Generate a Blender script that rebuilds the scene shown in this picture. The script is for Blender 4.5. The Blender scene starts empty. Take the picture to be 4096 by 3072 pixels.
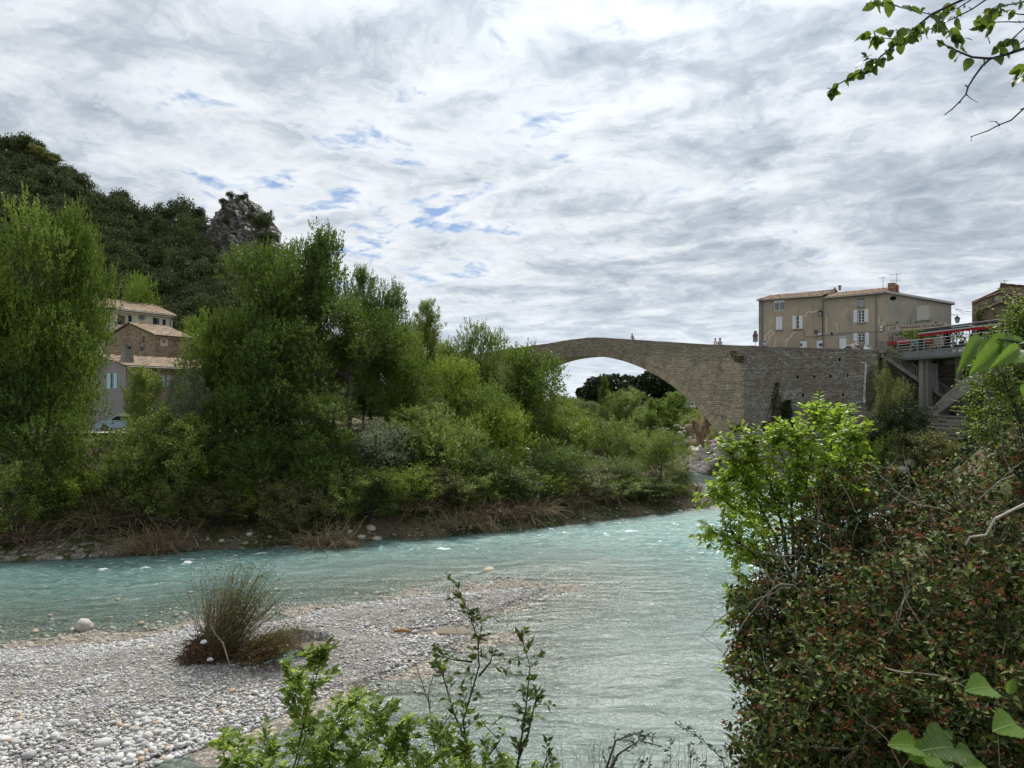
import bpy, math, random
import numpy as np
from mathutils import Vector, Matrix
sc = bpy.context.scene
col = sc.collection
PI = math.pi
FPX, HY, CH = 710.0, 397.5, 10.0        # focal length in px at 1024 wide, horizon row, eye height above the river

# ------------------------------------------------------------------ camera
cam_d = bpy.data.cameras.new('camera')
cam_d.sensor_width = 36.0
cam_d.lens = 36.0 * FPX / 1024
cam_d.shift_y = (HY - 384.0) / 1024
cam_d.clip_start = 0.05
cam_d.clip_end = 6000
cam_d.dof.use_dof = True
cam_d.dof.focus_distance = 45
cam_d.dof.aperture_fstop = 9.0
cam = bpy.data.objects.new('camera', cam_d)
cam.location = (0, 0, CH)
cam.rotation_euler = (PI / 2, 0, 0)
col.objects.link(cam)
sc.camera = cam

# ------------------------------------------------------------------ light
SUN_EL, SUN_AZ = math.radians(54), math.radians(14)      # azimuth clockwise from +Y
sunv = Vector((math.sin(SUN_AZ) * math.cos(SUN_EL), math.cos(SUN_AZ) * math.cos(SUN_EL), math.sin(SUN_EL)))
sl = bpy.data.lights.new('sun', 'SUN')
sl.energy = 3.0
sl.angle = math.radians(9)
sl.color = (1.0, 0.96, 0.9)
so = bpy.data.objects.new('sun', sl)
so.rotation_euler = sunv.to_track_quat('Z', 'Y').to_euler()
so.location = (0, 0, 60)
col.objects.link(so)
sc.view_settings.view_transform = 'Standard'
sc.view_settings.look = 'None'
sc.view_settings.exposure = 0.76
sc.view_settings.gamma = 1.0
sc.view_settings.use_curve_mapping = False
cy = sc.cycles
cy.max_bounces = 6; cy.diffuse_bounces = 3; cy.glossy_bounces = 2; cy.transmission_bounces = 4
cy.transparent_max_bounces = 8
cy.use_denoising = True
cy.sample_clamp_indirect = 4

# ------------------------------------------------------------------ node helpers
def NN(nt, t, ins=None, **kw):
    n = nt.nodes.new(t)
    for k, v in kw.items(): setattr(n, k, v)
    for k, v in (ins or {}).items():
        s = n.inputs[k]
        if isinstance(v, bpy.types.NodeSocket): nt.links.new(v, s)
        else: s.default_value = v
    return n
def mth(nt, op, a, b=0.0, c=0.0, clamp=False):
    n = NN(nt, 'ShaderNodeMath', {0: a, 1: b, 2: c}, operation=op, use_clamp=clamp)
    return n.outputs[0]
def noi(nt, vec, scale, detail=4.0, rough=0.55, dist=0.0, out=0):
    return NN(nt, 'ShaderNodeTexNoise', {'Vector': vec, 'Scale': scale, 'Detail': detail, 'Roughness': rough, 'Distortion': dist}).outputs[out]
def vmul(nt, vec, s):
    return NN(nt, 'ShaderNodeVectorMath', {0: vec, 1: s}, operation='MULTIPLY').outputs[0]
def vadd(nt, vec, s):
    return NN(nt, 'ShaderNodeVectorMath', {0: vec, 1: s}, operation='ADD').outputs[0]
def c4(c): return (c[0], c[1], c[2], 1.0)
def ramp(nt, fac, stops, interp='LINEAR'):
    n = NN(nt, 'ShaderNodeValToRGB', {0: fac})
    cr = n.color_ramp; cr.interpolation = interp
    while len(cr.elements) < len(stops): cr.elements.new(0.5)
    for e, (p, c) in zip(cr.elements, stops):
        e.position = p; e.color = c4(c) if not isinstance(c, (int, float)) else (c, c, c, 1)
    return n.outputs[0]
def mix(nt, fac, a, b, blend='MIX'):
    n = NN(nt, 'ShaderNodeMix', data_type='RGBA', blend_type=blend)
    for i, v in ((0, fac), (6, a), (7, b)):
        if isinstance(v, bpy.types.NodeSocket): nt.links.new(v, n.inputs[i])
        else: n.inputs[i].default_value = c4(v) if i and len(v) == 3 else v
    return n.outputs[2]
def sstep(nt, x, a, b):
    n = NN(nt, 'ShaderNodeMapRange', {0: x, 1: a, 2: b, 3: 0.0, 4: 1.0}, interpolation_type='SMOOTHSTEP')
    return n.outputs[0]
def bump(nt, h, s=0.5, d=0.05):
    return NN(nt, 'ShaderNodeBump', {'Height': h, 'Strength': s, 'Distance': d}).outputs[0]
def attr(nt, name): return NN(nt, 'ShaderNodeAttribute', attribute_name=name)
def piece_rnd(nt):
    a = attr(nt, 'rnd').outputs['Fac']
    r = NN(nt, 'ShaderNodeObjectInfo').outputs['Random']
    return mth(nt, 'FRACT', mth(nt, 'ADD', a, r))
def newmat(name):
    m = bpy.data.materials.new(name); m.use_nodes = True
    nt = m.node_tree
    b = nt.nodes['Principled BSDF']
    b.inputs['Specular IOR Level'].default_value = 0.12
    return m, nt, b
def pos(nt): return NN(nt, 'ShaderNodeNewGeometry').outputs['Position']
def L(nt, a, b): nt.links.new(a, b)

def simple(name, c, rough=0.8, var=0.25, scale=6.0, metal=0.0, bmp=0.2, bd=0.01, spec=0.14, emit=None):
    m, nt, b = newmat(name)
    p = pos(nt)
    n = noi(nt, p, scale, 5, 0.6)
    n2 = noi(nt, p, scale * 0.13, 3, 0.6)
    s = mth(nt, 'ADD', mth(nt, 'MULTIPLY', n, 0.6), mth(nt, 'MULTIPLY', n2, 0.4))
    lo = tuple(x * (1 - var) for x in c); hi = tuple(min(1, x * (1 + var)) for x in c)
    L(nt, ramp(nt, s, [(0.3, lo), (0.7, hi)]), b.inputs['Base Color'])
    b.inputs['Roughness'].default_value = rough
    b.inputs['Metallic'].default_value = metal
    b.inputs['Specular IOR Level'].default_value = spec
    if bmp: L(nt, bump(nt, n, bmp, bd), b.inputs['Normal'])
    if emit:
        b.inputs['Emission Color'].default_value = c4(emit[0]); b.inputs['Emission Strength'].default_value = emit[1]
    return m

# ------------------------------------------------------------------ world: blue Nishita sky behind a broken altocumulus layer
w = bpy.data.worlds.new('World'); sc.world = w; w.use_nodes = True
nt = w.node_tree; nt.nodes.clear()
wo = nt.nodes.new('ShaderNodeOutputWorld'); bg = nt.nodes.new('ShaderNodeBackground')
L(nt, bg.outputs[0], wo.inputs[0])
sky = NN(nt, 'ShaderNodeTexSky', sky_type='NISHITA', sun_disc=False, sun_elevation=SUN_EL, sun_rotation=SUN_AZ)
skyc = vmul(nt, sky.outputs[0], (0.085, 0.085, 0.085))
d = NN(nt, 'ShaderNodeTexCoord').outputs['Generated']
sep = NN(nt, 'ShaderNodeSeparateXYZ', {0: d})
zz = mth(nt, 'ADD', mth(nt, 'MAXIMUM', sep.outputs[2], 0.0), 0.13)
uv = NN(nt, 'ShaderNodeCombineXYZ', {0: mth(nt, 'DIVIDE', sep.outputs[0], zz), 1: mth(nt, 'DIVIDE', sep.outputs[1], zz), 2: 0.0}).outputs[0]
# rows of cloudlets run away to the right
rot = NN(nt, 'ShaderNodeMapping', {'Vector': uv, 'Rotation': (0, 0, math.radians(-52)), 'Scale': (1, 1, 1)}).outputs[0]
wv = vmul(nt, vadd(nt, noi(nt, uv, 1.3, 5, 0.6, 0.0, 1), (-0.5, -0.5, -0.5)), (0.45, 0.45, 0))
st = vmul(nt, vadd(nt, rot, wv), (1.2, 1.08, 1))
SUNOFF = (-0.035, 0.08, 0)
def density(v, det):
    a_ = noi(nt, v, 2.9, det, 0.60, 0.0); b_ = noi(nt, vadd(nt, v, (7.1, 2.2, 1.0)), 7.0, max(1, det - 2), 0.60, 0.0)
    return mth(nt, 'ADD', mth(nt, 'MULTIPLY', a_, 0.66), mth(nt, 'MULTIPLY', b_, 0.34))
d1 = density(st, 9); d1s = density(st, 4); d2s = density(vadd(nt, st, SUNOFF), 4)
big = noi(nt, vadd(nt, uv, (4.4, 15.2, 0)), 0.42, 3, 0.5, 0.0)
dens = mth(nt, 'ADD', d1, mth(nt, 'MULTIPLY', mth(nt, 'SUBTRACT', big, 0.5), 0.55))
cover = sstep(nt, dens, 0.290, 0.390)
light = mth(nt, 'MULTIPLY', mth(nt, 'SUBTRACT', d1s, d2s), 2.9)          # sides turned to the sun are brighter
thick = mth(nt, 'SUBTRACT', mth(nt, 'ADD', mth(nt, 'MULTIPLY', d1, 0.85), mth(nt, 'MULTIPLY', big, 0.35)), mth(nt, 'MULTIPLY', light, 0.30))
tone = ramp(nt, thick, [(0.43, (0.80, 0.825, 0.85)), (0.53, (0.64, 0.68, 0.725)), (0.63, (0.46, 0.51, 0.575)), (0.76, (0.30, 0.35, 0.42))])
rim = mth(nt, 'SUBTRACT', 1.0, sstep(nt, dens, 0.40, 0.50))
tone = mix(nt, mth(nt, 'MULTIPLY', rim, 0.45), tone, (0.80, 0.84, 0.88))
dt = NN(nt, 'ShaderNodeVectorMath', {0: d, 1: tuple(sunv)}, operation='DOT_PRODUCT').outputs['Value']
glow = mth(nt, 'POWER', mth(nt, 'MAXIMUM', dt, 0.0), 12.0)
tone = vmul(nt, tone, NN(nt, 'ShaderNodeCombineXYZ', {i: mth(nt, 'ADD', 0.68, mth(nt, 'MULTIPLY', glow, 0.74)) for i in range(3)}).outputs[0])
haz = mth(nt, 'SUBTRACT', 1.0, sstep(nt, sep.outputs[2], 0.0, 0.20))
blue = mix(nt, mth(nt, 'MULTIPLY', haz, 0.7), mix(nt, 0.7, skyc, (0.13, 0.22, 0.39)), (0.40, 0.49, 0.58))
skyall = mix(nt, cover, blue, tone)
skyall = mix(nt, mth(nt, 'MULTIPLY', haz, 0.42), skyall, (0.57, 0.63, 0.69))
L(nt, skyall, bg.inputs[0]); bg.inputs[1].default_value = 1.0
w.cycles.sampling_method = 'MANUAL'; w.cycles.sample_map_resolution = 512

# ------------------------------------------------------------------ geometry helpers
RS = np.random.RandomState
def np_mesh(name, V, F, rnd=None, smooth=False, extra=None):
    V = np.asarray(V, np.float32); F = np.asarray(F, np.int32)
    me = bpy.data.meshes.new(name)
    nf, k = F.shape
    me.vertices.add(len(V)); me.loops.add(nf * k); me.polygons.add(nf)
    me.vertices.foreach_set('co', V.ravel())
    me.polygons.foreach_set('loop_start', np.arange(0, nf * k, k, dtype=np.int32))
    me.loops.foreach_set('vertex_index', F.ravel())
    me.update(calc_edges=True)
    if smooth: me.polygons.foreach_set('use_smooth', np.ones(nf, bool))
    ex = dict(extra or {})
    if rnd is not None: ex['rnd'] = rnd
    for kk, v in ex.items():
        a = me.attributes.new(kk, 'FLOAT', 'POINT'); a.data.foreach_set('value', np.asarray(v, np.float32))
    return me
class MB:
    "collects polygons for one mesh"
    def __init__(s): s.v = []; s.f = []
    def add(s, vs, fs):
        b = len(s.v); s.v += [tuple(p) for p in vs]; s.f += [tuple(i + b for i in f) for f in fs]
    def quad(s, a, b, c, d): s.add([a, b, c, d], [(0, 1, 2, 3)])
    def box(s, x0, x1, y0, y1, z0, z1):
        s.add([(x0, y0, z0), (x1, y0, z0), (x1, y1, z0), (x0, y1, z0), (x0, y0, z1), (x1, y0, z1), (x1, y1, z1), (x0, y1, z1)],
              [(0, 3, 2, 1), (4, 5, 6, 7), (0, 1, 5, 4), (1, 2, 6, 5), (2, 3, 7, 6), (3, 0, 4, 7)])
    def prism(s, poly, y0, y1):
        "polygon in (x,z), extruded along y"
        n = len(poly)
        s.add([(x, y0, z) for x, z in poly] + [(x, y1, z) for x, z in poly],
              [tuple(range(n)), tuple(range(2 * n - 1, n - 1, -1))] + [(i, n + i, n + (i + 1) % n, (i + 1) % n) for i in range(n)])
    def hexa(s, lo, hi):
        "eight corners: four lower, four upper"
        s.add(list(lo) + list(hi), [(0, 3, 2, 1), (4, 5, 6, 7), (0, 1, 5, 4), (1, 2, 6, 5), (2, 3, 7, 6), (3, 0, 4, 7)])
    def tube(s, pts, rads, n=6, cap=True):
        pts = [Vector(p) for p in pts]
        if isinstance(rads, (int, float)): rads = [rads] * len(pts)
        b = len(s.v); up = Vector((0.13, 0.27, 0.95))
        for i, p in enumerate(pts):
            t = (pts[min(i + 1, len(pts) - 1)] - pts[max(i - 1, 0)])
            t = t.normalized() if t.length > 1e-9 else Vector((0, 0, 1))
            if abs(t.dot(up)) > 0.95: up = Vector((1, 0.1, 0))
            a = t.cross(up).normalized(); c = t.cross(a).normalized(); 
            for j in range(n):
                an = 2 * PI * j / n
                q = p + (a * math.cos(an) + c * math.sin(an)) * rads[i]
                s.v.append((q.x, q.y, q.z))
        for i in range(len(pts) - 1):
            for j in range(n):
                s.f.append((b + i * n + j, b + i * n + (j + 1) % n, b + (i + 1) * n + (j + 1) % n, b + (i + 1) * n + j))
        if cap:
            s.f.append(tuple(b + j for j in range(n))[::-1]); s.f.append(tuple(b + (len(pts) - 1) * n + j for j in range(n)))
    def mesh(s, name, smooth=False):
        me = bpy.data.meshes.new(name); me.from_pydata(s.v, [], s.f); me.update()
        if smooth: me.polygons.foreach_set('use_smooth', [True] * len(me.polygons))
        return me
def obj(name, me, mat=None, parent=None, kind=None, label=None, cat=None, group=None, loc=None):
    o = bpy.data.objects.new(name, me)
    if isinstance(me, MB): raise TypeError
    if mat is not None and me is not None and len(me.materials) == 0: me.materials.append(mat)
    col.objects.link(o)
    if parent is not None: o.parent = parent
    if loc is not None: o.location = loc
    for k, v in (('kind', kind), ('label', label), ('category', cat), ('group', group)):
        if v: o[k] = v
    return o
def part(name, mb, mat, parent, kind=None, label=None, smooth=False):
    return obj(name, mb.mesh(name, smooth), mat, parent, kind=kind, label=label)
def thing(name, label, cat, loc=(0, 0, 0), rz=0.0, group=None):
    o = obj(name, None, None, None, label=label, cat=cat, group=group, loc=loc)
    o.rotation_euler = (0, 0, rz); o.empty_display_size = 0.3
    return o
def struct(name, me, mat): return obj(name, me, mat, kind='structure')
def copy_tree(o, parent=None):
    c = o.copy(); col.objects.link(c)
    if parent is not None: c.parent = parent
    for ch in [x for x in o.children]: copy_tree(ch, c)
    return c
def W(px, py, Y):
    "a point of the place, from the direction it is seen in and its distance"
    return Vector(((px - 512) / FPX * Y, Y, CH - (py - HY) / FPX * Y))
def WS(sx, sy, Y): return W(sx / 4, sy / 4, Y)
def G(px, py, z=0.0):
    Y = (CH - z) * FPX / (py - HY)
    return ((px - 512) / FPX * Y, Y)
class Frame:
    "a vertical wall: s runs along it, off away from the camera"
    def __init__(f, ax, ay, ux, uy):
        l = math.hypot(ux, uy); f.ax, f.ay, f.ux, f.uy = ax, ay, ux / l, uy / l
        f.nx, f.ny = -f.uy, f.ux; f.th = math.atan2(f.uy, f.ux)
    def fs(f, sx, sy, off=0.0):
        t = (sx / 4 - 512) / FPX; bx = f.ax + off * f.nx; by = f.ay + off * f.ny
        s = (t * by - bx) / (f.ux - t * f.uy); Y = by + s * f.uy
        return s, CH - (sy / 4 - HY) / FPX * Y
    def w(f, s, off, z): return Vector((f.ax + s * f.ux + off * f.nx, f.ay + s * f.uy + off * f.ny, z))
    def thing(f, name, label, cat, group=None): return thing(name, label, cat, (f.ax, f.ay, 0), f.th, group)

def pieces(parent, name, variants, vid, mats4, mat, N=0, stuff=None, rs=None, smooth=False, order=None, lab=None):
    """variants: list of (V, F) numpy unit shapes; mats4: (n,4,4). The first N of `order` become parts of their own, the rest one part."""
    n = len(mats4); vid = np.asarray(vid)
    if order is None: order = np.arange(n)
    single = order[:N]; rest = order[N:]
    rs = rs or RS(5)
    if len(single):
        mes = [None] * len(variants)
        for i in single:
            k = vid[i]
            if mes[k] is None:
                mes[k] = np_mesh(name, variants[k][0], variants[k][1], smooth=smooth)
                mes[k].materials.append(mat)
            o = bpy.data.objects.new(name, mes[k]); col.objects.link(o); o.parent = parent
            o.matrix_local = Matrix([list(map(float, r)) for r in mats4[i]])
    if len(rest):
        VV, FF, RR = [], [], []; b = 0
        for k, (V, F) in enumerate(variants):
            idx = rest[vid[rest] == k]
            if not len(idx): continue
            Mk = mats4[idx]
            P = np.einsum('nij,vj->nvi', Mk[:, :3, :3], V) + Mk[:, None, :3, 3]
            VV.append(P.reshape(-1, 3)); nv = len(V)
            FF.append((F[None] + (np.arange(len(idx)) * nv)[:, None, None] + b).reshape(-1, F.shape[1])); b += len(idx) * nv
            RR.append(np.repeat(rs.rand(len(idx)), nv))
        me = np_mesh(stuff or name, np.concatenate(VV), np.concatenate(FF), np.concatenate(RR), smooth)
        o = obj(stuff or name, me, mat, parent, kind='stuff')
        return o
def eul(rx, ry, rz):
    "batch of rotation matrices"
    cx, sx, cy_, sy, cz, sz = np.cos(rx), np.sin(rx), np.cos(ry), np.sin(ry), np.cos(rz), np.sin(rz)
    R = np.empty((len(cx), 3, 3))
    R[:, 0, 0] = cz * cy_; R[:, 0, 1] = cz * sy * sx - sz * cx; R[:, 0, 2] = cz * sy * cx + sz * sx
    R[:, 1, 0] = sz * cy_; R[:, 1, 1] = sz * sy * sx + cz * cx; R[:, 1, 2] = sz * sy * cx - cz * sx
    R[:, 2, 0] = -sy; R[:, 2, 1] = cy_ * sx; R[:, 2, 2] = cy_ * cx
    return R
def m4(R, S, T):
    n = len(T); M_ = np.zeros((n, 4, 4)); M_[:, :3, :3] = R * np.asarray(S).reshape(n, 1, -1); M_[:, :3, 3] = T; M_[:, 3, 3] = 1
    return M_

# ------------------------------------------------------------------ numpy gradient noise
_ph = RS(11).rand(512, 2) * 2 - 1; _ph /= np.linalg.norm(_ph, axis=1)[:, None]
_pm = np.concatenate([RS(12).permutation(512)] * 3)
def gnoise(x, y):
    xi = np.floor(x).astype(int); yi = np.floor(y).astype(int); xf = x - xi; yf = y - yi
    def g(ix, iy, fx, fy):
        v = _ph[_pm[(_pm[ix % 512] + iy) % 512]]; return v[..., 0] * fx + v[..., 1] * fy
    ux = xf * xf * xf * (xf * (xf * 6 - 15) + 10); uy = yf * yf * yf * (yf * (yf * 6 - 15) + 10)
    a = g(xi, yi, xf, yf); b = g(xi + 1, yi, xf - 1, yf); c = g(xi, yi + 1, xf, yf - 1); e = g(xi + 1, yi + 1, xf - 1, yf - 1)
    return ((a + (b - a) * ux) + ((c + (e - c) * ux) - (a + (b - a) * ux)) * uy) * 1.5
def fbm(x, y, o=4, g=0.5):
    s = 0; a = 1
    for i in range(o): s = s + a * gnoise(x * 2 ** i + 17.3 * i, y * 2 ** i - 9.1 * i); a *= g
    return s
def sdist(P, X, Y):
    "signed distance to polygon P, positive inside"
    P = np.asarray(P, float); Q = np.roll(P, -1, 0)
    best = np.full(X.shape, 1e18); inside = np.zeros(X.shape, bool)
    for (ax, ay), (bx, by) in zip(P, Q):
        ex, ey = bx - ax, by - ay; wx, wy = X - ax, Y - ay
        t = np.clip((wx * ex + wy * ey) / (ex * ex + ey * ey + 1e-12), 0, 1)
        best = np.minimum(best, (wx - t * ex) ** 2 + (wy - t * ey) ** 2)
        cnd = ((ay > Y) != (by > Y)) & (X < (bx - ax) * (Y - ay) / ((by - ay) if by != ay else 1e-12) + ax)
        inside ^= cnd
    dd = np.sqrt(best)
    return np.where(inside, dd, -dd)
def rock_shape(seed, sub=1, rough=0.25, flat=1.0):
    import bmesh
    bm = bmesh.new()
    if sub: bmesh.ops.create_icosphere(bm, subdivisions=sub, radius=1)
    else:
        q = [bm.verts.new(c) for c in ((1, 0, 0), (0, 1, 0), (-1, 0, 0), (0, -1, 0), (0, 0, 1), (0, 0, -1))]
        for a, b in ((0, 1), (1, 2), (2, 3), (3, 0)): bm.faces.new((q[a], q[b], q[4])); bm.faces.new((q[b], q[a], q[5]))
        bm.verts.index_update()
    r = RS(seed)
    V = np.array([v.co[:] for v in bm.verts]); F = np.array([[v.index for v in f.verts] for f in bm.faces])
    bm.free()
    for i in range(5):
        dr = r.randn(3); dr /= np.linalg.norm(dr); h = 0.62 + 0.25 * r.rand()
        dd = V @ dr; V = V - np.outer(np.maximum(dd - h, 0), dr)
    V = V * (1 + rough * 0.4 * r.randn(len(V))[:, None] * 0.5)
    V[:, 2] *= flat
    return V, F
# ================================================================== LAND AND WATER
K = 1024 / 2212.0
def g2(pts): return [G(x * K, y * K) for x, y in pts]
LB = g2([(0, 1210), (150, 1205), (300, 1192), (450, 1183), (560, 1183), (640, 1170), (700, 1176), (760, 1174), (830, 1160), (900, 1164), (1000, 1150), (1100, 1146),
         (1200, 1134), (1300, 1123), (1400, 1111), (1480, 1099), (1530, 1097), (1545, 1082), (1512, 1064), (1492, 1045), (1480, 1022)])
LEFT = [(-160, 47), (-60, 45)] + LB + [(14, 106), (0, 125), (-12, 143), (-35, 165), (-90, 180), (-260, 200)]
BAR = [(-60, 31), (-36, 29.5)] + g2([(0, 1405), (100, 1403), (200, 1396), (300, 1386), (380, 1368), (430, 1350), (520, 1352), (600, 1345), (650, 1334), (700, 1320), (800, 1305),
          (900, 1291), (1000, 1283), (1100, 1276), (1180, 1271), (1150, 1288), (1100, 1303), (1050, 1322), (1010, 1340), (950, 1352), (880, 1362), (840, 1370), (880, 1378), (960, 1374), (1000, 1380), (960, 1400), (900, 1420),
          (860, 1442), (800, 1465), (740, 1480), (650, 1512), (600, 1535), (530, 1570), (450, 1600), (380, 1620), (300, 1650), (240, 1690)]) + [(-12.5, 15.5), (-18, 13), (-60, 14)]
RIGHT = [(26, 91), (34.5, 84.5), (37, 79), (38, 70), (31, 58), (21, 45), (14.5, 34), (11, 26), (8.2, 19), (5.6, 13), (3.6, 8), (2.6, 5.6), (-10, 4.6), (-60, 4.2), (-60, -60), (300, -60), (300, 420),
         (-300, 420), (-300, 230), (-90, 212), (-30, 188), (-2, 158), (13, 128), (22, 104), (24, 97)]
PIT = g2([(505, 1425), (540, 1408), (620, 1398), (690, 1400), (700, 1418), (640, 1442), (580, 1450), (520, 1445)])
BF = Frame(28.0, 92.0, .74, -.673)                # front face of the bridge; s = 0 at the springing
def ss(x, a, b):
    t = np.clip((x - a) / (b - a), 0, 1); return t * t * (3 - 2 * t)
def H(X, Y):
    X = np.asarray(X, float); Y = np.asarray(Y, float)
    dl = sdist(LEFT, X, Y); db = sdist(BAR, X, Y); dr = sdist(RIGHT, X, Y); dp = sdist(PIT, X, Y)
    n1 = fbm(X * .35, Y * .35, 4); n2 = fbm(X * 1.4 + 9, Y * 1.4, 3)
    # bed
    do = np.minimum(-dl, -dr)
    bed = -np.minimum(1.5, np.minimum(0.02 + .012 * np.maximum(-db, 0) + 0.0036 * np.maximum(-db, 0) ** 2, .05 + .35 * np.maximum(do, 0)))
    near = ss(Y, 44, 26) * ss(X, -3, 3)
    bed = bed * (1 - near) + near * np.maximum(bed, -.42 - .15 * n1)
    z = bed + .04 * n1
    bar = .035 + np.minimum(.5, .16 * db) * (1 + .25 * n1) + .03 * n2
    z = np.where(db > 0, np.maximum(bar, 0.03), z)
    z = np.where(dp > -.35, np.minimum(z, .28 - (dp + .35) * 1.1), z)
    up = ss(Y, 50, 61) * ss(X, -3, -12)
    lz = .10 + np.minimum(1.5, .42 * dl) + .25 * n1 * np.clip(dl * .3, 0, 1) + .07 * n2
    lz = lz + (6.9 - lz) * up
    z = np.where(dl > 0, lz, z)
    nearcam = ss(Y, 60, 30)
    prof = .95 * dr + 1.3 * dr * ss(Y, 30, 14)
    top = 8.3 * nearcam + 8.1 * (1 - nearcam)
    far = ss(Y, 96, 104) * ss(X, 60, 45)
    prof = prof * (1 - far) + far * (.42 * dr)
    top = top * (1 - far) + 7.4 * far
    rz = .1 + np.minimum(top, prof) + .3 * n1 * np.clip(dr * .3, 0, 1) * (1 - .8 * ss(dr, 9, 14))
    z = np.where(dr > 0, rz, z)
    return z
def grid_mesh(xs, ys, fn, name, keep=None, smooth=True, extra=None):
    X, Y = np.meshgrid(xs, ys); Z = fn(X, Y)
    ny, nx = X.shape; I = np.arange(ny * nx).reshape(ny, nx)
    F = np.stack([I[:-1, :-1], I[:-1, 1:], I[1:, 1:], I[1:, :-1]], -1).reshape(-1, 4)
    V = np.stack([X, Y, Z], -1).reshape(-1, 3)
    if keep is not None:
        kk = keep(X, Y, Z).reshape(-1); F = F[kk[F].all(1)]
        used = np.zeros(len(V), bool); used[F.ravel()] = True
        mp = np.cumsum(used) - 1; V = V[used]; F = mp[F]
    return np_mesh(name, V, F, smooth=smooth)

# materials
def m_ground():
    m, nt, b = newmat('earth_and_grass'); p = pos(nt)
    n = noi(nt, p, .5, 6, .6); f = noi(nt, p, 7, 6, .65)
    earth = ramp(nt, f, [(.3, (.06, .045, .03)), (.7, (.21, .17, .115))])
    grass = ramp(nt, f, [(.3, (.025, .035, .010)), (.7, (.085, .10, .03))])
    L(nt, mix(nt, sstep(nt, n, .44, .56), earth, grass), b.inputs[0]); b.inputs['Roughness'].default_value = .95
    L(nt, bump(nt, f, .9, .15), b.inputs['Normal']); return m
def m_bed(name, tint, wet):
    m, nt, b = newmat(name); p = pos(nt)
    v = NN(nt, 'ShaderNodeTexVoronoi', {'Vector': vadd(nt, p, vmul(nt, noi(nt, p, 3, 2, .5, 0, 1), (.2, .2, .2))), 'Scale': 6.5, 'Randomness': 1.0})
    v2 = NN(nt, 'ShaderNodeTexVoronoi', {'Vector': p, 'Scale': 17.0})
    h = mth(nt, 'ADD', mth(nt, 'MULTIPLY', v.outputs['Distance'], .7), mth(nt, 'MULTIPLY', v2.outputs['Distance'], .35))
    cc = NN(nt, 'ShaderNodeSeparateColor', {0: v.outputs['Color']}).outputs[0]
    base = ramp(nt, cc, [(0, tuple(x * .45 for x in tint)), (.5, tint), (.8, tuple(x * 1.35 for x in tint)), (1, (.5, .48, .44))])
    base = mix(nt, sstep(nt, h, .28, .75), base, tuple(x * .32 for x in tint))
    L(nt, mix(nt, mth(nt, 'MULTIPLY', noi(nt, p, .6, 4, .6), .5), base, tuple(x * .6 for x in tint)), b.inputs[0])
    b.inputs['Roughness'].default_value = .85
    L(nt, bump(nt, mth(nt, 'SUBTRACT', 1.0, h), .8, .08), b.inputs['Normal']); return m
M_GROUND = m_ground(); M_BED = m_bed('river_bed', (.34, .305, .25), 1); M_GRAV = m_bed('gravel_ground', (.33, .31, .28), 0)
def m_grassland():
    m, nt, b = newmat('rough_grass'); p = pos(nt); f = noi(nt, p, 3, 6, .65); n = noi(nt, p, .22, 3)
    L(nt, mix(nt, n, ramp(nt, f, [(.3, (.035, .055, .013)), (.7, (.11, .15, .04))]), (.13, .13, .06)), b.inputs[0])
    b.inputs['Roughness'].default_value = .95; L(nt, bump(nt, f, 1, .2), b.inputs['Normal']); return m
M_GRASSL = m_grassland()
def m_pebble():
    m, nt, b = newmat('river_pebble'); r = piece_rnd(nt); p = pos(nt)
    c = ramp(nt, r, [(0, (.24, .24, .245)), (.2, (.38, .38, .385)), (.5, (.50, .50, .49)), (.8, (.60, .595, .575)), (.95, (.52, .48, .42)), (.995, (.45, .30, .18))])
    f = noi(nt, p, 22, 4, .6)
    L(nt, mix(nt, mth(nt, 'MULTIPLY', f, .35), c, (.25, .24, .22)), b.inputs[0]); b.inputs['Roughness'].default_value = .8
    return m
M_PEB = m_pebble()
M_ROCK = simple('limestone_rock', (.36, .33, .29), .9, .45, 3.0, bmp=.8, bd=.08)
M_WROCK = simple('white_limestone_rock', (.46, .42, .37), .9, .4, 3.0, bmp=.8, bd=.08)

# near patch with the gravel bar; coarse sheets beyond
NX0, NX1, NY0, NY1 = -42.0, 22.0, 12.0, 47.0
xs = np.arange(NX0, NX1 + .01, .2); ys = np.arange(NY0, NY1 + .01, .2)
struct('gravel_bar', grid_mesh(xs, ys, H, 'gravel_bar', lambda X, Y, Z: sdist(BAR, X, Y) > -.5), M_GRAV)
struct('riverbed', grid_mesh(xs, ys, H, 'riverbed', lambda X, Y, Z: (sdist(BAR, X, Y) <= .2) & (sdist(RIGHT, X, Y) <= .4)), M_BED)
cxs = np.arange(-120, 130.1, 1.0); cys = np.arange(-16, 240.1, 1.0)
def outside(X, Y): return ~((X > NX0 + .5) & (X < NX1 - .5) & (Y > NY0 + .5) & (Y < NY1 - .5))
def Hg(X, Y): return H(X, Y)
def is_land(X, Y): return (sdist(LEFT, X, Y) > -1.3) | (sdist(RIGHT, X, Y) > -1.3)
fxs = np.arange(-120, 130.1, 1.0)
bankx = np.arange(-60, 44.1, .4); banky = np.arange(38, 112.1, .4)
def inbank(X, Y): return (X > -60.1) & (X < 44.1) & (Y > 37.9) & (Y < 112.1)
struct('ground', grid_mesh(cxs, cys, lambda X, Y: H(X, Y), 'ground', lambda X, Y, Z: is_land(X, Y) & ~((X > -59.5) & (X < 43.5) & (Y > 38.5) & (Y < 111.5))), M_GROUND)
struct('river_bank', grid_mesh(bankx, banky, lambda X, Y: H(X, Y) + .006, 'river_bank', lambda X, Y, Z: is_land(X, Y)), M_GROUND)
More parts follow.
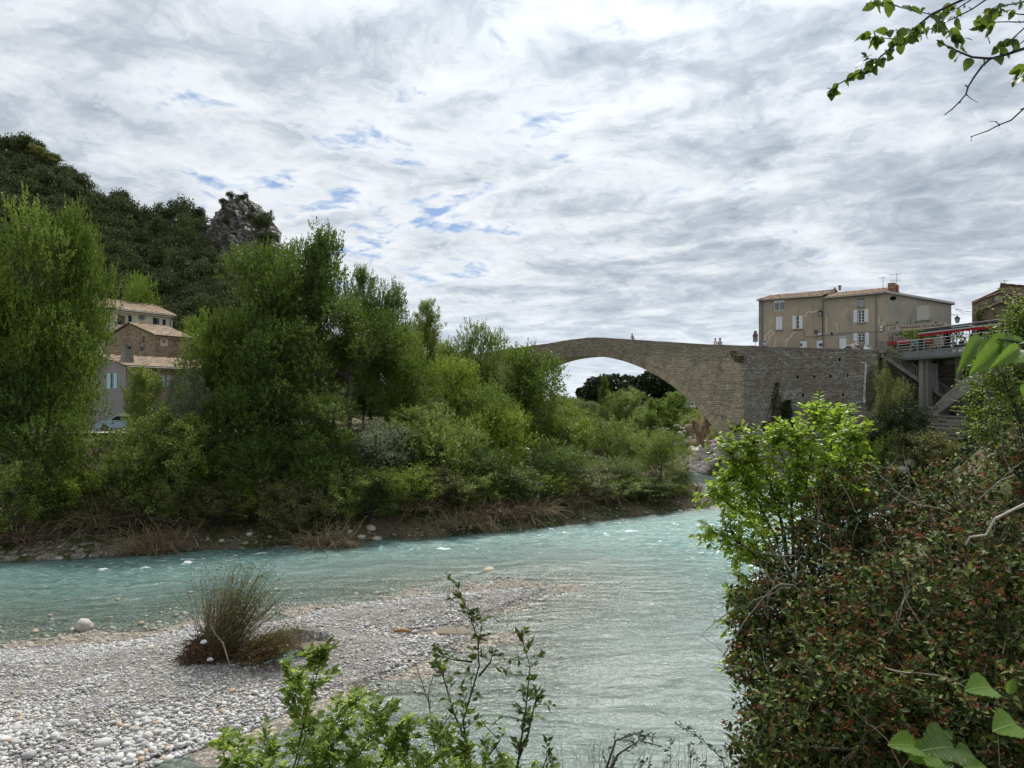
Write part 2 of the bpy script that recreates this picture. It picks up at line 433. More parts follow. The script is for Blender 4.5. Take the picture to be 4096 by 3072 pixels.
struct('deep_riverbed', grid_mesh(cxs, cys, lambda X, Y: np.minimum(H(X, Y), -.02) - .05, 'deep_riverbed', lambda X, Y, Z: ~is_land(X, Y) & outside(X, Y) | ((H(X, Y) < 0) & outside(X, Y))), M_BED)
far = MB()
far.quad((-3000, 236, 6.6), (3000, 236, 6.6), (3000, 4000, 6.6), (-3000, 4000, 6.6))
far.quad((128, -400, 7.6), (3000, -400, 7.6), (3000, 236, 7.6), (128, 236, 7.6))
far.quad((-3000, -400, 6.2), (-118, -400, 6.2), (-118, 236, 6.2), (-3000, 236, 6.2))
far.quad((-118, -400, 8.2), (128, -400, 8.2), (128, -15, 8.2), (-118, -15, 8.2))
struct('plain', far.mesh('plain'), M_GRASSL)

# ------------------------------------------------------------------ water
def m_water():
    m, nt, b = newmat('river_water'); nt.nodes.remove(b)
    out = nt.nodes['Material Output']; p = pos(nt)
    dep = attr(nt, 'depth').outputs['Fac']; foam = attr(nt, 'foam').outputs['Fac']
    px = vmul(nt, p, (.75, 1.5, 1)); 
    h1 = noi(nt, px, 1.6, 5, .6, .3); h2 = noi(nt, vmul(nt, p, (1.0, 2.0, 1)), 7.0, 4, .6, .2)
    hh = mth(nt, 'ADD', mth(nt, 'MULTIPLY', h1, .7), mth(nt, 'MULTIPLY', h2, .22))
    rough = attr(nt, 'riffle').outputs['Fac']
    h3 = noi(nt, vmul(nt, vadd(nt, p, vmul(nt, noi(nt, p, .2, 2, .5, 0, 1), (4, 2.5, 0))), (.22, 1.0, 1)), 1.0, 3, .55, .5)
    hh = mth(nt, 'ADD', hh, mth(nt, 'MULTIPLY', h3, 2.6))
    bmp = NN(nt, 'ShaderNodeBump', {'Height': hh, 'Strength': mth(nt, 'ADD', .6, mth(nt, 'MULTIPLY', rough, .4)), 'Distance': .32}).outputs[0]
    lum = noi(nt, vmul(nt, p, (.12, .3, 1)), 1.0, 4, .6, .4)
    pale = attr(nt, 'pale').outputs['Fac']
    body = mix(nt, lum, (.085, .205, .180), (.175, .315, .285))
    body = mix(nt, pale, body, mix(nt, lum, (.24, .33, .31), (.37, .43, .41)))  # paler water: reflected sky and light shallows put into the body colour
    body = mix(nt, mth(nt, 'MULTIPLY', sstep(nt, h1, .50, .74), .5), body, (.36, .48, .46))  # wave highlights painted into the body colour
    g1 = noi(nt, vmul(nt, p, (.55, 1.7, 1)), 3.6, 5, .68, .5)
    body = mix(nt, mth(nt, 'MULTIPLY', mth(nt, 'MULTIPLY', sstep(nt, g1, .52, .68), .9), mth(nt, 'ADD', .25, rough)), body, (.55, .64, .62))  # whitish crest streaks: glints and aerated water, both in the colour
    body = mix(nt, mth(nt, 'MULTIPLY', mth(nt, 'SUBTRACT', 1.0, sstep(nt, g1, .28, .45)), .5), body, (.03, .075, .066))
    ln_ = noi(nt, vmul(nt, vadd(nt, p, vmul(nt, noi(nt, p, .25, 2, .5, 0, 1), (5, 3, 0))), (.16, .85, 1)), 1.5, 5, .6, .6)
    body = mix(nt, mth(nt, 'MULTIPLY', mth(nt, 'MULTIPLY', sstep(nt, ln_, .50, .62), pale), .65), body, (.12, .20, .18))  # dark arcs of reflecting ripples painted into the near water
    fn = mth(nt, 'ADD', foam, mth(nt, 'MULTIPLY', mth(nt, 'SUBTRACT', noi(nt, vmul(nt, p, (1, 1.8, 1)), 8, 5, .75), .5), 1.9))
    ff = mth(nt, 'MULTIPLY', sstep(nt, fn, .45, .85), sstep(nt, foam, .02, .3))
    body = mix(nt, ff, body, (.74, .80, .79))
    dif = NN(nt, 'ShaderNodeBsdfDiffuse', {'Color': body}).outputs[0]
    tr = NN(nt, 'ShaderNodeBsdfTransparent', {'Color': (.82, .93, .90, 1)}).outputs[0]
    op = mth(nt, 'SUBTRACT', 1.0, mth(nt, 'EXPONENT', mth(nt, 'MULTIPLY', dep, -1.55)))
    op = mth(nt, 'MAXIMUM', mth(nt, 'MULTIPLY', op, 0.97), ff)
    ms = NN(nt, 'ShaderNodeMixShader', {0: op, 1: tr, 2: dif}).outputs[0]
    gl = NN(nt, 'ShaderNodeBsdfGlossy', {'Color': (1, 1, 1, 1), 'Roughness': .17, 'Normal': bmp}).outputs[0]
    fr = NN(nt, 'ShaderNodeFresnel', {'IOR': 1.33, 'Normal': bmp}).outputs[0]
    o2 = NN(nt, 'ShaderNodeMixShader', {0: mth(nt, 'MULTIPLY', fr, mth(nt, 'SUBTRACT', 1.0, mth(nt, 'MULTIPLY', ff, .8))), 1: ms, 2: gl}).outputs[0]
    L(nt, o2, out.inputs[0]); return m
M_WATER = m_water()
def build_water():
    nr, nc = 480, 410
    Yr = 9.5 * (215 / 9.5) ** (np.linspace(0, 1, nr)); t = np.linspace(-1.05, 1.05, nc)
    Y, T = np.meshgrid(Yr, t, indexing='ij'); X = T * Y
    h = H(X, Y); dep = np.clip(-h, 0, 3)
    rif = ss(Y, 26, 34) * (.45 + .55 * ss(fbm(X * .09, Y * .15, 2), -.4, .4)) * ss(Y, 120, 70)
    rif = np.maximum(rif, .18) * ss(dep, .05, .5)
    c, s_ = math.cos(.25), math.sin(.25)
    A = X * c + Y * s_; B = -X * s_ + Y * c
    wx = fbm(A * .12 + 3, B * .12, 2)
    w1 = fbm(A * .32 + wx, B * .85 + wx, 3); w2 = fbm(A * .9, B * 2.0 + 4, 3)
    ridge = 1 - np.abs(w1) * 1.6
    Z = rif * (.11 * ridge + .07 * w2) + (1 - rif) * .125 * fbm(A * .14 + wx * 1.5, B * .7 + wx * 1.5, 4, .45) * ss(dep, .03, .3)
    calm = ss(Y, 40, 22)
    Z = Z * (1 - .15 * calm)
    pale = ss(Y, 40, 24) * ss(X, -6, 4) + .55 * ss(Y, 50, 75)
    foam = ss(rif * (ridge * .6 + w2 * .7 + .55 * gnoise(X * .5, Y * .8) + .45 * gnoise(X * 1.7, Y * 3.1)), .55, 1.15) * ss(dep, .15, .5)
    V = np.stack([X, Y, Z - .04], -1).reshape(-1, 3); I = np.arange(nr * nc).reshape(nr, nc)
    F = np.stack([I[:-1, :-1], I[:-1, 1:], I[1:, 1:], I[1:, :-1]], -1).reshape(-1, 4)
    hv = h.reshape(-1); F = F[(hv[F] < .5).any(1)]
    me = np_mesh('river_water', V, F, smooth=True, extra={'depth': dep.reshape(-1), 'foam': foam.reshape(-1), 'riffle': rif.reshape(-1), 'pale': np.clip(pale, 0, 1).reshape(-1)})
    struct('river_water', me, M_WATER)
build_water()

# ------------------------------------------------------------------ pebbles: nobody could count them
def scatter(name, P, S, seed, mat, sub=1, flat=.6, nvar=6):
    r = RS(seed); n = len(P)
    var = [rock_shape(seed * 10 + k, sub, .22, flat) for k in range(nvar)]
    R = eul(r.randn(n) * .25, r.randn(n) * .25, r.rand(n) * 6.28)
    Sx = np.stack([S * (1 + .35 * r.rand(n)), S * (.75 + .3 * r.rand(n)), S * (.8 + .35 * r.rand(n))], -1)
    pieces(None, name, var, r.randint(0, nvar, n), m4(R, Sx[:, None, :].reshape(n, 1, 3), P), mat, 0, name, r, smooth=True)
def sample(n, x0, x1, y0, y1, cond, seed):
    r = RS(seed); X = x0 + (x1 - x0) * r.rand(n); Y = y0 + (y1 - y0) * r.rand(n); k = cond(X, Y); return X[k], Y[k]
vis = lambda X, Y: np.abs(X) < Y * .78 + 1.5
X, Y = sample(440000, -30, 16, 17, 42, lambda X, Y: (sdist(BAR, X, Y) > -.35) & vis(X, Y) & (sdist(PIT, X, Y) < -.2) & (gnoise(X * .5, Y * .5) > -.62) & ((Y < 29) | (gnoise(X * 31, Y * 29) > -.12)), 3)
r = RS(4); S = np.exp(r.randn(len(X)) * .5) * .0205 * (1 + .8 * ss(Y, 24, 19)) * (1 + .35 * gnoise(X * .45, Y * .45)) * (1 + .35 * ss(sdist(BAR, X, Y), 2.2, .3))
S = np.minimum(S, .16); k_ = S > .042
scatter('gravel', np.stack([X, Y, H(X, Y) + S * .25], -1)[k_], S[k_], 21, M_PEB)
scatter('fine_gravel', np.stack([X, Y, H(X, Y) + S * .25], -1)[~k_], S[~k_], 24, M_PEB, sub=0)
print('PEBBLES', k_.sum(), (~k_).sum())
X, Y = sample(16000, -32, 16, 24, 42, lambda X, Y: (sdist(BAR, X, Y) < -.1) & (sdist(BAR, X, Y) > -4.5) & vis(X, Y), 5)
S = np.exp(RS(6).randn(len(X)) * .5) * .06
scatter('submerged_pebbles', np.stack([X, Y, H(X, Y) + S * .05], -1), np.minimum(S, .2), 22, sub=0, mat=simple('submerged_stone', (.30, .275, .235), .7, .45, 2.0))
X, Y = sample(60000, -36, 26, 40, 80, lambda X, Y: (sdist(LEFT, X, Y) > -.5) & (sdist(LEFT, X, Y) < 1.8 + 1.2 * gnoise(X * .4, Y * .4)) & vis(X, Y), 7)
S = np.exp(RS(8).randn(len(X)) * .55) * .055
scatter('bank_gravel', np.stack([X, Y, H(X, Y) + S * .2], -1), np.minimum(S, .3), 23, sub=0, mat=simple('bank_stone', (.27, .25, .22), .9, .5, 2.0), flat=.55)
# larger stones one can pick out
def boulder(name, label, x, y, sx, sy, sz, seed, mat=M_WROCK, group=None, cat='rock', sub=2, zoff=.2, z=None):
    V, F = rock_shape(seed, sub, .16, 1.0)
    V = V * np.array([sx, sy, sz])
    me = np_mesh(name, V, F, np.full(len(V), RS(seed).rand()), True)
    zz = float(H(np.array([x]), np.array([y]))[0]) if z is None else z
    o = obj(name, me, mat, label=label, cat=cat, group=group, loc=(x, y, zz + sz * zoff)); o.rotation_euler = (0, 0, seed * 1.7)
    return o
x, y = G(84, 628); boulder('river_rock', 'pale rounded boulder standing alone in the shallow water left of the driftwood shrub', x, y, .5, .38, .36, 3, zoff=.45)
x, y = G(489, 569); boulder('river_rock', 'pale yellowish rock just breaking the surface of the open rapids in mid river', x, y, .5, .3, .22, 8, simple('yellow_rock', (.42, .36, .24), .6), zoff=.35, z=-.18)
x, y = G(22, 768 * .935, .4); boulder('cobble', 'orange brown cobble among white stones at the near end of the gravel bar', x, y, .15, .12, .09, 5, simple('orange_stone', (.42, .24, .10), .8), cat='stone', z=.45)
for i, (px, py, s) in enumerate([(103, 742, .26), (148, 742 - 10, .2), (219, 650, .15), (246, 632, .16), (201, 653, .17), (216, 692, .16), (232, 691, .16), (73, 731, .17), (55, 744, .15), (36, 738, .14), (17, 735, .2), (124, 768 - 22, .17), (62, 752, .16),
        (191, 625 + 40, .15), (240, 652, .16), (141, 718, .17), (182, 739, .15), (212, 741, .14), (255, 690, .14), (298, 702, .14), (30, 760, .2), (5, 751, .2), (90, 765, .18)]):
    x, y = G(px, py, .35)
    if sdist(BAR, np.array([x]), np.array([y]))[0] < .15: continue
    boulder('cobble', 'larger rounded pale cobble lying among the small stones of the gravel bar', x, y, s, s * .75, s * .6, 30 + i, M_PEB, 'larger cobbles on the gravel bar', 'stone', zoff=.35)
for i, (px, py, s) in enumerate([(28, 655, .28), (77, 637, .2), (97, 649, .16), (153, 630, .17), (50, 616, .16), (118, 600, .14), (160, 583, .15), (176, 616, .16), (141, 596 + 28, .2), (66, 601, .15), (190, 585 + 8, .18), (132, 632, .13), (110, 618, .15), (35, 632, .2)]):
    x, y = G(px, py, -.05)
    boulder('river_stone', 'small brownish stone poking out of the clear shallows beside the gravel bar', x, y, s, s * .7, s * .5, 60 + i, simple('wet_stone', (.28, .24, .18), .5, .3) if i == 0 else bpy.data.materials['wet_stone'], 'stones in the shallows', 'stone', zoff=.4, z=-.06)
for i, (px, py, s) in enumerate([(371, 534, .5), (377, 536, .4), (361, 538, .35), (350, 537, .3), (246, 533, .28), (250, 541, .3), (330, 541, .3), (459, 528, .28), (618, 518, .38), (630, 519, .34), (642, 517, .28), (653, 517, .3), (668, 512, .3), (680, 508, .3), (583, 527, .26),
        (560, 523, .24), (604, 522, .3), (180, 548, .25), (120, 553, .22), (60, 555, .22), (697, 503, .25), (704, 500, .3), (222, 543, .25), (296, 541, .26)]):
    x, y = G(px, py, .2)
    boulder('bank_rock', 'pale stone lying at the waterline below the bushes of the far bank', x, y, s, s * .8, s * .55, 90 + i, M_WROCK, 'stones along the far waterline', 'stone', zoff=.3)
# ================================================================== MASONRY
def m_masonry(name, cols, stain, base=None, dark=(.085, .08, .07), zdark=None):
    m, nt, b = newmat(name); r = piece_rnd(nt); p = pos(nt)
    c = ramp(nt, r, [(i / (len(cols) - 1), q) for i, q in enumerate(cols)])
    f = noi(nt, p, 5, 5, .65); g = noi(nt, p, .35, 5, .65)
    c = mix(nt, mth(nt, 'MULTIPLY', f, .4), c, tuple(x * .6 for x in cols[0]))
    k = sstep(nt, g, .42, .68)
    if zdark:
        sp = NN(nt, 'ShaderNodeSeparateXYZ', {0: p})
        zz = mth(nt, 'ADD', mth(nt, 'MULTIPLY', sp.outputs[2], zdark[2]), mth(nt, 'MULTIPLY', sp.outputs[0], zdark[3]))
        zz = mth(nt, 'ADD', zz, mth(nt, 'MULTIPLY', mth(nt, 'SUBTRACT', noi(nt, vmul(nt, p, (1, 1, .5)), .5, 5, .7), .5), zdark[4]))
        k = mth(nt, 'MAXIMUM', mth(nt, 'MULTIPLY', k, .35), sstep(nt, zz, zdark[0], zdark[1]))
    c = mix(nt, mth(nt, 'MULTIPLY', k, stain), c, dark)
    c = mix(nt, mth(nt, 'MULTIPLY', sstep(nt, noi(nt, p, 1.1, 6, .7), .60, .72), .45), c, (.42, .40, .36))
    c = mix(nt, mth(nt, 'MULTIPLY', sstep(nt, noi(nt, vmul(nt, p, (1, 1, .4)), .9, 6, .72), .52, .66), .6), c, tuple(x * 1.2 for x in dark))
    L(nt, c, b.inputs[0]); b.inputs['Roughness'].default_value = .95
    L(nt, bump(nt, f, .7, .03), b.inputs['Normal']); return m
M_BRSTONE = m_masonry('bridge_stone', [(.32, .25, .165), (.52, .43, .30), (.45, .39, .29), (.64, .55, .40), (.40, .34, .25)], .5, zdark=(12.5, 17.6, 1.0, 0.0, 7.0))
M_RWSTONE = m_masonry('retaining_wall_stone', [(.18, .165, .145), (.27, .245, .21), (.33, .30, .26), (.45, .41, .355)], .6, dark=(.17, .115, .07))
M_MORTAR = simple('old_mortar', (.36, .31, .245), .95, .4, 4.0, bmp=.5, bd=.03)
M_MORTARD = simple('dark_mortar', (.23, .215, .19), .95, .4, 4.0, bmp=.5, bd=.03)
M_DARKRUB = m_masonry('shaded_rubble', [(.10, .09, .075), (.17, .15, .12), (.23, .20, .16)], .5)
M_CONC = simple('weathered_concrete', (.23, .22, .195), .9, .35, 2.5, bmp=.3, bd=.02)
M_ASPH = simple('street_asphalt', (.08, .08, .08), .9, .2, 9)
def block_variants(n=5, seed=1):
    out = []; r = RS(seed)
    for k in range(n):
        j = lambda a: (r.rand() - .5) * a
        bk = [(-.5, 0, -.5), (.5, 0, -.5), (.5, 0, .5), (-.5, 0, .5)]
        fr = [(-.44 + j(.12), -1 + j(.3), -.40 + j(.16)), (.44 + j(.12), -1 + j(.3), -.40 + j(.16)), (.44 + j(.12), -1 + j(.3), .40 + j(.16)), (-.44 + j(.12), -1 + j(.3), .40 + j(.16))]
        V = np.array(bk + fr, float); F = np.array([(4, 5, 6, 7), (0, 1, 5, 4), (1, 2, 6, 5), (2, 3, 7, 6), (3, 0, 4, 7)])
        out.append((V, F))
    return out
BLK = block_variants()
def masonry(parent, s0, s1, lo, hi, zmin, zmax, hrow, wblk, mat, seed, off=0.0, proud=.05, N=300, name='stone', stuff='stone_courses', gap=.02, order=None, skip=None):
    r = RS(seed); T, S_ = [], []; z = zmin
    while z < zmax:
        h = hrow * (.6 + .8 * r.rand()); s = s0 - wblk * r.rand()
        while s < s1:
            wd = wblk * (.4 + 1.2 * r.rand()); a, b = max(s, s0), min(s + wd, s1); s += wd
            if b - a < .07: continue
            cm = (a + b) / 2; dz = (r.rand() - .5) * h * .34
            zl = max(z + dz, max(lo(a), lo(b)) + .0); zh = min(z + dz + h * (.72 + .34 * r.rand()), min(hi(a), hi(b)))
            if zh - zl < .05: continue
            if skip and skip(cm, (zl + zh) / 2): continue
            T.append((cm, off, (zl + zh) / 2)); S_.append((b - a - gap, proud * (.35 + 1.1 * r.rand()), zh - zl - gap))
        z += h
    T = np.array(T); S_ = np.array(S_); n = len(T)
    R = eul(np.zeros(n), (r.rand(n) - .5) * .06, np.zeros(n))
    od = np.argsort(-(S_[:, 0] * S_[:, 2]))
    pieces(parent, name, BLK, r.randint(0, len(BLK), n), m4(R, S_[:, None, :].reshape(n, 1, 3), T), mat, N, stuff, r, order=od)
    return n

# ------------------------------------------------------------------ the bridge
CS, CZ, RR = -23.61, -11.73, 28.04
TOPX = [-62, -39.1, -30.1, -25.8, -21.9, -19.5, -11.4, -3.17, 2.45, 14, 18.03, 30, 50]
TOPZ = [16.2, 18.05, 18.54, 18.9, 19.02, 18.86, 17.95, 17.06, 16.6, 15.65, 15.34, 15.0, 14.8]
top = lambda s: float(np.interp(s, TOPX, TOPZ))
def intr(s): return CZ + math.sqrt(max(RR * RR - (s - CS) ** 2, 0.0)) if -47.4 < s < 0.2 else -1.6
BW = 4.3
bridge = BF.thing('stone_bridge', 'old humpbacked stone bridge leaping the river in one great arch', 'bridge')
mb = MB(); ss_ = list(np.arange(-62, -47.4, 1.5)) + list(np.linspace(-47.4, 0.2, 90)) + [0.21, 1.2, 2.35]
for a, b in zip(ss_[:-1], ss_[1:]):
    la, lb = intr(a + 1e-6), intr(b - 1e-6)
    for y, fl in ((0, 0), (BW, 1)):
        q = [(a, y, la), (b, y, lb), (b, y, top(b)), (a, y, top(a))]
        mb.quad(*(q[::-1] if fl else q))
    if -47.5 < a and b <= .21: mb.quad((a, 0, la), (a, BW, la), (b, BW, lb), (b, 0, lb))
    for y0, y1, dz in ((0, .42, 0), (.42, BW - .42, -.95), (BW - .42, BW, 0)):
        mb.quad((a, y0, top(a) + dz), (b, y0, top(b) + dz), (b, y1, top(b) + dz), (a, y1, top(a) + dz))
    mb.quad((a, .42, top(a) - .95), (a, .42, top(a)), (b, .42, top(b)), (b, .42, top(b) - .95))
    mb.quad((a, BW - .42, top(a)), (a, BW - .42, top(a) - .95), (b, BW - .42, top(b) - .95), (b, BW - .42, top(b)))
mb.quad((.21, 0, -1.6), (.21, BW, -1.6), (.21, BW, 3.5), (.21, 0, 3.5))
part('core_masonry', mb, M_MORTAR, bridge)
def ringtop(s):
    R2 = RR + .85
    return CZ + math.sqrt(max(R2 * R2 - (s - CS) ** 2, 0)) if abs(s - CS) < R2 - .5 and s < .9 else -1.6
masonry(bridge, -48, 2.33, ringtop, lambda s: top(s) - .13, 0.5, 19.1, .215, .40, M_BRSTONE, 41, proud=.05)
# voussoirs of the arch ring
a0 = math.acos((0.1 - CS) / RR); a1 = math.pi - a0
M_VOUS = m_masonry('voussoir_stone', [(.44, .355, .235), (.50, .41, .28), (.56, .465, .33)], .62, zdark=(12.5, 17.0, 1.0, 0.0, 6.0))
nv = 128; r = RS(9)
for i in range(nv):
    t0 = a0 + (a1 - a0) * (i + .04) / nv; t1 = a0 + (a1 - a0) * (i + .96) / nv
    r1 = RR + .80 + .1 * r.rand(); pr = -.065 - .03 * r.rand()
    pl = [(CS + q * math.cos(t), CZ + q * math.sin(t)) for q, t in ((RR, t0), (r1, t0), (r1, t1), (RR, t1))]
    m_ = MB(); m_.prism(pl[::-1], pr, .03); part('voussoir', m_, M_VOUS, bridge)
# coping slabs along the parapet
s = -52.0; k = 0
while s < 17.9:
    wd = .7 + .35 * r.rand(); b = min(s + wd - .025, 17.95); m_ = MB(); e = .02 * r.rand(); y0 = -.05 - .03 * r.rand(); oo = -.4 if s > 2.4 else 0
    m_.hexa([(s, y0 + oo, top(s) - .125), (b, y0 + oo, top(b) - .125), (b, .46, top(b) - .125), (s, .46, top(s) - .125)],
            [(s, y0 + oo, top(s) + e), (b, y0 + oo, top(b) + e), (b, .46, top(b) + e), (s, .46, top(s) + e)])
    part('coping_slab', m_, M_RWSTONE, bridge); s += wd
# recess with a slab lintel beside the wall
m_ = MB(); q0 = BF.fs(2948, 1422); q1 = BF.fs(2992, 1412); m_.box(q0[0], 2.33, -.28, 0.0, q1[1] - .35, q1[1] - .05); part('lintel_slab', m_, M_VOUS, bridge)
# stepped footing of the pier
foot = BF.thing('bridge_pier_footing', 'pale coursed ashlar footing under the right end of the bridge', 'footing')
m_ = MB(); m_.box(-.35, 11.5, -1.35, -.06, -1.5, 4.6); m_.box(.1, 11.2, -.75, -.07, 4.6, 5.75); m_.box(-.3, 1.0, -1.3, 3, -1.5, 3.2); part('core', m_, M_MORTAR, foot)
M_ASHLAR = m_masonry('footing_ashlar', [(.27, .25, .21), (.36, .33, .28), (.42, .39, .34)], .45, dark=(.12, .12, .11))
masonry(foot, -.35, 11.5, lambda s: -.6, lambda s: 4.6, -.6, 4.6, .36, .8, M_ASHLAR, 5, off=-1.35, proud=.08, N=300)
masonry(foot, .1, 11.2, lambda s: 4.62, lambda s: 5.75, 4.62, 5.75, .28, .6, M_ASHLAR, 6, off=-.75, proud=.07, N=100)

# ------------------------------------------------------------------ the retaining wall, and its run on behind the stairs
rw = BF.thing('retaining_wall', 'tall grey rubble retaining wall carrying the street beside the bridge', 'wall')
m_ = MB()
for a, b in zip([2.35, 6, 10, 14], [6, 10, 14, 18.0]):
    m_.hexa([(a, -.36, -1), (b, -.36, -1), (b, .42, -1), (a, .42, -1)], [(a, -.36, top(a) - .12), (b, -.36, top(b) - .12), (b, .42, top(b) - .12), (a, .42, top(a) - .12)])
part('core_masonry', m_, M_MORTARD, rw)
put = [(BF.fs(2900 + x * .5424, 1000 + y * .5424, -.36)) for x, y in ((535, 938), (658, 937), (778, 932), (908, 928), (577, 1070), (714, 1066), (870, 1066), (845, 810))]
masonry(rw, 2.37, 18.0, lambda s: .3, lambda s: top(s) - .14, .3, 16.6, .19, .31, M_RWSTONE, 43, off=-.36, proud=.06,
        skip=lambda s, z: any(abs(s - a) < .2 and abs(z - b) < .22 for a, b in put))
m_ = MB()
for a, b in put: m_.box(a - .13, a + .13, -.375, -.37, b - .17, b + .17)
part('putlog_hole', m_, simple('hole_shade', (.006, .006, .006), 1, 0, bmp=0), rw, kind='stuff')  # thin black plates; the shade inside the holes is their colour
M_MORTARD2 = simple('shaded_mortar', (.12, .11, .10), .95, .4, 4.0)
bw = BF.thing('rubble_wall', 'shaded rubble wall standing behind the concrete stairs under the terrace', 'wall')
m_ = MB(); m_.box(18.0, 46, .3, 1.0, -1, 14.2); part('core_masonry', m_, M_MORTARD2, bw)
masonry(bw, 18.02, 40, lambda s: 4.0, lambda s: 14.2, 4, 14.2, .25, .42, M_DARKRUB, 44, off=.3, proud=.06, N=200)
# white drain pipe on the wall
m_ = MB(); pp = [BF.fs(2900 + x * .5424, 1000 + y * .5424, -.5) for x, y in ((1000, 828), (1042, 832), (1030, 1118), (968, 1125), (965, 1150))]
m_.tube([(a, -.5, b) for a, b in pp], .05, 5); 
dp = BF.thing('drain_pipe', 'thin white drain pipe bent down the face of the grey wall', 'pipe'); part('pipe', m_, simple('white_pvc', (.7, .7, .68), .5, .1), dp)
m_ = MB(); m_.box(pp[2][0] - .12, pp[2][0] + .12, -.6, -.42, pp[2][1] - .1, pp[2][1] + .12); part('junction_box', m_, bpy.data.materials['white_pvc'], dp)
m_ = MB(); m_.tube([(pp[0][0] + .3, -.47, pp[0][1] - .1), (pp[1][0] - .1, -.47, pp[1][1] - .12), (pp[2][0] - .13, -.47, pp[2][1] + .2)], .035, 5); part('conduit', m_, bpy.data.materials['white_pvc'], dp)
# street
m_ = MB()
for a, b in zip([2.35, 8, 14, 22, 34], [8, 14, 22, 34, 50]):
    m_.quad((a, .42, top(a) - .95), (b, .42, top(b) - .95), (b, 24, top(b) - .95), (a, 24, top(a) - .95))
o = part('street', m_, M_ASPH, None, kind='structure'); o.location = (BF.ax, BF.ay, 0); o.rotation_euler = (0, 0, BF.th)
m_ = MB(); m_.box(0.0, 2.3, 4.35, 24, -1, 15.6); m_.box(2.36, 45, 1.05, 24, 7, 13.8)
o = part('street_embankment', m_, M_MORTARD, None, kind='structure'); o.location = (BF.ax, BF.ay, 0); o.rotation_euler = (0, 0, BF.th)

# ================================================================== HOUSE KIT
def m_plaster(name, c, c2, patch=.5, cracks=False):
    m, nt, b = newmat(name); p = pos(nt)
    f = noi(nt, p, 4, 6, .65); g = noi(nt, vmul(nt, p, (1, 1, .7)), .28, 6, .62, .4)
    base = mix(nt, sstep(nt, g, .40, .62), c, c2)
    base = mix(nt, mth(nt, 'MULTIPLY', f, .35), base, tuple(x * .55 for x in c))
    st = noi(nt, vmul(nt, p, (1.6, 1.6, .16)), 1.2, 5, .7)
    base = mix(nt, mth(nt, 'MULTIPLY', sstep(nt, st, .52, .70), .6), base, tuple(x * .55 for x in c2))
    base = mix(nt, mth(nt, 'MULTIPLY', sstep(nt, noi(nt, p, .75, 6, .7, .3), .58, .64), .35), base, tuple(min(1, x * 1.25) for x in c))
    L(nt, base, b.inputs[0]); b.inputs['Roughness'].default_value = .95
    L(nt, bump(nt, f, .4, .02), b.inputs['Normal']); return m
M_WHITE = simple('white_paint', (.72, .74, .76), .6, .08, 5, bmp=.1)
M_GLASS = simple('dark_window_glass', (.02, .022, .025), .08, .2, spec=.6, bmp=0)
M_IRON = simple('dark_iron', (.03, .03, .032), .5, .2)
M_ZINC = simple('zinc_gutter', (.20, .195, .185), .6, .2)
def m_tile(name, cols):
    m, nt, b = newmat(name); r = piece_rnd(nt); p = pos(nt)
    c = ramp(nt, r, [(i / (len(cols) - 1), q) for i, q in enumerate(cols)])
    c = mix(nt, mth(nt, 'MULTIPLY', sstep(nt, noi(nt, p, 1.4, 5, .7), .45, .7), .6), c, (.12, .105, .085))
    L(nt, c, b.inputs[0]); b.inputs['Roughness'].default_value = .9; return m
M_TILE = m_tile('old_roof_tile', [(.20, .12, .075), (.30, .21, .14), (.26, .13, .08), (.35, .28, .20), (.17, .14, .11)])
M_TILEP = m_tile('pale_roof_tile', [(.27, .19, .13), (.37, .28, .20), (.31, .235, .165), (.43, .35, .26)])
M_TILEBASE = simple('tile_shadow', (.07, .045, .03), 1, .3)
_a = np.linspace(0, PI, 6)
def _tile(taper):
    V = np.array([(math.cos(q) * .5 * (taper if y else 1), y, math.sin(q) * (taper if y else 1)) for y in (0, 1) for q in _a])
    return V, np.array([(i + 1, i, 6 + i, 7 + i) for i in range(5)])
TILES = [_tile(.82), _tile(.88)]
def roof_plane(parent, o, e, v, wid, ln, mat, N=0, seed=1, tw=.235, tl=.36, keep=None, messy=0.0):
    e = np.array(e, float); v = np.array(v, float); e /= np.linalg.norm(e); v /= np.linalg.norm(v); n = np.cross(e, v); o = np.array(o, float)
    r = RS(seed); nc, nr = int(wid / tw), int(ln / tl)
    ii, jj = np.meshgrid(np.arange(nc), np.arange(nr)); ii = ii.ravel(); jj = jj.ravel()
    T = o + np.outer((ii + .5) * wid / nc, e) + np.outer(jj * ln / nr, v) + np.outer(.02 + .012 * r.randn(len(ii)), n)
    ang = r.randn(len(ii)) * (.02 + messy)
    R = np.empty((len(ii), 3, 3)); ca, sa = np.cos(ang)[:, None], np.sin(ang)[:, None]
    R[:, :, 0] = ca * e + sa * v; R[:, :, 1] = ca * v - sa * e; R[:, :, 2] = n
    T = T + np.outer(np.abs(r.randn(len(ii))) * messy * .5, n)
    S_ = np.tile([wid / nc * .93, ln / nr * 1.22, .075], (len(ii), 1))
    kk = np.ones(len(ii), bool) if keep is None else keep(T)
    T, R, S_ = T[kk], R[kk], S_[kk]
    m_ = MB(); c = [o, o + e * wid, o + e * wid + v * ln, o + v * ln]
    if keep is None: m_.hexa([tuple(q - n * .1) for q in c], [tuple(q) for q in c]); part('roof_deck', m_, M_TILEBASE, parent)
    pieces(parent, 'roof_tile', TILES, r.randint(0, 2, len(T)), m4(R, S_.reshape(-1, 1, 3), T), mat, N, 'roof_tiles', r, order=np.argsort(jj[kk], kind='stable'))
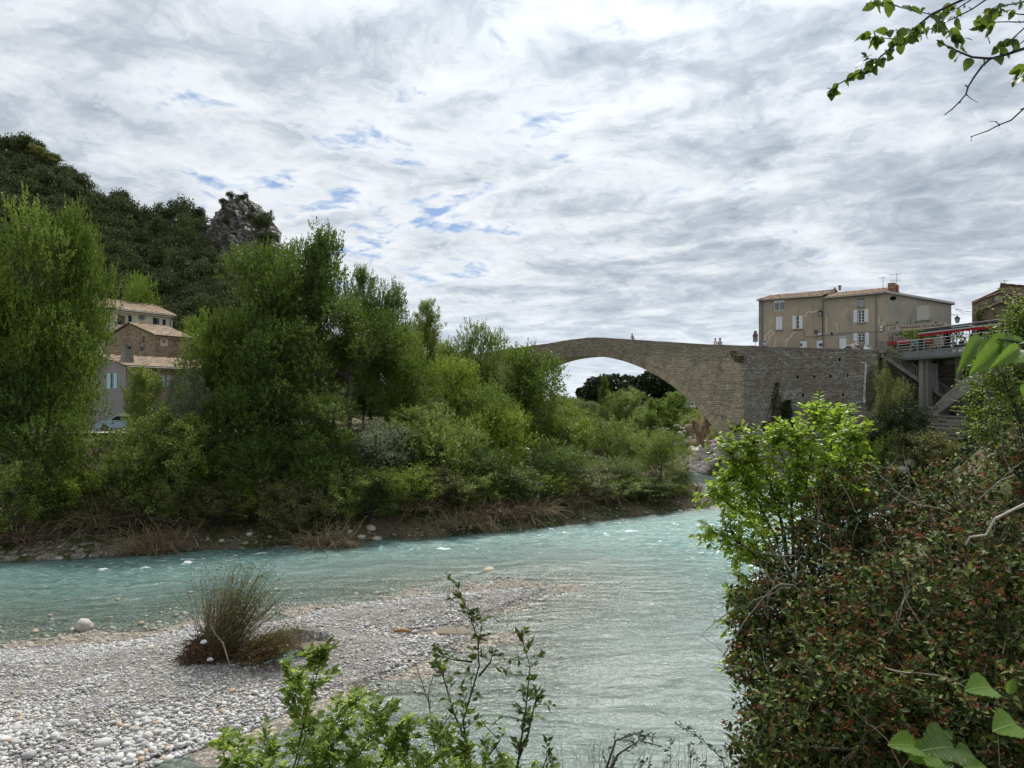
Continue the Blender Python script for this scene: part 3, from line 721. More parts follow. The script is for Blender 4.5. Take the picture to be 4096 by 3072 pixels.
def wall_holes(mb, s0, s1, z0, topf, holes, y=0.0, rev=.22, kinks=()):
    xs_ = sorted({s0, s1, *kinks, *[h[0] for h in holes], *[h[1] for h in holes]})
    for a, b in zip(xs_[:-1], xs_[1:]):
        hh = sorted([h for h in holes if h[0] <= a + 1e-6 and h[1] >= b - 1e-6], key=lambda h: h[2]); z = z0
        for h in hh: mb.quad((a, y, z), (b, y, z), (b, y, h[2]), (a, y, h[2])); z = h[3]
        mb.quad((a, y, z), (b, y, z), (b, y, topf(b)), (a, y, topf(a)))
    for a, b, c, d_ in holes:
        mb.quad((a, y, c), (b, y, c), (b, y + rev, c), (a, y + rev, c)); mb.quad((a, y + rev, d_), (b, y + rev, d_), (b, y, d_), (a, y, d_))
        mb.quad((a, y, c), (a, y + rev, c), (a, y + rev, d_), (a, y, d_)); mb.quad((b, y + rev, c), (b, y, c), (b, y, d_), (b, y + rev, d_))
        mb.quad((a, y + rev, c), (b, y + rev, c), (b, y + rev, d_), (a, y + rev, d_))
def window(parent, s0, s1, z0, z1, nx=2, nz=3, y=.1, fmat=None, fw=.07, bars=0):
    m_ = MB(); m_.box(s0, s0 + fw, y, y + .06, z0, z1); m_.box(s1 - fw, s1, y, y + .06, z0, z1); m_.box(s0 + fw, s1 - fw, y, y + .06, z0, z0 + fw); m_.box(s0 + fw, s1 - fw, y, y + .06, z1 - fw, z1)
    for i in range(1, nx):
        c = s0 + (s1 - s0) * i / nx; m_.box(c - fw * .6, c + fw * .6, y - .01, y + .05, z0 + fw, z1 - fw)
    for j in range(1, nz):
        c = z0 + (z1 - z0) * j / nz; m_.box(s0 + fw, s1 - fw, y + .005, y + .045, c - .02, c + .02)
    w_ = part('window', m_, fmat or M_WHITE, parent)
    m_ = MB(); m_.box(s0 + .02, s1 - .02, y + .07, y + .08, z0 + .02, z1 - .02); part('pane', m_, M_GLASS, w_)
    if bars:
        m_ = MB()
        for i in range(bars): c = s0 + fw + (s1 - s0 - 2 * fw) * (i + .5) / bars; m_.box(c - .012, c + .012, y - .09, y - .066, z0 + fw, z1 - .25)
        for zc in (z0 + .15, z0 + (z1 - z0) * .75): m_.box(s0 + fw, s1 - fw, y - .065, y - .045, zc - .012, zc + .012)
        part('window_grille', m_, M_WHITE, w_)
    return w_
def shutter(parent, s0, s1, z0, z1, mat, y=0, n=4, rails=True, name='shutter'):
    m_ = MB()
    for i in range(n):
        a = s0 + (s1 - s0) * i / n; b = s0 + (s1 - s0) * (i + 1) / n; m_.box(a + .006, b - .006, y - .055, y - .02, z0, z1)
    if rails:
        for zc in (z0 + (z1 - z0) * .14, z0 + (z1 - z0) * .84): m_.box(s0 + .02, s1 - .02, y - .075, y - .056, zc - .045, zc + .045)
    return part(name, m_, mat, parent)
def sill(parent, s0, s1, z, mat, y=0, d=.14, h=.08): m_ = MB(); m_.box(s0 - .12, s1 + .12, y - d, y + .1, z - h, z - .002); part('window_sill', m_, mat, parent)

# ================================================================== THE HOUSE ROW OVER THE RETAINING WALL
_h = BF.w(0, 5.5, 0); HF = Frame(_h.x, _h.y, .74, -.673)
r5 = lambda x, y: HF.fs(3000 + x * .27125, 1120 + y * .27125)
r6 = lambda x, y: HF.fs(3496 + x * .27125, 1120 + y * .27125)
def rect(f, x0, x1, y0, y1):
    a = f(x0, (y0 + y1) / 2)[0]; b = f(x1, (y0 + y1) / 2)[0]; xm = (x0 + x1) / 2; return [a, b, f(xm, y1)[1], f(xm, y0)[1]]
M_PL1 = m_plaster('ochre_render', (.44, .36, .26), (.36, .31, .24))
M_PL2 = m_plaster('greyed_render', (.44, .365, .27), (.36, .31, .245))
M_PL3 = m_plaster('sign_wall_render', (.42, .375, .315), (.32, .29, .25))
M_SCAR = simple('pale_crack_filler', (.60, .53, .41), .95, .15)
zst = lambda s: top(s) - .95
houseA = HF.thing('ochre_house', 'ochre rendered house with sagging brown tiles at the left end of the row', 'house')
houseB = HF.thing('restaurant_house', 'ochre house with white shutters and painted restaurant lettering on its right wall', 'house')
S0, S1, S2, S3 = 1.8, 10.05, 17.2, 24.0
wA1 = rect(r5, 352, 512, 300, 455); wA2 = rect(r5, 385, 476, 543, 735); wA3 = rect(r5, 680, 726, 530, 718)
dA1 = rect(r5, 735, 838, 893, 1000); dA2 = rect(r5, 965, 1072, 880, 1000)
for d_ in (dA1, dA2): d_[2] = zst(d_[0]) + .02
zA = lambda s: 23.08 + (22.88 - 23.08) * (s - S0) / (S1 - S0)
m_ = MB(); wall_holes(m_, S0, S1, 13.5, zA, [wA1, wA2, wA3, dA1, dA2]); m_.quad((S0, 9, 13.5), (S0, 0, 13.5), (S0, 0, 23.08), (S0, 9, 23.0)); m_.add([(S0, 0, 23.08), (S0, 4.5, 24.05), (S0, 9, 23)], [(0, 1, 2)])
m_.quad((S1, 9, 13.5), (S0, 9, 13.5), (S0, 9, 23), (S1, 9, 23)); m_.quad((S1, 0, 22.4), (S1, 9, 22.4), (S1, 4.5, 24.4), (S1, 4.4, 24.4)); part('wall', m_, M_PL1, houseA)
m_ = MB(); m_.box(S0 - .06, S0 + .55, -.03, 0.0, 13.6, 22.95); part('corner_quoin', m_, M_CONC, houseA)
window(houseA, *wA1, 2, 1, bars=9); m_ = MB(); m_.box(wA1[0], wA1[1], -.05, .09, wA1[3] - .28, wA1[3] + .02); part('roller_blind_box', m_, M_WHITE, houseA)
md = (wA2[0] + wA2[1]) / 2; shutter(houseA, wA2[0], md - .01, wA2[2], wA2[3], M_WHITE, .02); shutter(houseA, md + .01, wA2[1], wA2[2], wA2[3], M_WHITE, .02); sill(houseA, wA2[0], wA2[1], wA2[2], M_CONC, h=.13)
window(houseA, *wA3, 1, 3); q = rect(r5, 628, 678, 530, 722); shutter(houseA, *q, M_WHITE); q = rect(r5, 727, 777, 525, 718); shutter(houseA, *q, M_WHITE); q = rect(r5, 628, 777, 715, 722); sill(houseA, q[0] + .2, q[1] - .1, q[2], M_CONC, h=.13)
for d_, px_ in ((dA1, (742, 768)), (dA2, (1013, 1068))):
    m_ = MB(); m_.box(d_[0], d_[1], .08, .13, d_[2], d_[3]); dd = part('door', m_, M_WHITE, houseA)
    q = rect(r5, px_[0], px_[1], 935, 975); m_ = MB(); m_.box(q[0], q[1], .03, .078, q[2], q[3]); part('letter_box', m_, simple('grey_letter_box', (.10, .12, .13), .5), dd)
for x in (784, 1015):
    q = rect(r5, x - 9, x + 9, 875, 888); m_ = MB(); m_.box(q[0], q[1], -.02, -.002, q[2], q[3]); part('house_number_plate', m_, M_IRON, houseA)
def scar(parent, pts, f, wd=.07):
    P_ = [f(*p) for p in pts]; m_ = MB()
    for (a, b), (c, d_) in zip(P_[:-1], P_[1:]):
        l = math.hypot(c - a, d_ - b) + 1e-6; nx, nz = -(d_ - b) / l * wd, (c - a) / l * wd
        m_.quad((a - nx, -.004, b - nz), (c - nx, -.004, d_ - nz), (c + nx, -.004, d_ + nz), (a + nx, -.004, b + nz))
    part('filled_crack', m_, M_SCAR, parent)
scar(houseA, [(805, 550), (820, 510), (850, 470), (880, 467), (905, 477), (960, 465), (1010, 450), (1050, 430)], r5)
scar(houseA, [(218, 890), (222, 830), (245, 805), (265, 795), (285, 760), (320, 743)], r5)
scar(houseA, [(272, 880), (285, 840), (310, 818), (345, 800), (352, 745)], r5, .05)
scar(houseA, [(528, 985), (530, 930), (545, 880), (590, 850), (610, 810), (650, 775), (685, 762)], r5)
scar(houseA, [(375, 870), (385, 905), (362, 950), (365, 985)], r5, .05)
m_ = MB(); wB1 = rect(r5, 1590, 1690, 265, 395); wB2 = rect(r5, 1590, 1690, 445, 625); wB3 = rect(r5, 1590, 1698, 790, 960); dB = rect(r5, 1310, 1422, 848, 1000); dB[2] = zst(dB[0]) + .02; tB = rect(r5, 1314, 1420, 800, 838)
tB[0], tB[1] = dB[0], dB[1]; vB = rect(r5, 1190, 1220, 773, 815); wC = rect(r6, 637, 818, 380, 590)
ST = S2; zB = lambda s: 22.52 if s <= ST else 22.52 - .30 * (s - ST)
wall_holes(m_, S1 + .01, S3, 13.3, zB, [wB1, wB2, wB3, dB, tB, vB, wC], kinks=(ST,))
m_.quad((S3, 0, 13.3), (S3 - 3.4, 9, 13.3), (S3 - 3.4, 9, zB(S3 - 3.4)), (S3, 0, zB(S3))); m_.quad((S3 - 3.4, 9, 13.3), (S1, 9, 13.3), (S1, 9, 22), (S3 - 3.4, 9, 21.3))
m_.quad((ST, 0, 22.5), (ST, 9, 22.5), (ST, 4.6, 23.7), (ST, 4.5, 23.7)); part('wall', m_, M_PL2, houseB)
window(houseB, *wB1, 2, 3, fmat=simple('grey_window_frame', (.38, .40, .42), .6, .1), bars=7); sill(houseB, wB1[0], wB1[1], wB1[2], M_CONC)
window(houseB, *wB2, 2, 4); window(houseB, *wB3, 2, 4)
for x0, x1, y0, y1 in ((1528, 1584, 440, 628), (1692, 1746, 428, 618), (1528, 1586, 785, 965), (1702, 1758, 775, 962)): shutter(houseB, *rect(r5, x0, x1, y0, y1), M_WHITE)
sill(houseB, wB2[0], wB2[1], wB2[2] - .02, M_CONC)
m_ = MB(); m_.box(dB[0] + .02, dB[1] - .02, .08, .13, dB[2], dB[3]); dd = part('door', m_, M_WHITE, houseB); q = rect(r5, 1328, 1355, 902, 938); m_ = MB(); m_.box(q[0], q[1], .04, .078, q[2], q[3]); part('letter_box', m_, M_WHITE, dd)
window(houseB, *tB, 3, 1)
shutter(houseB, wC[0], wC[1], wC[2], wC[3], simple('cream_shutter_paint', (.50, .49, .42), .7, .1), .02, n=11); sill(houseB, wC[0], wC[1], wC[2], M_CONC, h=.1)
scar(houseB, [(1120, 545), (1137, 570), (1128, 640), (1135, 700), (1128, 790)], r5, .06); scar(houseB, [(1255, 642), (1280, 640), (1285, 700), (1295, 760)], r5, .05); scar(houseB, [(1897, 550), (1905, 590), (1898, 640)], r5, .06)
a = r6(282, 270); m_ = MB(); m_.add([(a[0] + .36 * math.cos(t), -.006, a[1] + .26 * math.sin(t)) for t in np.linspace(0, 6.283, 17)[:-1]], [tuple(range(16))]); part('oval_vent', m_, simple('vent_dark', (.012, .012, .012), 1, 0, bmp=0), houseB)
m_ = MB(); m_.box(vB[0], vB[1], .1, .12, vB[2], vB[3]); part('vent_grille', m_, M_IRON, houseB)
# sign wall: grey patch, boards, lettering
z0_ = 15.05; m_ = MB(); m_.quad((ST + .55, -.003, z0_), (S3 - .02, -.003, z0_), (S3 - .02, -.003, zB(S3) - .1), (ST + .55, -.003, zB(ST + .55) - .25)); 
w3 = MB(); wall_holes(w3, ST + .55, S3 - .02, z0_, lambda s: zB(s) - .12, [wC], y=-.004, rev=.02); part('sign_wall_render', w3, M_PL3, houseB)
bd = [r6(200, 690)[0], r6(1082, 690)[0]]; zb0, zb1 = r6(640, 740)[1] + .02, r6(640, 655)[1]
zl0, zl1, zr0, zr1 = r6(200, 742)[1], r6(200, 685)[1], r6(1080, 692)[1], r6(1080, 632)[1]
zbm = (zl0 + zr0) / 2; ztm = (zl1 + zr1) / 2
m_ = MB(); m_.box(bd[0], bd[1], -.012, -.006, zbm, ztm); part('sign_panel', m_, simple('faded_pink_panel', (.52, .44, .36), .9, .12), houseB)
M_LET = simple('painted_brown_lettering', (.045, .015, .012), .8, .1, bmp=0)
M_LET2 = simple('painted_grey_lettering', (.06, .05, .045), .8, .1, bmp=0)
def text(parent, body, s0, s1, z, h, mat, y=-.016, name='sign_lettering', bold=.012):
    cu = bpy.data.curves.new(name, 'FONT'); cu.body = body; cu.size = 1; cu.extrude = .001; cu.offset = bold
    o = bpy.data.objects.new(name, cu); col.objects.link(o)
    bpy.context.view_layer.update(); dx, dy = o.dimensions.x, o.dimensions.y
    o.scale = ((s1 - s0) / max(dx, .01), h / max(dy, .01), 1); o.rotation_euler = (PI / 2, 0, 0); o.location = (s0, y, z); o.parent = parent
    me = bpy.data.meshes.new_from_object(o.evaluated_get(bpy.context.evaluated_depsgraph_get())); o2 = obj(name, me, mat, parent); o2.scale = o.scale; o2.rotation_euler = o.rotation_euler; o2.location = o.location; bpy.data.objects.remove(o); return o2
hs = ztm - zbm
text(houseB, 'LES TERRASSES DU PONT', r6(235, 690)[0], r6(1035, 660)[0], zbm + .22 * hs, .60 * hs, M_LET, bold=.03)
a, b = r6(210, 835), r6(360, 830)
text(houseB, 'C', a[0], r6(250, 800)[0], r6(230, 838)[1], .52, M_LET2, y=-.008); text(houseB, 'OMPTOIR', r6(262, 830)[0], r6(262, 830)[0] + 2.25, r6(262, 832)[1], .30, M_LET2, y=-.008)
text(houseB, 'LE', r6(296, 775)[0], r6(328, 770)[0], r6(310, 785)[1], .17, M_LET2, y=-.008); text(houseB, 'DES VIEUX MOULINS', r6(210, 870)[0], r6(210, 870)[0] + 3.3, r6(360, 880)[1], .33, M_LET2, y=-.008)
for x in (350, 630, 925):
    q = r6(x, 655); m_ = MB(); m_.tube([(q[0], -.03, q[1] + .15), (q[0], -.4, q[1] + .3), (q[0], -.45, q[1] + .22)], .02, 5); m_.box(q[0] - .09, q[0] + .09, -.52, -.38, q[1] + .12, q[1] + .24); part('spot_lamp', m_, M_IRON, houseB)
m_ = MB(); q0, q1 = r6(165, 960), r6(860, 930); m_.hexa([(q0[0], -1.3, q0[1] - .1), (q1[0], -1.3, q0[1] - .1), (q1[0], -.01, q0[1] + .1), (q0[0], -.01, q0[1] + .1)], [(q0[0], -1.3, q0[1] + .12), (q1[0], -1.3, q0[1] + .12), (q1[0], -.01, q0[1] + .45), (q0[0], -.01, q0[1] + .45)])
part('shop_awning', m_, simple('dull_red_canvas', (.28, .045, .04), .8, .15), houseB)
# roofs
rA = obj('roof', None, parent=houseA); rB = obj('roof', None, parent=houseB)
vA = np.array((0, 4.9, 1.15)); roof_plane(rA, (S0 - .25, -.32, 22.98), (8.45, 0, -.2), vA, 8.5, 5.0, M_TILE, 0, 3, messy=.05)
roof_plane(rA, (S1 + .1, 9.4, 22.9), (-1, 0, 0), (0, -4.9, 1.15), 8.5, 5.0, M_TILE, 0, 4)
roof_plane(rB, (S1 + .15, -.32, 22.5), (1, 0, 0), vA, S2 - S1 + .1, 4.95, M_TILE, 250, 5)
roof_plane(rB, (S2 - .2, 9.4, 22.4), (-1, 0, 0), (0, -4.9, 1.15), 7.2, 5.0, M_TILE, 0, 6)
roof_plane(rB, (S3 + .4, -.2, zB(S3) - .02), (-.36, 1, .108), (-1, 0, .30), 9.9, 7.2, M_TILE, 0, 7)
m_ = MB(); m_.hexa([(S2 - .05, -.36, 22.5), (S3 + .35, -.36, zB(S3) - .05), (S3 + .35, -.20, zB(S3) - .05), (S2 - .05, -.20, 22.5)], [(S2 - .05, -.36, 22.75), (S3 + .35, -.36, zB(S3) + .2), (S3 + .35, -.2, zB(S3) + .2), (S2 - .05, -.2, 22.75)]); part('verge_flashing', m_, simple('pale_metal_flashing', (.42, .42, .40), .6, .1), rB)
nn_ = 30; T = np.array([(S2 + (S3 - S2) * (i + .5) / nn_, -.34, zB(S2 + (S3 - S2) * (i + .5) / nn_) - .05) for i in range(nn_)])
pieces(rB, 'verge_tile', TILES, np.zeros(nn_, int), m4(np.tile(np.eye(3), (nn_, 1, 1)), np.tile([.21, .4, .1], (nn_, 1)).reshape(-1, 1, 3), T), M_TILE, 30)
m_ = MB(); m_.tube([(S0 - .2, -.4, 22.92), (S1, -.4, 22.76)], .075, 6); m_.tube([(S1 + .05, -.4, 22.42), (S2 - .05, -.4, 22.42)], .075, 6); part('gutter', m_, M_ZINC, houseB)
for nm, x, h_, ya in (('downpipe', S1 + .05, houseB, 22.4), ('downpipe', r5(1862, 600)[0], houseB, 22.35)):
    m_ = MB(); m_.tube([(x, -.38, ya), (x, -.1, ya - .35), (x, -.1, 14.6)], .06, 6); part(nm, m_, M_ZINC, h_)
m_ = MB(); q = r5(183, 600); m_.tube([(q[0], -.38, 22.85), (q[0], -.09, 22.5), (q[0], -.09, 15.0)], .04, 6); part('downpipe', m_, M_ZINC, houseA)
def cable(name, parent, P_, rad=.02, mat=None):
    m_ = MB(); m_.tube(P_, rad, 4, False); return part(name, m_, mat or M_IRON, parent)
cable('wall_cable', houseB, [(*r5(x, y)[:1], -.05, r5(x, y)[1]) for x, y in ((1080, 818), (1190, 815), (1280, 805), (1300, 790), (1450, 780), (1700, 770), (1950, 762), (1975, 740), (1975, 690), (2000, 672), (2160, 665))])
cable('wall_cable', houseA, [(*r5(x, y)[:1], -.05, r5(x, y)[1]) for x, y in ((795, 735), (798, 835), (850, 842), (980, 838), (1060, 820), (1085, 790))])
cable('wall_cable', houseA, [(*r5(x, y)[:1], -.12, r5(x, y)[1]) for x, y in ((1080, 290), (1078, 430), (1072, 560), (1070, 820), (1090, 860))], .03)
for x0, x1, y0, y1, nm, h_ in ((1002, 1036, 785, 812, 'junction_box', houseA), (1038, 1064, 794, 814, 'junction_box', houseA), (1925, 1956, 678, 712, 'meter_box', houseB), (1930, 1958, 728, 752, 'meter_box', houseB)):
    q = rect(r5, x0, x1, y0, y1); m_ = MB(); m_.box(q[0], q[1], -.16, -.002, q[2], q[3]); part(nm, m_, M_WHITE, h_)
q = rect(r5, 190, 265, 912, 952); m_ = MB(); m_.box(q[0], q[1], -.03, -.005, q[2], q[3]); sp = part('tourist_panel', m_, simple('white_blue_panel', (.5, .55, .62), .5, .1), houseA)
text(sp, '+', q[0] + .08, q[0] + .42, q[2] + .12, .3, M_IRON, y=-.034, name='panel_symbol'); m_ = MB(); m_.box(q[0] + .5, q[1] - .06, -.036, -.031, q[2] + .08, q[3] - .1); part('panel_picture', m_, simple('panel_blue', (.12, .16, .22), .5, .5, 9), sp)
# chimneys, aerials
ch = HF.thing('brick_chimney', 'red brick chimney with a broken top at the right end of the tiled roof', 'chimney')
a = r5(1962, 120)[0] + .2; m_ = MB(); m_.box(a, a + .75, 1.2, 1.9, 22.4, 23.75); part('stack', m_, M_MORTAR, ch)
masonry(ch, a, a + .75, lambda s: 22.6, lambda s: 23.75, 22.6, 23.75, .1, .22, simple('chimney_brick', (.25, .085, .05), .9, .4, 5), 8, off=1.2, proud=.02, N=60, name='brick', gap=.015)
m_ = MB(); m_.tube([(a + .95, 1.6, 22.5), (a + .95, 1.6, 23.5)], .16, 8); part('chimney_pot', m_, simple('terracotta_pot', (.3, .12, .07), .9), ch)
cp = HF.thing('roof_vent', 'small clay vent cowl on the ridge of the sagging brown roof', 'vent'); a = r5(1030, 130)[0] + 1.0; m_ = MB(); m_.tube([(a, 4.4, 23.9), (a, 4.4, 24.35)], .15, 8); m_.box(a - .2, a + .2, 4.2, 4.6, 24.38, 24.44); m_.box(a - .14, a + .14, 4.3, 4.5, 24.44, 24.55); part('cowl', m_, simple('clay_cowl', (.25, .17, .12), .9), cp)
def aerial(label, fr, s, off, z0, z1, arms, nrod, group='roof aerials'):
    t = thing('tv_aerial', label, 'aerial', tuple(fr.w(s, off, z0)), fr.th); h = z1 - z0
    m_ = MB(); m_.tube([(0, 0, 0), (0, 0, h)], .028, 5); part('mast', m_, M_ZINC, t)
    for zf, l, k in arms:
        m_ = MB(); m_.tube([(-l, 0, h * zf), (l * .6, 0, h * zf - .04)], .016, 4)
        for i in range(k): x = -l + l * 1.6 * i / (k - 1); m_.tube([(x, -.28, h * zf), (x, .28, h * zf + .1)], .01, 4); m_.tube([(x, 0, h * zf - .12), (x, 0, h * zf + .14)], .01, 4)
        part('crossarm', m_, M_ZINC, t)
    return t
s_ = HF.fs(3532, 1150, 2.0)[0]; aerial('shorter square headed aerial rising beside the brick chimney', HF, s_, 2.0, 23.2, HF.fs(3532, 1108, 2.0)[1], [(.93, .45, 6)], 6)
s_ = HF.fs(3587, 1160, 2.5)[0]; aerial('tall bare aerial with three crossarms right of the brick chimney', HF, s_, 2.5, 22.0, HF.fs(3587, 1094, 2.5)[1], [(.97, .8, 8), (.72, .7, 7), (.42, .6, 5)], 6)
# wall lanterns
def lantern(label, P_, bracket):
    t = thing('wall_lantern', label, 'street lamp', tuple(P_), HF.th); m_ = MB()
    m_.tube([bracket, (bracket[0] * .4, bracket[1] * .6, .55), (0, 0, .5)], .025, 5); part('bracket', m_, M_IRON, t)
    m_ = MB(); m_.add([(x * w_, y * w_, z) for z, w_ in ((-.35, .13), (.12, .22)) for x, y in ((-1, -1), (1, -1), (1, 1), (-1, 1))], [(0, 1, 5, 4), (1, 2, 6, 5), (2, 3, 7, 6), (3, 0, 4, 7), (3, 2, 1, 0)]); part('lamp_glass', m_, simple('lantern_glass', (.30, .32, .33), .2, .1), t)
    m_ = MB(); m_.add([(x * .27, y * .27, .121) for x, y in ((-1, -1), (1, -1), (1, 1), (-1, 1))] + [(0, 0, .42)], [(0, 1, 4), (1, 2, 4), (2, 3, 4), (3, 0, 4), (3, 2, 1, 0)]); m_.tube([(0, 0, .38), (0, 0, .5)], .03, 5)
    for x, y in ((-1, -1), (1, -1), (1, 1), (-1, 1)): m_.tube([(x * .13, y * .13, -.36), (x * .225, y * .225, .12)], .018, 4)
    m_.box(-.13, .13, -.13, .13, -.40, -.36); part('lamp_frame', m_, M_IRON, t)
q = r5(1065, 490); lantern('black lantern on the wall between the two ochre houses', HF.w(q[0] - .1, -.5, q[1]), (.25, .45, .7))
q = HF.fs(3496 + 1228 * .27125, 1120 + 600 * .27125, -.2); lantern('black lantern hanging in the sky gap right of the restaurant wall', HF.w(q[0], -.2, q[1] + .15), (-1.0, .3, .75))
# creeper and ragged eave at the right end of the house
# ================================================================== SIGN POSTS
def signpost(label, fr, s, off, z0, plates):
    t = thing('sign_post', label, 'road sign', tuple(fr.w(s, off, z0)), fr.th)
    m_ = MB(); m_.tube([(0, 0, 0), (0, 0, plates[0][2] - z0 + .2)], .035, 6); part('post', m_, M_ZINC, t)
    for kind, w_, zc, h in plates:
        m_ = MB(); zc -= z0
        if kind == 'disc':
            m_.add([(w_ * math.cos(q), -.05, zc + w_ * math.sin(q)) for q in np.linspace(0, 6.283, 21)[:-1]] + [(w_ * math.cos(q), -.03, zc + w_ * math.sin(q)) for q in np.linspace(0, 6.283, 21)[:-1]],
                   [tuple(range(20)), tuple(range(39, 19, -1))] + [(i, 20 + i, 20 + (i + 1) % 20, (i + 1) % 20) for i in range(20)])
            d_ = part('sign_disc', m_, simple('sign_grey_face', (.16, .15, .155), .5, .1), t)
            m_ = MB(); m_.add([(w_ * .55 * math.cos(q), -.056, zc + w_ * .55 * math.sin(q)) for q in np.linspace(0, 6.283, 17)[:-1]], [tuple(range(16))]); part('sign_face', m_, simple('sign_dull_red', (.16, .06, .06), .5, .1), d_)
        else:
            m_.box(-w_, w_, -.05, -.03, zc - h, zc + h); part('sign_plate', m_, M_ZINC, t)
    return t
q = HF.fs(3022, 1343, -3.2); signpost('grey road sign post with round disc between two plates left of the ochre house', HF, q[0], -3.2, 14.9, [('plate', .2, HF.fs(3022, 1328, -3.2)[1], .16), ('disc', .38, q[1], 0), ('plate', .33, HF.fs(3022, 1360, -3.2)[1], .26)])
q = HF.fs(3265, 1328, -1.5); signpost('thin post with one round sign in front of the second white door', HF, q[0], -1.5, 14.6, [('disc', .33, q[1], 0)])

# ================================================================== PEOPLE
M_SKIN = simple('skin', (.42, .25, .18), .6, .1, 12, bmp=0)
def person(label, P_, rz, shirt, trousers, hair, pose='stand', arm=.25, hat=None, group=None):
    "one skinned body; P_ is where the feet (or the seat) rest"
    t = thing('person', label, 'person', tuple(P_), rz)
    lift = 0
    if pose == 'sit': hip, knee, foot = (0, 0, .12), (0, -.42, .14), (0, -.48, -.32)
    elif pose == 'lean': hip, knee, foot = (0, .12, .92), (0, .1, .5), (0, .12, .05)
    else: hip, knee, foot = (0, 0, .92), (0, -.03, .5), (0, 0, .05)
    lean = -.28 if pose == 'lean' else (-.06 if pose == 'sit' else 0)
    hx, hy, hz = hip
    V = [(0, hy, hz), (0, hy + lean * .5, hz + .28), (0, hy + lean, hz + .5), (0, hy + lean * 1.1, hz + .60), (0, hy + lean * 1.3 - .02, hz + .74)]; Rr = [.155, .14, .165, .06, .105]; E = [(0, 1), (1, 2), (2, 3), (3, 4)]
    V.append((0, V[4][1] - .01, V[4][2] + .09)); Rr.append(.095); E.append((4, 5))
    for s_ in (-1, 1):
        b = len(V)
        V += [(s_ * .10, hy, hz - .05), (s_ * .12 + knee[0], knee[1] + 0, knee[2]), (s_ * .12, foot[1] + .02, foot[2] + .02), (s_ * .13, foot[1] - .16, foot[2] - .01)]; Rr += [.095, .068, .045, .04]; E += [(0, b), (b, b + 1), (b + 1, b + 2), (b + 2, b + 3)]
        b = len(V); sy = hy + lean
        fwd = -arm if pose != 'lean' else -.42
        V += [(s_ * .20, sy, hz + .49), (s_ * .25, sy + fwd * .35, hz + .24), (s_ * .14 if pose != 'stand' else s_ * .24, sy + fwd, hz + .08 + abs(fwd) * .3), (s_ * .10 if pose != 'stand' else s_ * .24, sy + fwd * 1.3, hz + .03 + abs(fwd) * .3)]; Rr += [.065, .045, .035, .035]; E += [(2, b), (b, b + 1), (b + 1, b + 2), (b + 2, b + 3)]
    me = bpy.data.meshes.new('person_body'); me.from_pydata(V, E, []); me.update()
    tmp = bpy.data.objects.new('tmp', me); col.objects.link(tmp)
    md = tmp.modifiers.new('s', 'SKIN'); md.use_smooth_shade = True
    for i, rr in enumerate(Rr): me.skin_vertices[0].data[i].radius = (rr * 1.25, rr)
    me.skin_vertices[0].data[0].use_root = True
    sb = tmp.modifiers.new('u', 'SUBSURF'); sb.levels = 1; sb.render_levels = 1
    dg = bpy.context.evaluated_depsgraph_get(); m2 = bpy.data.meshes.new_from_object(tmp.evaluated_get(dg)); bpy.data.objects.remove(tmp)
    m2.name = 'body'
    for m in (M_SKIN, simple('shirt', shirt, .9, .2, 8), simple('trousers', trousers, .9, .2, 8)): m2.materials.append(m)
    for p in m2.polygons:
        c = p.center; k = 0
        if c.z < hz + .02 and abs(c.x) < .2 and not (pose != 'stand' and c.y < sy - .25 and c.z > hz): k = 2
        elif c.z < hz + .56 and c.z > hz - .02 and abs(c.x) < .24 + .05: k = 1
        if k == 1 and abs(c.x) > .19 and c.z < hz + .3: k = 0
        p.material_index = k
    o = obj('body', m2, None, t)
    m_ = MB(); hc = V[5]; r = RS(3)
    if hair is not None:
        hb, fc = rock_shape(4, 2, .1); hb = hb * np.array([.115, .125, .12]) + np.array([0, hc[1] + .03, hc[2] + .02])
        obj('hair', np_mesh('hair', hb, fc, smooth=True), simple('hair', hair, .8, .3, 20), t)
    if hat is not None:
        m_.tube([(0, hc[1], hc[2] + .05), (0, hc[1], hc[2] + .07), (0, hc[1], hc[2] + .071), (0, hc[1], hc[2] + .16), (0, hc[1], hc[2] + .18)], [.2, .19, .115, .10, .02], 12); part('hat', m_, simple('hat', hat, .8), t)
    for s_ in (-1, 1):
        m_ = MB(); m_.tube([(s_ * .035, hc[1] - .098, hc[2] - .025), (s_ * .035, hc[1] - .108, hc[2] - .025)], .012, 6); part('eye', m_, simple('eye', (.03, .02, .02), .4) if 'eye' not in bpy.data.materials else bpy.data.materials['eye'], t)
    return t
def on_wall(sx, off, dz=0): s = BF.fs(sx, 1370, off)[0]; return BF.w(s, off, top(s) + dz), s
P_, s = on_wall(2532, .75, -.95 + .0); person('person in light clothes leaning on the parapet near the top of the arch', P_, BF.th, (.32, .31, .28), (.08, .08, .1), (.05, .04, .03), 'lean')
P_, s = on_wall(2861, 1.2, -.95); person('person in white shirt standing behind the parapet, left of a dark haired companion', P_, BF.th + PI * .9, (.6, .6, .58), (.1, .1, .12), (.04, .03, .03))
P_, s = on_wall(2880, 1.3, -.95); person('dark haired person with pale bag straps standing behind the parapet', P_, BF.th + PI * 1.1, (.35, .3, .22), (.05, .05, .06), (.015, .012, .012), hat=(.04, .04, .04))
P_, s = on_wall(3415, .1, .02); person('person with pale cap and cream shirt sitting on the wall by the white car', P_, BF.th + PI * .85, (.55, .48, .38), (.45, .40, .33), None, 'sit', hat=(.6, .55, .45))
P_, s = on_wall(3447, .1, .02); person('person with long dark hair and grey vest sitting on the wall by the white car', P_, BF.th + PI * 1.1, (.2, .19, .17), (.10, .11, .12), (.03, .015, .01), 'sit')
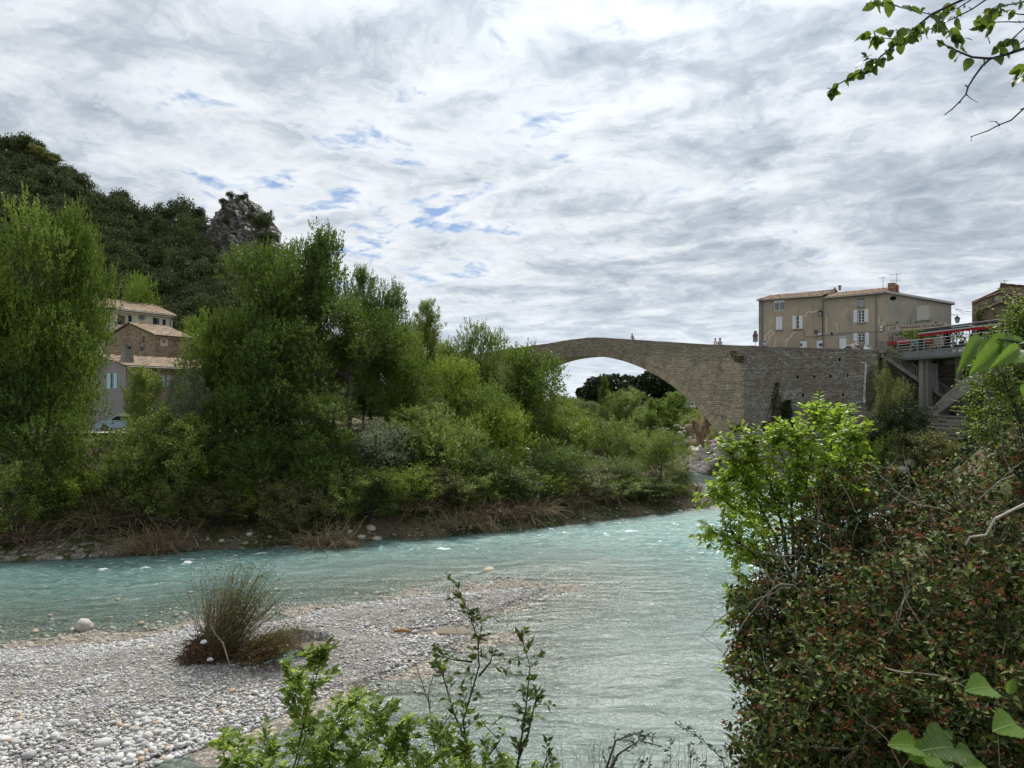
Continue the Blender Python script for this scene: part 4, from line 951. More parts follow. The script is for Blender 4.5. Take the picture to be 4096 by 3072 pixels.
P_, s = on_wall(3520, .75, -.95); person('dark haired person in patterned shirt standing at the head of the stairs', P_, BF.th - .9, (.32, .26, .22), (.08, .07, .07), (.02, .015, .012), arm=.35)
P_, s = on_wall(3535, .85, -.95); person('person in dark top and hat facing a friend at the head of the stairs', P_, BF.th + 1.2, (.06, .04, .04), (.09, .07, .06), (.05, .02, .012), arm=.4, hat=(.05, .04, .04))

# ================================================================== CARS
def car(label, P_, rz, paint, L_=4.1, W_=1.75, Hh=1.5, group=None):
    t = thing('parked_car', label, 'car', tuple(P_), rz, group)
    prof = [(-2.05, .35), (-2.05, .75), (-1.9, .92), (-1.1, 1.02), (-.55, 1.42), (.2, 1.5), (1.1, 1.46), (1.75, 1.15), (2.0, .95), (2.05, .4)]
    prof = [(x * L_ / 4.1, z * Hh / 1.5) for x, z in prof]
    m_ = MB(); n = len(prof); hw = W_ / 2
    def yw(z): return hw if z < .98 * Hh / 1.5 else hw - .42 * (z - .98 * Hh / 1.5)
    vs = [(x, -yw(z), z) for x, z in prof] + [(x, yw(z), z) for x, z in prof]
    m_.add(vs, [tuple(range(n - 1, -1, -1)), tuple(range(n, 2 * n))] + [(i, (i + 1) % n, n + (i + 1) % n, n + i) for i in range(n)])
    mat = simple('car_paint_%d' % (int(paint[0] * 100)), paint, .25, .02, 2, bmp=0, spec=.6); part('body', m_, mat, t)
    for sgn, nm in ((-1, 'side_window'), (1, 'side_window')):
        for a, b, c, d_ in ((-.85, -.45, .05, -.0), (.08, .08, 1.0, .95)):
            m_ = MB(); z0, z1 = 1.04 * Hh / 1.5, 1.38 * Hh / 1.5; y0, y1 = (yw(z0) + .008) * sgn, (yw(z1) + .008) * sgn
            q = [(a, y0, z0), (c if a < 0 else 1.45, y0, z0), (d_ if a < 0 else 1.05, y1, z1), (b, y1, z1)]; m_.quad(*(q if sgn < 0 else q[::-1])); part(nm, m_, M_GLASS, t)
    m_ = MB(); z0, z1 = 1.05 * Hh / 1.5, 1.39 * Hh / 1.5; m_.quad((-1.07, .62, z0 + .005), (-1.07, -.62, z0 + .005), (-.60, -.56, z1), (-.60, .56, z1)); part('windscreen', m_, M_GLASS, t)
    for x in (-1.3, 1.3):
        for y in (-1, 1):
            m_ = MB(); m_.tube([(x, y * (hw - .18), .32), (x, y * (hw + .01), .32)], .32, 14); wq = part('wheel', m_, M_IRON, t); m_ = MB(); m_.tube([(x, y * (hw + .011), .32), (x, y * (hw + .02), .32)], .19, 10); part('rim', m_, M_ZINC, wq)
    for y in (-.6, .6):
        m_ = MB(); m_.box(-2.07, -2.03, y - .16, y + .16, .62, .76); part('headlight', m_, M_WHITE, t)
    return t
P_ = BF.w(BF.fs(3412, 1390, 2.6)[0], 2.6, top(14.5) - .95); car('white car parked on the street behind the two people on the wall', P_, BF.th, (.72, .72, .73), Hh=1.6)
P_ = WS(492, 1690, 64); P_.z = 6.95; car('pale blue car parked by the grey house behind the riverside trees', P_, .35, (.30, .42, .50))
for i, (sx, Y, c, lb) in enumerate([(2758, 150, (.65, .66, .68), 'white car at the left of the row parked beyond the arch'), (2775, 152, (.5, .52, .55), 'silver car in the middle of the row parked beyond the arch'), (2789, 154, (.6, .6, .6), 'white car nearest the arch in the row parked beyond it')]):
    P_ = WS(sx, 1645, Y); P_.z = 7.45; car(lb, P_, .1 + i * .1, c)

# ================================================================== TERRACE, STAIRS
TF = Frame(42.6, 78.0, .17, -1.0)
t6 = lambda x, y, o=0: TF.fs(3496 + x * .27125, 1120 + y * .27125, o)
ter = TF.thing('restaurant_terrace', 'raised concrete restaurant terrace on columns, projecting towards the river', 'terrace')
SE = 24.0; ZD = 14.45
m_ = MB(); m_.hexa([(-.3, 0, ZD - .45), (SE, 0, ZD - .3), (SE, 16, ZD - .3), (2.0, 16, ZD - .3)], [(-.3, -.15, ZD), (SE, -.15, ZD), (SE, 16, ZD), (2, 16, ZD)]); part('deck_slab', m_, M_CONC, ter)
m_ = MB(); m_.box(-.2, SE, -.28, -.16, ZD - .42, ZD + .02); part('fascia', m_, M_CONC, ter)
for off in (3.2, 6.5): m_ = MB(); m_.box(1, SE, off, off + .4, ZD - 1.0, ZD - .46); part('deck_beam', m_, M_CONC, ter)
M_RAIL = simple('galvanised_rail', (.45, .45, .44), .5, .12, 5)
M_LATT = simple('pale_lattice', (.24, .25, .24), .8, .12, 6)
posts = np.arange(0, SE, 1.95)
for i, s in enumerate(posts):
    m_ = MB(); m_.hexa([(s - .04, -.42, ZD - .25), (s + .04, -.42, ZD - .25), (s + .04, -.30, ZD - .25), (s - .04, -.30, ZD - .25)], [(s - .04, -.20, 16.05), (s + .04, -.20, 16.05), (s + .04, -.12, 16.05), (s - .04, -.12, 16.05)]); part('rail_post', m_, M_LATT, ter)
for z, rr in ((16.1, .035), (15.78, .018), (15.48, .018), (15.2, .018)): m_ = MB(); m_.tube([(-.2, -.17 - (16.1 - z) * .12, z), (SE, -.17 - (16.1 - z) * .12, z)], rr, 6); part('handrail' if rr > .03 else 'rail_wire', m_, M_RAIL, ter)
for i, (a, b) in enumerate(zip(posts[:-1], posts[1:])):
    m_ = MB(); a_ = a + .07; b_ = b - .07; zl, zh = ZD - .22, ZD + .5
    f = lambda u, v: (a_ + (b_ - a_) * u, -.44 + .17 * v, zl + (zh - zl) * v)
    nxh, nzh = 13, 5
    for k in range(nxh + 1): u = k / nxh; p0, p1 = f(u, 0), f(u, 1); m_.hexa([(p0[0] - .022, p0[1], p0[2]), (p0[0] + .022, p0[1], p0[2]), (p0[0] + .022, p0[1] + .04, p0[2]), (p0[0] - .022, p0[1] + .04, p0[2])], [(p1[0] - .022, p1[1], p1[2]), (p1[0] + .022, p1[1], p1[2]), (p1[0] + .022, p1[1] + .04, p1[2]), (p1[0] - .022, p1[1] + .04, p1[2])])
    for k in range(nzh + 1): v = k / nzh; p0 = f(0, v); p1 = f(1, v); m_.box(p0[0], p1[0], p0[1] - .006, p0[1] + .046, p0[2] - .02, p0[2] + .02)
    part('lattice_panel', m_, M_LATT, ter)
def column(fr, sx, sy0, sy1, off, w_, dpt=.5, zb=None):
    s, z0 = fr.fs(sx, sy1, off); z1 = ZD - .4; m_ = MB(); z0 = zb if zb is not None else z0; m_.box(s - w_ / 2, s + w_ / 2, off, off + dpt, z0, z1); return part('column', m_, M_CONC, ter)
column(TF, 3683, 1442, 1640, .25, .55, .6, 6.0); column(TF, 3706, 1442, 1640, .6, .42, .5, 6.0); column(TF, 3829, 1433, 1560, 1.8, .5, .5, 8.0); column(TF, 3960, 1433, 1560, 2.8, .5, .5, 8.0)
# the raking concrete arch rib
PT = [(3733, 1652), (3790, 1588), (3850, 1536), (3920, 1492), (3990, 1458), (4070, 1436)]
low = [TF.fs(x, y + 2, .5) for x, y in [(3757, 1655), (3815, 1612), (3875, 1568), (3945, 1522), (4010, 1492), (4080, 1468)]]; up = [TF.fs(x, y, .5) for x, y in [(3728, 1640), (3782, 1582), (3845, 1527), (3918, 1482), (3990, 1450), (4070, 1428)]]
m_ = MB(); m_.prism([*low, *up[::-1]], .3, 1.5); part('arch_rib', m_, M_CONC, ter)
fb = TF.fs(3725, 1662, .5); m_ = MB(); m_.add([(fb[0] - 1.4, .1, 7.6), (fb[0] + 1.8, .1, 7.6), (fb[0] + 1.8, 1.8, 7.6), (fb[0] - 1.4, 1.8, 7.6), (fb[0] - .1, .25, 9.1), (fb[0] + 1.0, .25, 8.5), (fb[0] + 1.0, 1.6, 8.5), (fb[0] - .1, 1.6, 9.1)], [(0, 3, 2, 1), (4, 5, 6, 7), (0, 1, 5, 4), (1, 2, 6, 5), (2, 3, 7, 6), (3, 0, 4, 7)]); part('rib_footing', m_, M_CONC, ter)
ledge = TF.thing('stone_ledge', 'pale stone ledge wall under the foot of the concrete arch rib', 'wall')
m_ = MB(); a = TF.fs(3712, 1664, .0)[0]; m_.box(a - .5, a + 16, .05, 7, 2.5, 8.0); part('ledge_core', m_, M_CONC, ledge); m_ = MB(); m_.box(a - .6, a + 16, -.1, 1.0, 8.0, 8.16); part('ledge_coping', m_, M_CONC, ledge)
masonry(ledge, a - .5, a + 14, lambda s: 3.2, lambda s: 7.98, 3.2, 7.98, .4, .8, simple('pale_ledge_stone', (.36, .32, .27), .9, .4, 2.5), 77, off=.05, proud=.08, N=150)
# stairs with balusters
stair = BF.thing('concrete_stairs', 'weathered concrete stairs with baluster rails zigzagging down under the terrace', 'stairs')
def flight(x0, y0, x1, y1, off, gate=None):
    (sa, za), (sb, zb) = BF.fs(x0, y0, off), BF.fs(x1, y1, off); n = max(3, int(abs(zb - za) / .18)); m_ = MB()
    m_.prism([(sa, za - .55), (sb, zb - .55), (sb, zb - .15), (sa, za - .15)], off, off + 1.4); part('stringer', m_, M_CONC, stair)
    for i in range(n):
        u0, u1 = i / n, (i + 1) / n; m_ = MB(); m_.box(sa + (sb - sa) * u0, sa + (sb - sa) * u1 + .04, off + .02, off + 1.38, za + (zb - za) * u1 - .14, za + (zb - za) * u1 + .02); part('step', m_, M_CONC, stair)
    nb = int(abs(sb - sa) / .2)
    for i in range(nb + 1):
        u = i / nb; s, z = sa + (sb - sa) * u, za + (zb - za) * u; big_ = i % 9 == 0; m_ = MB(); w_ = .09 if big_ else .035; m_.box(s - w_, s + w_, off - .04 - w_ * .2, off + .06, z - .1, z + .95); part('newel' if big_ else 'baluster', m_, M_CONC, stair)
    m_ = MB(); m_.prism([(sa, za + .94), (sb, zb + .94), (sb, zb + 1.06), (sa, za + 1.06)], off - .05, off + .08); part('stair_handrail', m_, M_CONC, stair)
flight(3528, 1408, 3674, 1508, -.9)
flight(3674, 1508, 3752, 1560, -.9); flight(3752, 1560, 3905, 1668, -.95)
(sa, za), (sb, zb) = BF.fs(3516, 1400, -1.75), BF.fs(3545, 1400, -1.75)
m_ = MB(); m_.box(sa, sb, -1.75, -.3, za - .3, za - .02); part('landing', m_, M_CONC, stair)
for i in range(9): s = sa + (sb - sa) * i / 8; m_ = MB(); m_.box(s - .035, s + .035, -1.78, -1.70, za - .1, za + .9); part('baluster', m_, M_CONC, stair)
m_ = MB(); m_.box(sa, sb, -1.8, -1.68, za + .9, za + 1.0); part('stair_handrail', m_, M_CONC, stair)
g = BF.thing('bar_gate', 'tall pale slatted gate closing the stairs under the terrace', 'gate')
(ga, gz0), (gb, gz1) = BF.fs(3693, 1490, -2.0), BF.fs(3751, 1446, -2.0)
for i in range(15): s = ga + (gb - ga) * i / 14; m_ = MB(); m_.box(s - .02, s + .02, -2.03, -1.98, gz0 - (.9 if i < 8 else 2.2) * (i / 14) - .2, gz1 - .2); part('gate_bar', m_, M_LATT, g)
for z in (gz1 - .25, gz0 - .1): m_ = MB(); m_.box(ga, gb, -1.975, -1.93, z - .04, z + .04); part('gate_rail', m_, M_LATT, g)

# awning and pergola
M_RED = simple('red_canvas', (.36, .02, .03), .8, .08, 4); M_DKC = simple('dark_canvas', (.03, .028, .035), .85, .2)
aw = TF.thing('terrace_awning', 'long red and dark striped awning shading the restaurant terrace', 'awning')
(a0_, az0), (a1_, az1) = t6(660, 805, .5), t6(2040, 640, .5); zf = (az0 + az1) / 2
za_ = lambda s: zf
m_ = MB(); m_.hexa([(a0_, .5, zf), (a1_, .5, zf), (a1_, 4.4, zf + .62), (a0_, 4.4, zf + .62)], [(a0_, .5, zf + .05), (a1_, .5, zf + .05), (a1_, 4.4, zf + .67), (a0_, 4.4, zf + .67)]); part('canopy', m_, M_DKC, aw)
m_ = MB(); n = 60
for i in range(n):
    u0, u1 = a0_ + (a1_ - a0_) * i / n, a0_ + (a1_ - a0_) * (i + 1) / n; y0, y1 = .47 + .02 * math.sin(i * 1.7), .47 + .02 * math.sin((i + 1) * 1.7); d_ = .22 + .04 * math.sin(i * 2.1)
    m_.quad((u0, y0, zf - d_), (u1, y1, zf - d_), (u1, .46, zf + .03), (u0, .46, zf + .03))
part('valance', m_, M_RED, aw)
m_ = MB(); m_.box(a0_, a1_, .38, .455, zf + .03, zf + .17); part('front_bar', m_, M_RAIL, aw)
m_ = MB(); m_.box(a0_, a1_, .40, .6, zf + .175, zf + .32); part('dark_trim', m_, M_DKC, aw)
for s in np.linspace(a0_ + .1, a1_ - .2, 8): m_ = MB(); m_.tube([(s, .7, ZD), (s, .7, zf - .01)], .045, 6); part('awning_post', m_, M_IRON, aw)
pg = TF.thing('iron_pergola', 'dark iron pergola frame with vines rising above the terrace', 'pergola')
p0 = t6(385, 790, .9); m_ = MB()
for off, dz in ((.1, .45), (2.2, .75), (4.2, .85)): m_ = MB(); m_.tube([(p0[0] - 1.2, off, zf + dz), (a1_ + 1, off, zf + dz)], .03, 5); part('long_rail', m_, M_IRON, pg)
for s in np.linspace(p0[0], a1_, 9): m_ = MB(); m_.tube([(s, 4.2, ZD), (s, 4.2, zf + .85), (s, -.1, zf + .42)], .03, 5); part('hoop', m_, M_IRON, pg)
m_ = MB(); m_.tube([(p0[0], -.05, ZD), (p0[0], -.05, zf + .45)], .035, 5); part('hoop', m_, M_IRON, pg)
M_GREENP = simple('green_panel', (.10, .22, .14), .7, .15)
q0, q1 = t6(530, 960, 1.2), t6(672, 880, 1.2); scr = TF.thing('menu_screen', 'green screen panel standing behind the terrace rail', 'panel'); m_ = MB(); m_.box(q0[0], q1[0], 1.2, 1.25, ZD + .3, q1[1]); part('screen_face', m_, M_GREENP, scr); m_ = MB(); m_.box(q0[0], q0[0] + .06, 1.15, 1.3, ZD, q1[1]); m_.box(q1[0] - .06, q1[0], 1.15, 1.3, ZD, q1[1]); part('screen_post', m_, M_IRON, scr)
# tables, chairs, parasol
M_DKW = simple('dark_wood', (.05, .045, .05), .7, .3)
def table(label, s, off):
    t = thing('terrace_table', label, 'table', tuple(TF.w(s, off, ZD)), TF.th, 'tables on the restaurant terrace'); m_ = MB(); m_.box(-.4, .4, -.4, .4, .70, .74); part('table_top', m_, M_DKW, t); m_ = MB(); m_.tube([(0, 0, 0), (0, 0, .7)], .04, 6); m_.box(-.22, .22, -.22, .22, 0, .03); part('leg', m_, M_IRON, t)
def chair(label, s, off, rz):
    t = thing('terrace_chair', label, 'chair', tuple(TF.w(s, off, ZD)), TF.th + rz, 'chairs on the restaurant terrace'); m_ = MB(); m_.box(-.22, .22, -.22, .22, .42, .46); part('seat', m_, M_DKW, t); m_ = MB(); m_.box(-.22, .22, .19, .23, .47, .88); part('backrest', m_, M_DKW, t)
    for x in (-.2, .2):
        for y in (-.2, .2): m_ = MB(); m_.box(x - .02, x + .02, y - .02, y + .02, 0, .419); part('leg', m_, M_IRON, t)
tabs = [t6(x, 900, 1.2)[0] for x in (760, 1000, 1110, 1300, 1700)]
for s, lb in zip(tabs, ('dark table by the green screen', 'dark table under the dark parasol', 'second dark table right of the parasol', 'dark table of the two guests against the sky', 'dark table nearest the plastered gable house')):
    table(lb, s, 1.3); chair('dark chair left of the ' + lb, s - .65, 1.3, PI / 2); chair('dark chair right of the ' + lb, s + .65, 1.3, -PI / 2)
for x, c, h_, lb in ((590, (.03, .04, .07), (.02, .02, .02), 'guest in dark blue sitting before the green screen'), (880, (.5, .28, .16), (.1, .06, .03), 'guest in orange top sitting right of the green screen'), (1275, (.06, .05, .06), (.25, .2, .15), 'fair haired guest sitting against the sky gap'), (1325, (.03, .03, .04), (.015, .012, .012), 'dark haired guest in black against the sky gap'), (1180, (.1, .1, .1), (.05, .04, .03), 'guest in grey under the awning left of the sky gap')):
    s = t6(x, 880, 1.0)[0]; person(lb, TF.w(s, 1.0, ZD + .5), TF.th + (PI / 2 if x % 2 else -PI / 2), c, (.06, .06, .08), h_, 'sit')
def parasol(label, x, off, ztop, open_=False):
    s = t6(x, 850, off)[0]; t = thing('folded_parasol', label, 'parasol', tuple(TF.w(s, off, ZD)), TF.th, 'folded parasols on the terrace'); m_ = MB(); m_.tube([(0, 0, 0), (0, 0, ztop - ZD)], .03, 6); part('pole', m_, M_IRON, t)
    m_ = MB(); h = ztop - ZD; m_.tube([(0, 0, h * .32), (0, 0, h * .4), (0, 0, h * .8), (0, 0, h)], [.2, .26, .17, .03], 9); part('canopy', m_, M_DKC, t); m_ = MB(); m_.box(-.3, .3, -.3, .3, 0, .12); part('base', m_, M_CONC, t)
parasol('dark folded parasol under the left part of the awning', 1085, 2.2, ZD + 2.3); parasol('dark folded parasol beside the sky gap', 1450, 2.0, ZD + 2.2); parasol('dark folded parasol just right of the menu screen', 695, 1.6, ZD + 2.0)
def leaf_card_ball(name, P, n, size, seed, mat, parent=None, kind=None):
    r = RS(seed); P = np.asarray(P); C = P[r.randint(0, len(P), n)] + r.randn(n, 3) * .22
    V = np.array([(-.5, 0, 0), (0, -.35, .06), (.5, 0, 0), (0, .35, .06)]); R = eul(r.rand(n) * 6.28, r.rand(n) * 6.28, r.rand(n) * 6.28)
    M4 = m4(R, (np.ones((n, 1, 3)) * (size * (.6 + .8 * r.rand(n)))[:, None, None]), C)
    VV = np.einsum('nij,vj->nvi', M4[:, :3, :3], V) + M4[:, None, :3, 3]
    me = np_mesh(name, VV.reshape(-1, 3), np.arange(4 * n).reshape(n, 4), np.repeat(r.rand(n), 4)); return obj(name, me, mat, parent, kind=kind)

# ================================================================== BUILDINGS RIGHT OF THE TERRACE
M_RST = m_masonry('rough_field_stone', [(.13, .10, .07), (.21, .165, .115), (.28, .22, .155), (.33, .27, .20)], .5)
M_PLR = m_plaster('brown_render', (.20, .155, .105), (.15, .12, .085))
def gable_house(name, label, fr, poly, off0, depth, mat, stone=None, seed=1, tiles=True):
    "poly: outline of the front wall in source pixels, left eave, apex, right eave"
    t = fr.thing(name, label, 'house'); P_ = [fr.fs(x, y, off0) for x, y in poly]; zb = 8.0
    m_ = MB(); m_.prism([(P_[0][0], zb), (P_[-1][0], zb)] + P_[::-1], off0, off0 + depth); part('wall', m_, mat, t)
    if stone:
        xs_ = [p[0] for p in P_]; zs_ = [p[1] for p in P_]; masonry(t, xs_[0], xs_[-1], lambda s: 12, lambda s: float(np.interp(s, xs_, zs_)) - .05, 13.5, max(zs_), .22, .38, stone, seed, off=off0, proud=.05, N=120)
    rf_ = obj('roof', None, parent=t)
    for (a, b) in zip(P_[:-1], P_[1:]):
        ln = math.hypot(b[0] - a[0], b[1] - a[1]); rising = b[1] > a[1]
        lo_, hi_ = (a, b) if rising else (b, a)
        o_ = (lo_[0], off0 + depth if rising else off0 - .25, lo_[1] + .06)
        e_ = (0, -1, 0) if rising else (0, 1, 0)
        roof_plane(rf_, o_, e_, (hi_[0] - lo_[0], 0, hi_[1] - lo_[1]), depth + .25, ln, M_TILE, 0, seed + 3)
    return t
GFr = Frame(51.0, 72.0, 1.0, -.66)
gable_house('plastered_house', 'brown plastered gable house behind the terrace at the right edge', GFr, [(3936, 1238), (4006, 1212), (4120, 1246), (4240, 1280)], 0, 9, M_PLR, None, 3)
gable_house('stone_house', 'rough stone house with low tiled verge rising behind the plastered gable', GFr, [(3892, 1216), (3932, 1198), (4003, 1172), (4120, 1196), (4260, 1230)], 4.0, 9, M_MORTAR, M_RST, 11)
gable_house('stone_house', 'tallest stone house at the right edge, its flat top under a small aerial', GFr, [(3888, 1212), (4003, 1160), (4005, 1138), (4060, 1143), (4300, 1165)], 9.5, 9, M_MORTAR, M_RST, 17)
t = GFr.thing('satellite_dish', 'small pale satellite dish on the stone gable', 'satellite dish'); q = GFr.fs(3992, 1198, 3.7); m_ = MB(); m_.tube([(q[0], 3.7, q[1]), (q[0] - .1, 3.5, q[1] + .02), (q[0] - .14, 3.42, q[1] + .03)], [.42, .3, .05], 14); part('dish', m_, M_CONC, t)
m_ = MB(); m_.tube([(q[0], 3.75, q[1]), (q[0] + .2, 3.95, q[1] - .5)], .03, 5); part('dish_arm', m_, M_IRON, t)
q = GFr.fs(4018, 1138, 10); aerial('small aerial on the tallest stone house at the right edge', GFr, q[0], 10, q[1] - .1, GFr.fs(4018, 1120, 10)[1], [(.9, .5, 5), (.5, .3, 3)], 5)
# overhead wires
for i, (a, b) in enumerate((((3822, 1235), (3895, 1229)), ((3822, 1237), (3895, 1243)), ((3822, 1240), (3900, 1256)), ((3815, 1232), (3900, 1248)))):
    A, B = WS(*a, 79), WS(*b, 77); m_ = MB(); m_.tube([A, (A + B) / 2 - Vector((0, 0, .15)), B], .018, 4)
    o = part('overhead_wire', m_, M_IRON, None); o['label'] = ('topmost', 'second highest', 'lowest', 'slanting')[i] + ' overhead wire crossing the sky gap beside the hanging lantern'; o['category'] = 'wire'; o['group'] = 'wires between the restaurant and the stone house'

# ================================================================== LEFT VILLAGE HOUSES
ux, uy = .496, .868
def LFr(x, y): return Frame(x, y, ux, uy)          # long fronts recede to the right; off > 0 goes left and back
def gfr(x, y): return Frame(x, y, uy, -ux)
M_GREYR = m_plaster('grey_render', (.29, .27, .26), (.265, .25, .24)); M_CREAM = m_plaster('cream_render', (.56, .51, .41), (.52, .47, .38))
M_LST = m_masonry('village_stone', [(.22, .165, .10), (.30, .23, .15), (.36, .285, .19), (.42, .34, .24)], .3); M_LMOR = simple('warm_mortar', (.27, .215, .15), .95, .3, 4)
M_NAVY = simple('navy_shutter', (.018, .028, .06), .6, .1); M_TURQ = simple('pale_turquoise_shutter', (.38, .58, .60), .6, .1)
# grey house with the long stone front
A0 = LFr(-35.9, 66.0); B0 = gfr(-35.9, 66.0); C_ = .0
gh = A0.thing('grey_gable_house', 'grey rendered gable house with pale shutters and long stone river front', 'house');
zE = B0.fs(503, 1463)[1]; sv, zv = B0.fs(404, 1428); slope = (zv - zE) / -sv
m_ = MB(); wn = [B0.fs(446, 1530)[0], B0.fs(456, 1530)[0], B0.fs(451, 1552)[1], B0.fs(451, 1494)[1]]
wall_holes(m_, -9.5, 0, 5.5, lambda s: zE + slope * (4.75 - abs(s + 4.75)), [wn], kinks=(-4.75,))
inv = A0.th; 
o = part('gable_wall', m_, M_GREYR, gh); rel = Matrix.Rotation(B0.th - A0.th, 4, 'Z'); o.matrix_local = rel
o2 = window(gh, *wn, 1, 3); o2.matrix_local = rel
q = [B0.fs(430, 1530)[0], B0.fs(444, 1530)[0], B0.fs(437, 1555)[1], B0.fs(437, 1494)[1]]; shutter(gh, *q, M_TURQ).matrix_local = rel
q = [B0.fs(457, 1530)[0], B0.fs(470, 1530)[0], B0.fs(463, 1553)[1], B0.fs(463, 1493)[1]]; shutter(gh, *q, M_TURQ).matrix_local = rel
LL = 14.0; fw_ = [(A0.fs(657, 1500)[0], A0.fs(664, 1500)[0], zE - 1.9, zE - .75), (A0.fs(815, 1510)[0] - .2, A0.fs(825, 1510)[0], zE - 1.9, zE - .75)]
m_ = MB(); wall_holes(m_, 0, LL, 5.5, lambda s: zE - .1, fw_); m_.quad((LL, 0, 5.5), (LL, 9.5, 5.5), (LL, 9.5, zE), (LL, 0, zE)); part('river_front', m_, M_LMOR, gh)
masonry(gh, .45, LL, lambda s: 6.5, lambda s: zE - .35, 6.5, zE - .35, .22, .36, M_LST, 51, off=-.002, proud=.04, N=150, skip=lambda s, z: any(a - .25 < s < b + .25 and c - .2 < z < d_ + .2 for a, b, c, d_ in fw_))
m_ = MB(); m_.box(0.02, .42, -.05, -.003, 6, zE - .15); part('corner_quoin', m_, M_CONC, gh)
for a, b, c, d_ in fw_: window(gh, a, b, c, d_, 1, 2); shutter(gh, a - .45, a - .03, c, d_, M_TURQ); shutter(gh, b + .03, b + .45, c, d_, M_TURQ)
rg = obj('roof', None, parent=gh); roof_plane(rg, (-.25, -.4, zE - .02), (1, 0, 0), (0, 5.15, 5.15 * slope), LL + .5, 5.3, M_TILEP, 200, 61); roof_plane(rg, (LL + .25, 9.9, zE - .02), (-1, 0, 0), (0, -5.15, 5.15 * slope), LL + .5, 5.3, M_TILEP, 0, 62)
m_ = MB(); m_.tube([(-.2, -.47, zE - .1), (LL, -.47, zE - .1)], .07, 6); m_.tube([(.1, -.45, zE - .1), (.1, -.12, zE - .5), (.1, -.12, 6)], .05, 6); part('gutter', m_, M_ZINC, gh)
m_ = MB(); nn_ = 56
for i in range(nn_): s = i * LL / nn_; m_.tube([(s + .1, -.36, zE - .2), (s + .1, -.02, zE - .2)], .085, 6)
part('genoise_eave', m_, M_TILEP, gh, kind='stuff')
m_ = MB(); wl = [(-9.5, zE), (-4.75, zE + slope * 4.75), (0, zE)]
m_.hexa([(-.02, -.28, zE + .03), (.0, -.28, zE + .03), (.02, -.01, zE + .03), (0, -.01, zE + .03)], [(-4.75, -.28, zv), (-4.73, -.28, zv), (-4.73, -.01, zv), (-4.75, -.01, zv)])
vg = MB(); vg.prism([(0.1, zE - .1), (0.1, zE + .06), (-4.75, zE + slope * 4.85 + .06), (-4.75, zE + slope * 4.75 - .08)][::-1], -.2, -.02); part('verge_board', vg, M_WHITE, gh).matrix_local = rel
chm = A0.thing('stone_chimney', 'tall tapered concrete chimney rising from the near eave of the grey house', 'chimney'); s_, z_ = A0.fs(511, 1455, 1.2); m_ = MB(); zt = A0.fs(511, 1386, 1.2)[1]
m_.hexa([(s_ - .5, .9, zE), (s_ + .5, .9, zE), (s_ + .5, 1.7, zE), (s_ - .5, 1.7, zE)], [(s_ - .36, 1.0, zt - .25), (s_ + .36, 1.0, zt - .25), (s_ + .36, 1.6, zt - .25), (s_ - .36, 1.6, zt - .25)]); part('stack', m_, M_CONC, chm)
m_ = MB(); m_.box(s_ - .33, s_ - .2, 1.0, 1.6, zt - .249, zt); m_.box(s_ + .2, s_ + .33, 1.0, 1.6, zt - .249, zt); m_.box(s_ - .38, s_ + .38, .95, 1.65, zt + .001, zt + .07); part('chimney_cap', m_, M_CONC, chm)
# stone house behind
c2 = WS(621, 1340, 76); A1 = LFr(c2.x, c2.y); B1 = gfr(c2.x, c2.y); z1_ = c2.z
sh = A1.thing('stone_barn', 'stone barn house with low gable between the grey and the cream houses', 'house'); rel1 = rel
ap = B1.fs(518, 1293); m_ = MB(); g1 = [B1.fs(568, 1358)[0], B1.fs(578, 1358)[0], B1.fs(573, 1372)[1], B1.fs(573, 1344)[1]]; g2_ = [B1.fs(560, 1390)[0], B1.fs(583, 1390)[0], B1.fs(571, 1405)[1], B1.fs(571, 1385)[1]]
sl1 = (ap[1] - z1_) / -ap[0]; wall_holes(m_, 2 * ap[0], 0, 7, lambda s: z1_ + sl1 * (-ap[0] - abs(s - ap[0])), [g1, g2_], kinks=(ap[0],)); part('gable_wall', m_, M_LMOR, sh).matrix_local = rel
gw = obj('gable_masonry', None, parent=sh); gw.matrix_local = rel
masonry(gw, 2 * ap[0] + .1, 0, lambda s: 12, lambda s: z1_ + sl1 * (-ap[0] - abs(s - ap[0])) - .15, 12, ap[1], .2, .34, M_LST, 52, proud=.04, N=150, skip=lambda s, z: any(a - .15 < s < b + .15 and c - .15 < z < d_ + .15 for a, b, c, d_ in (g1, g2_)))
for g_ in (g1, g2_): window(sh, *g_, 1, 2, fmat=M_CONC).matrix_local = rel
L1 = A1.fs(757, 1351)[0] + .1; m_ = MB(); h1 = [A1.fs(650, 1350)[0], A1.fs(662, 1350)[0], A1.fs(656, 1374)[1], A1.fs(656, 1357)[1]]; wall_holes(m_, 0, L1, 7, lambda s: z1_ - .05, [h1]); m_.quad((L1, 0, 7), (L1, 8, 7), (L1, 8, z1_), (L1, 0, z1_)); part('front_wall', m_, M_LMOR, sh)
masonry(sh, .05, L1, lambda s: 12, lambda s: z1_ - .35, 12, z1_ - .35, .2, .34, M_LST, 53, proud=.035, N=80, skip=lambda s, z: h1[0] - .3 < s < h1[1] + .3 and h1[2] - .3 < z < h1[3] + .3)
m_ = MB(); m_.box(h1[0] - .25, h1[1] + .25, -.03, -.004, h1[2] - .25, h1[2]); m_.box(h1[0] - .25, h1[1] + .25, -.03, -.004, h1[3], h1[3] + .25); m_.box(h1[0] - .25, h1[0], -.03, -.004, h1[2], h1[3]); m_.box(h1[1], h1[1] + .25, -.03, -.004, h1[2], h1[3]); part('window_surround', m_, M_CREAM, sh); window(sh, *h1, 1, 1)
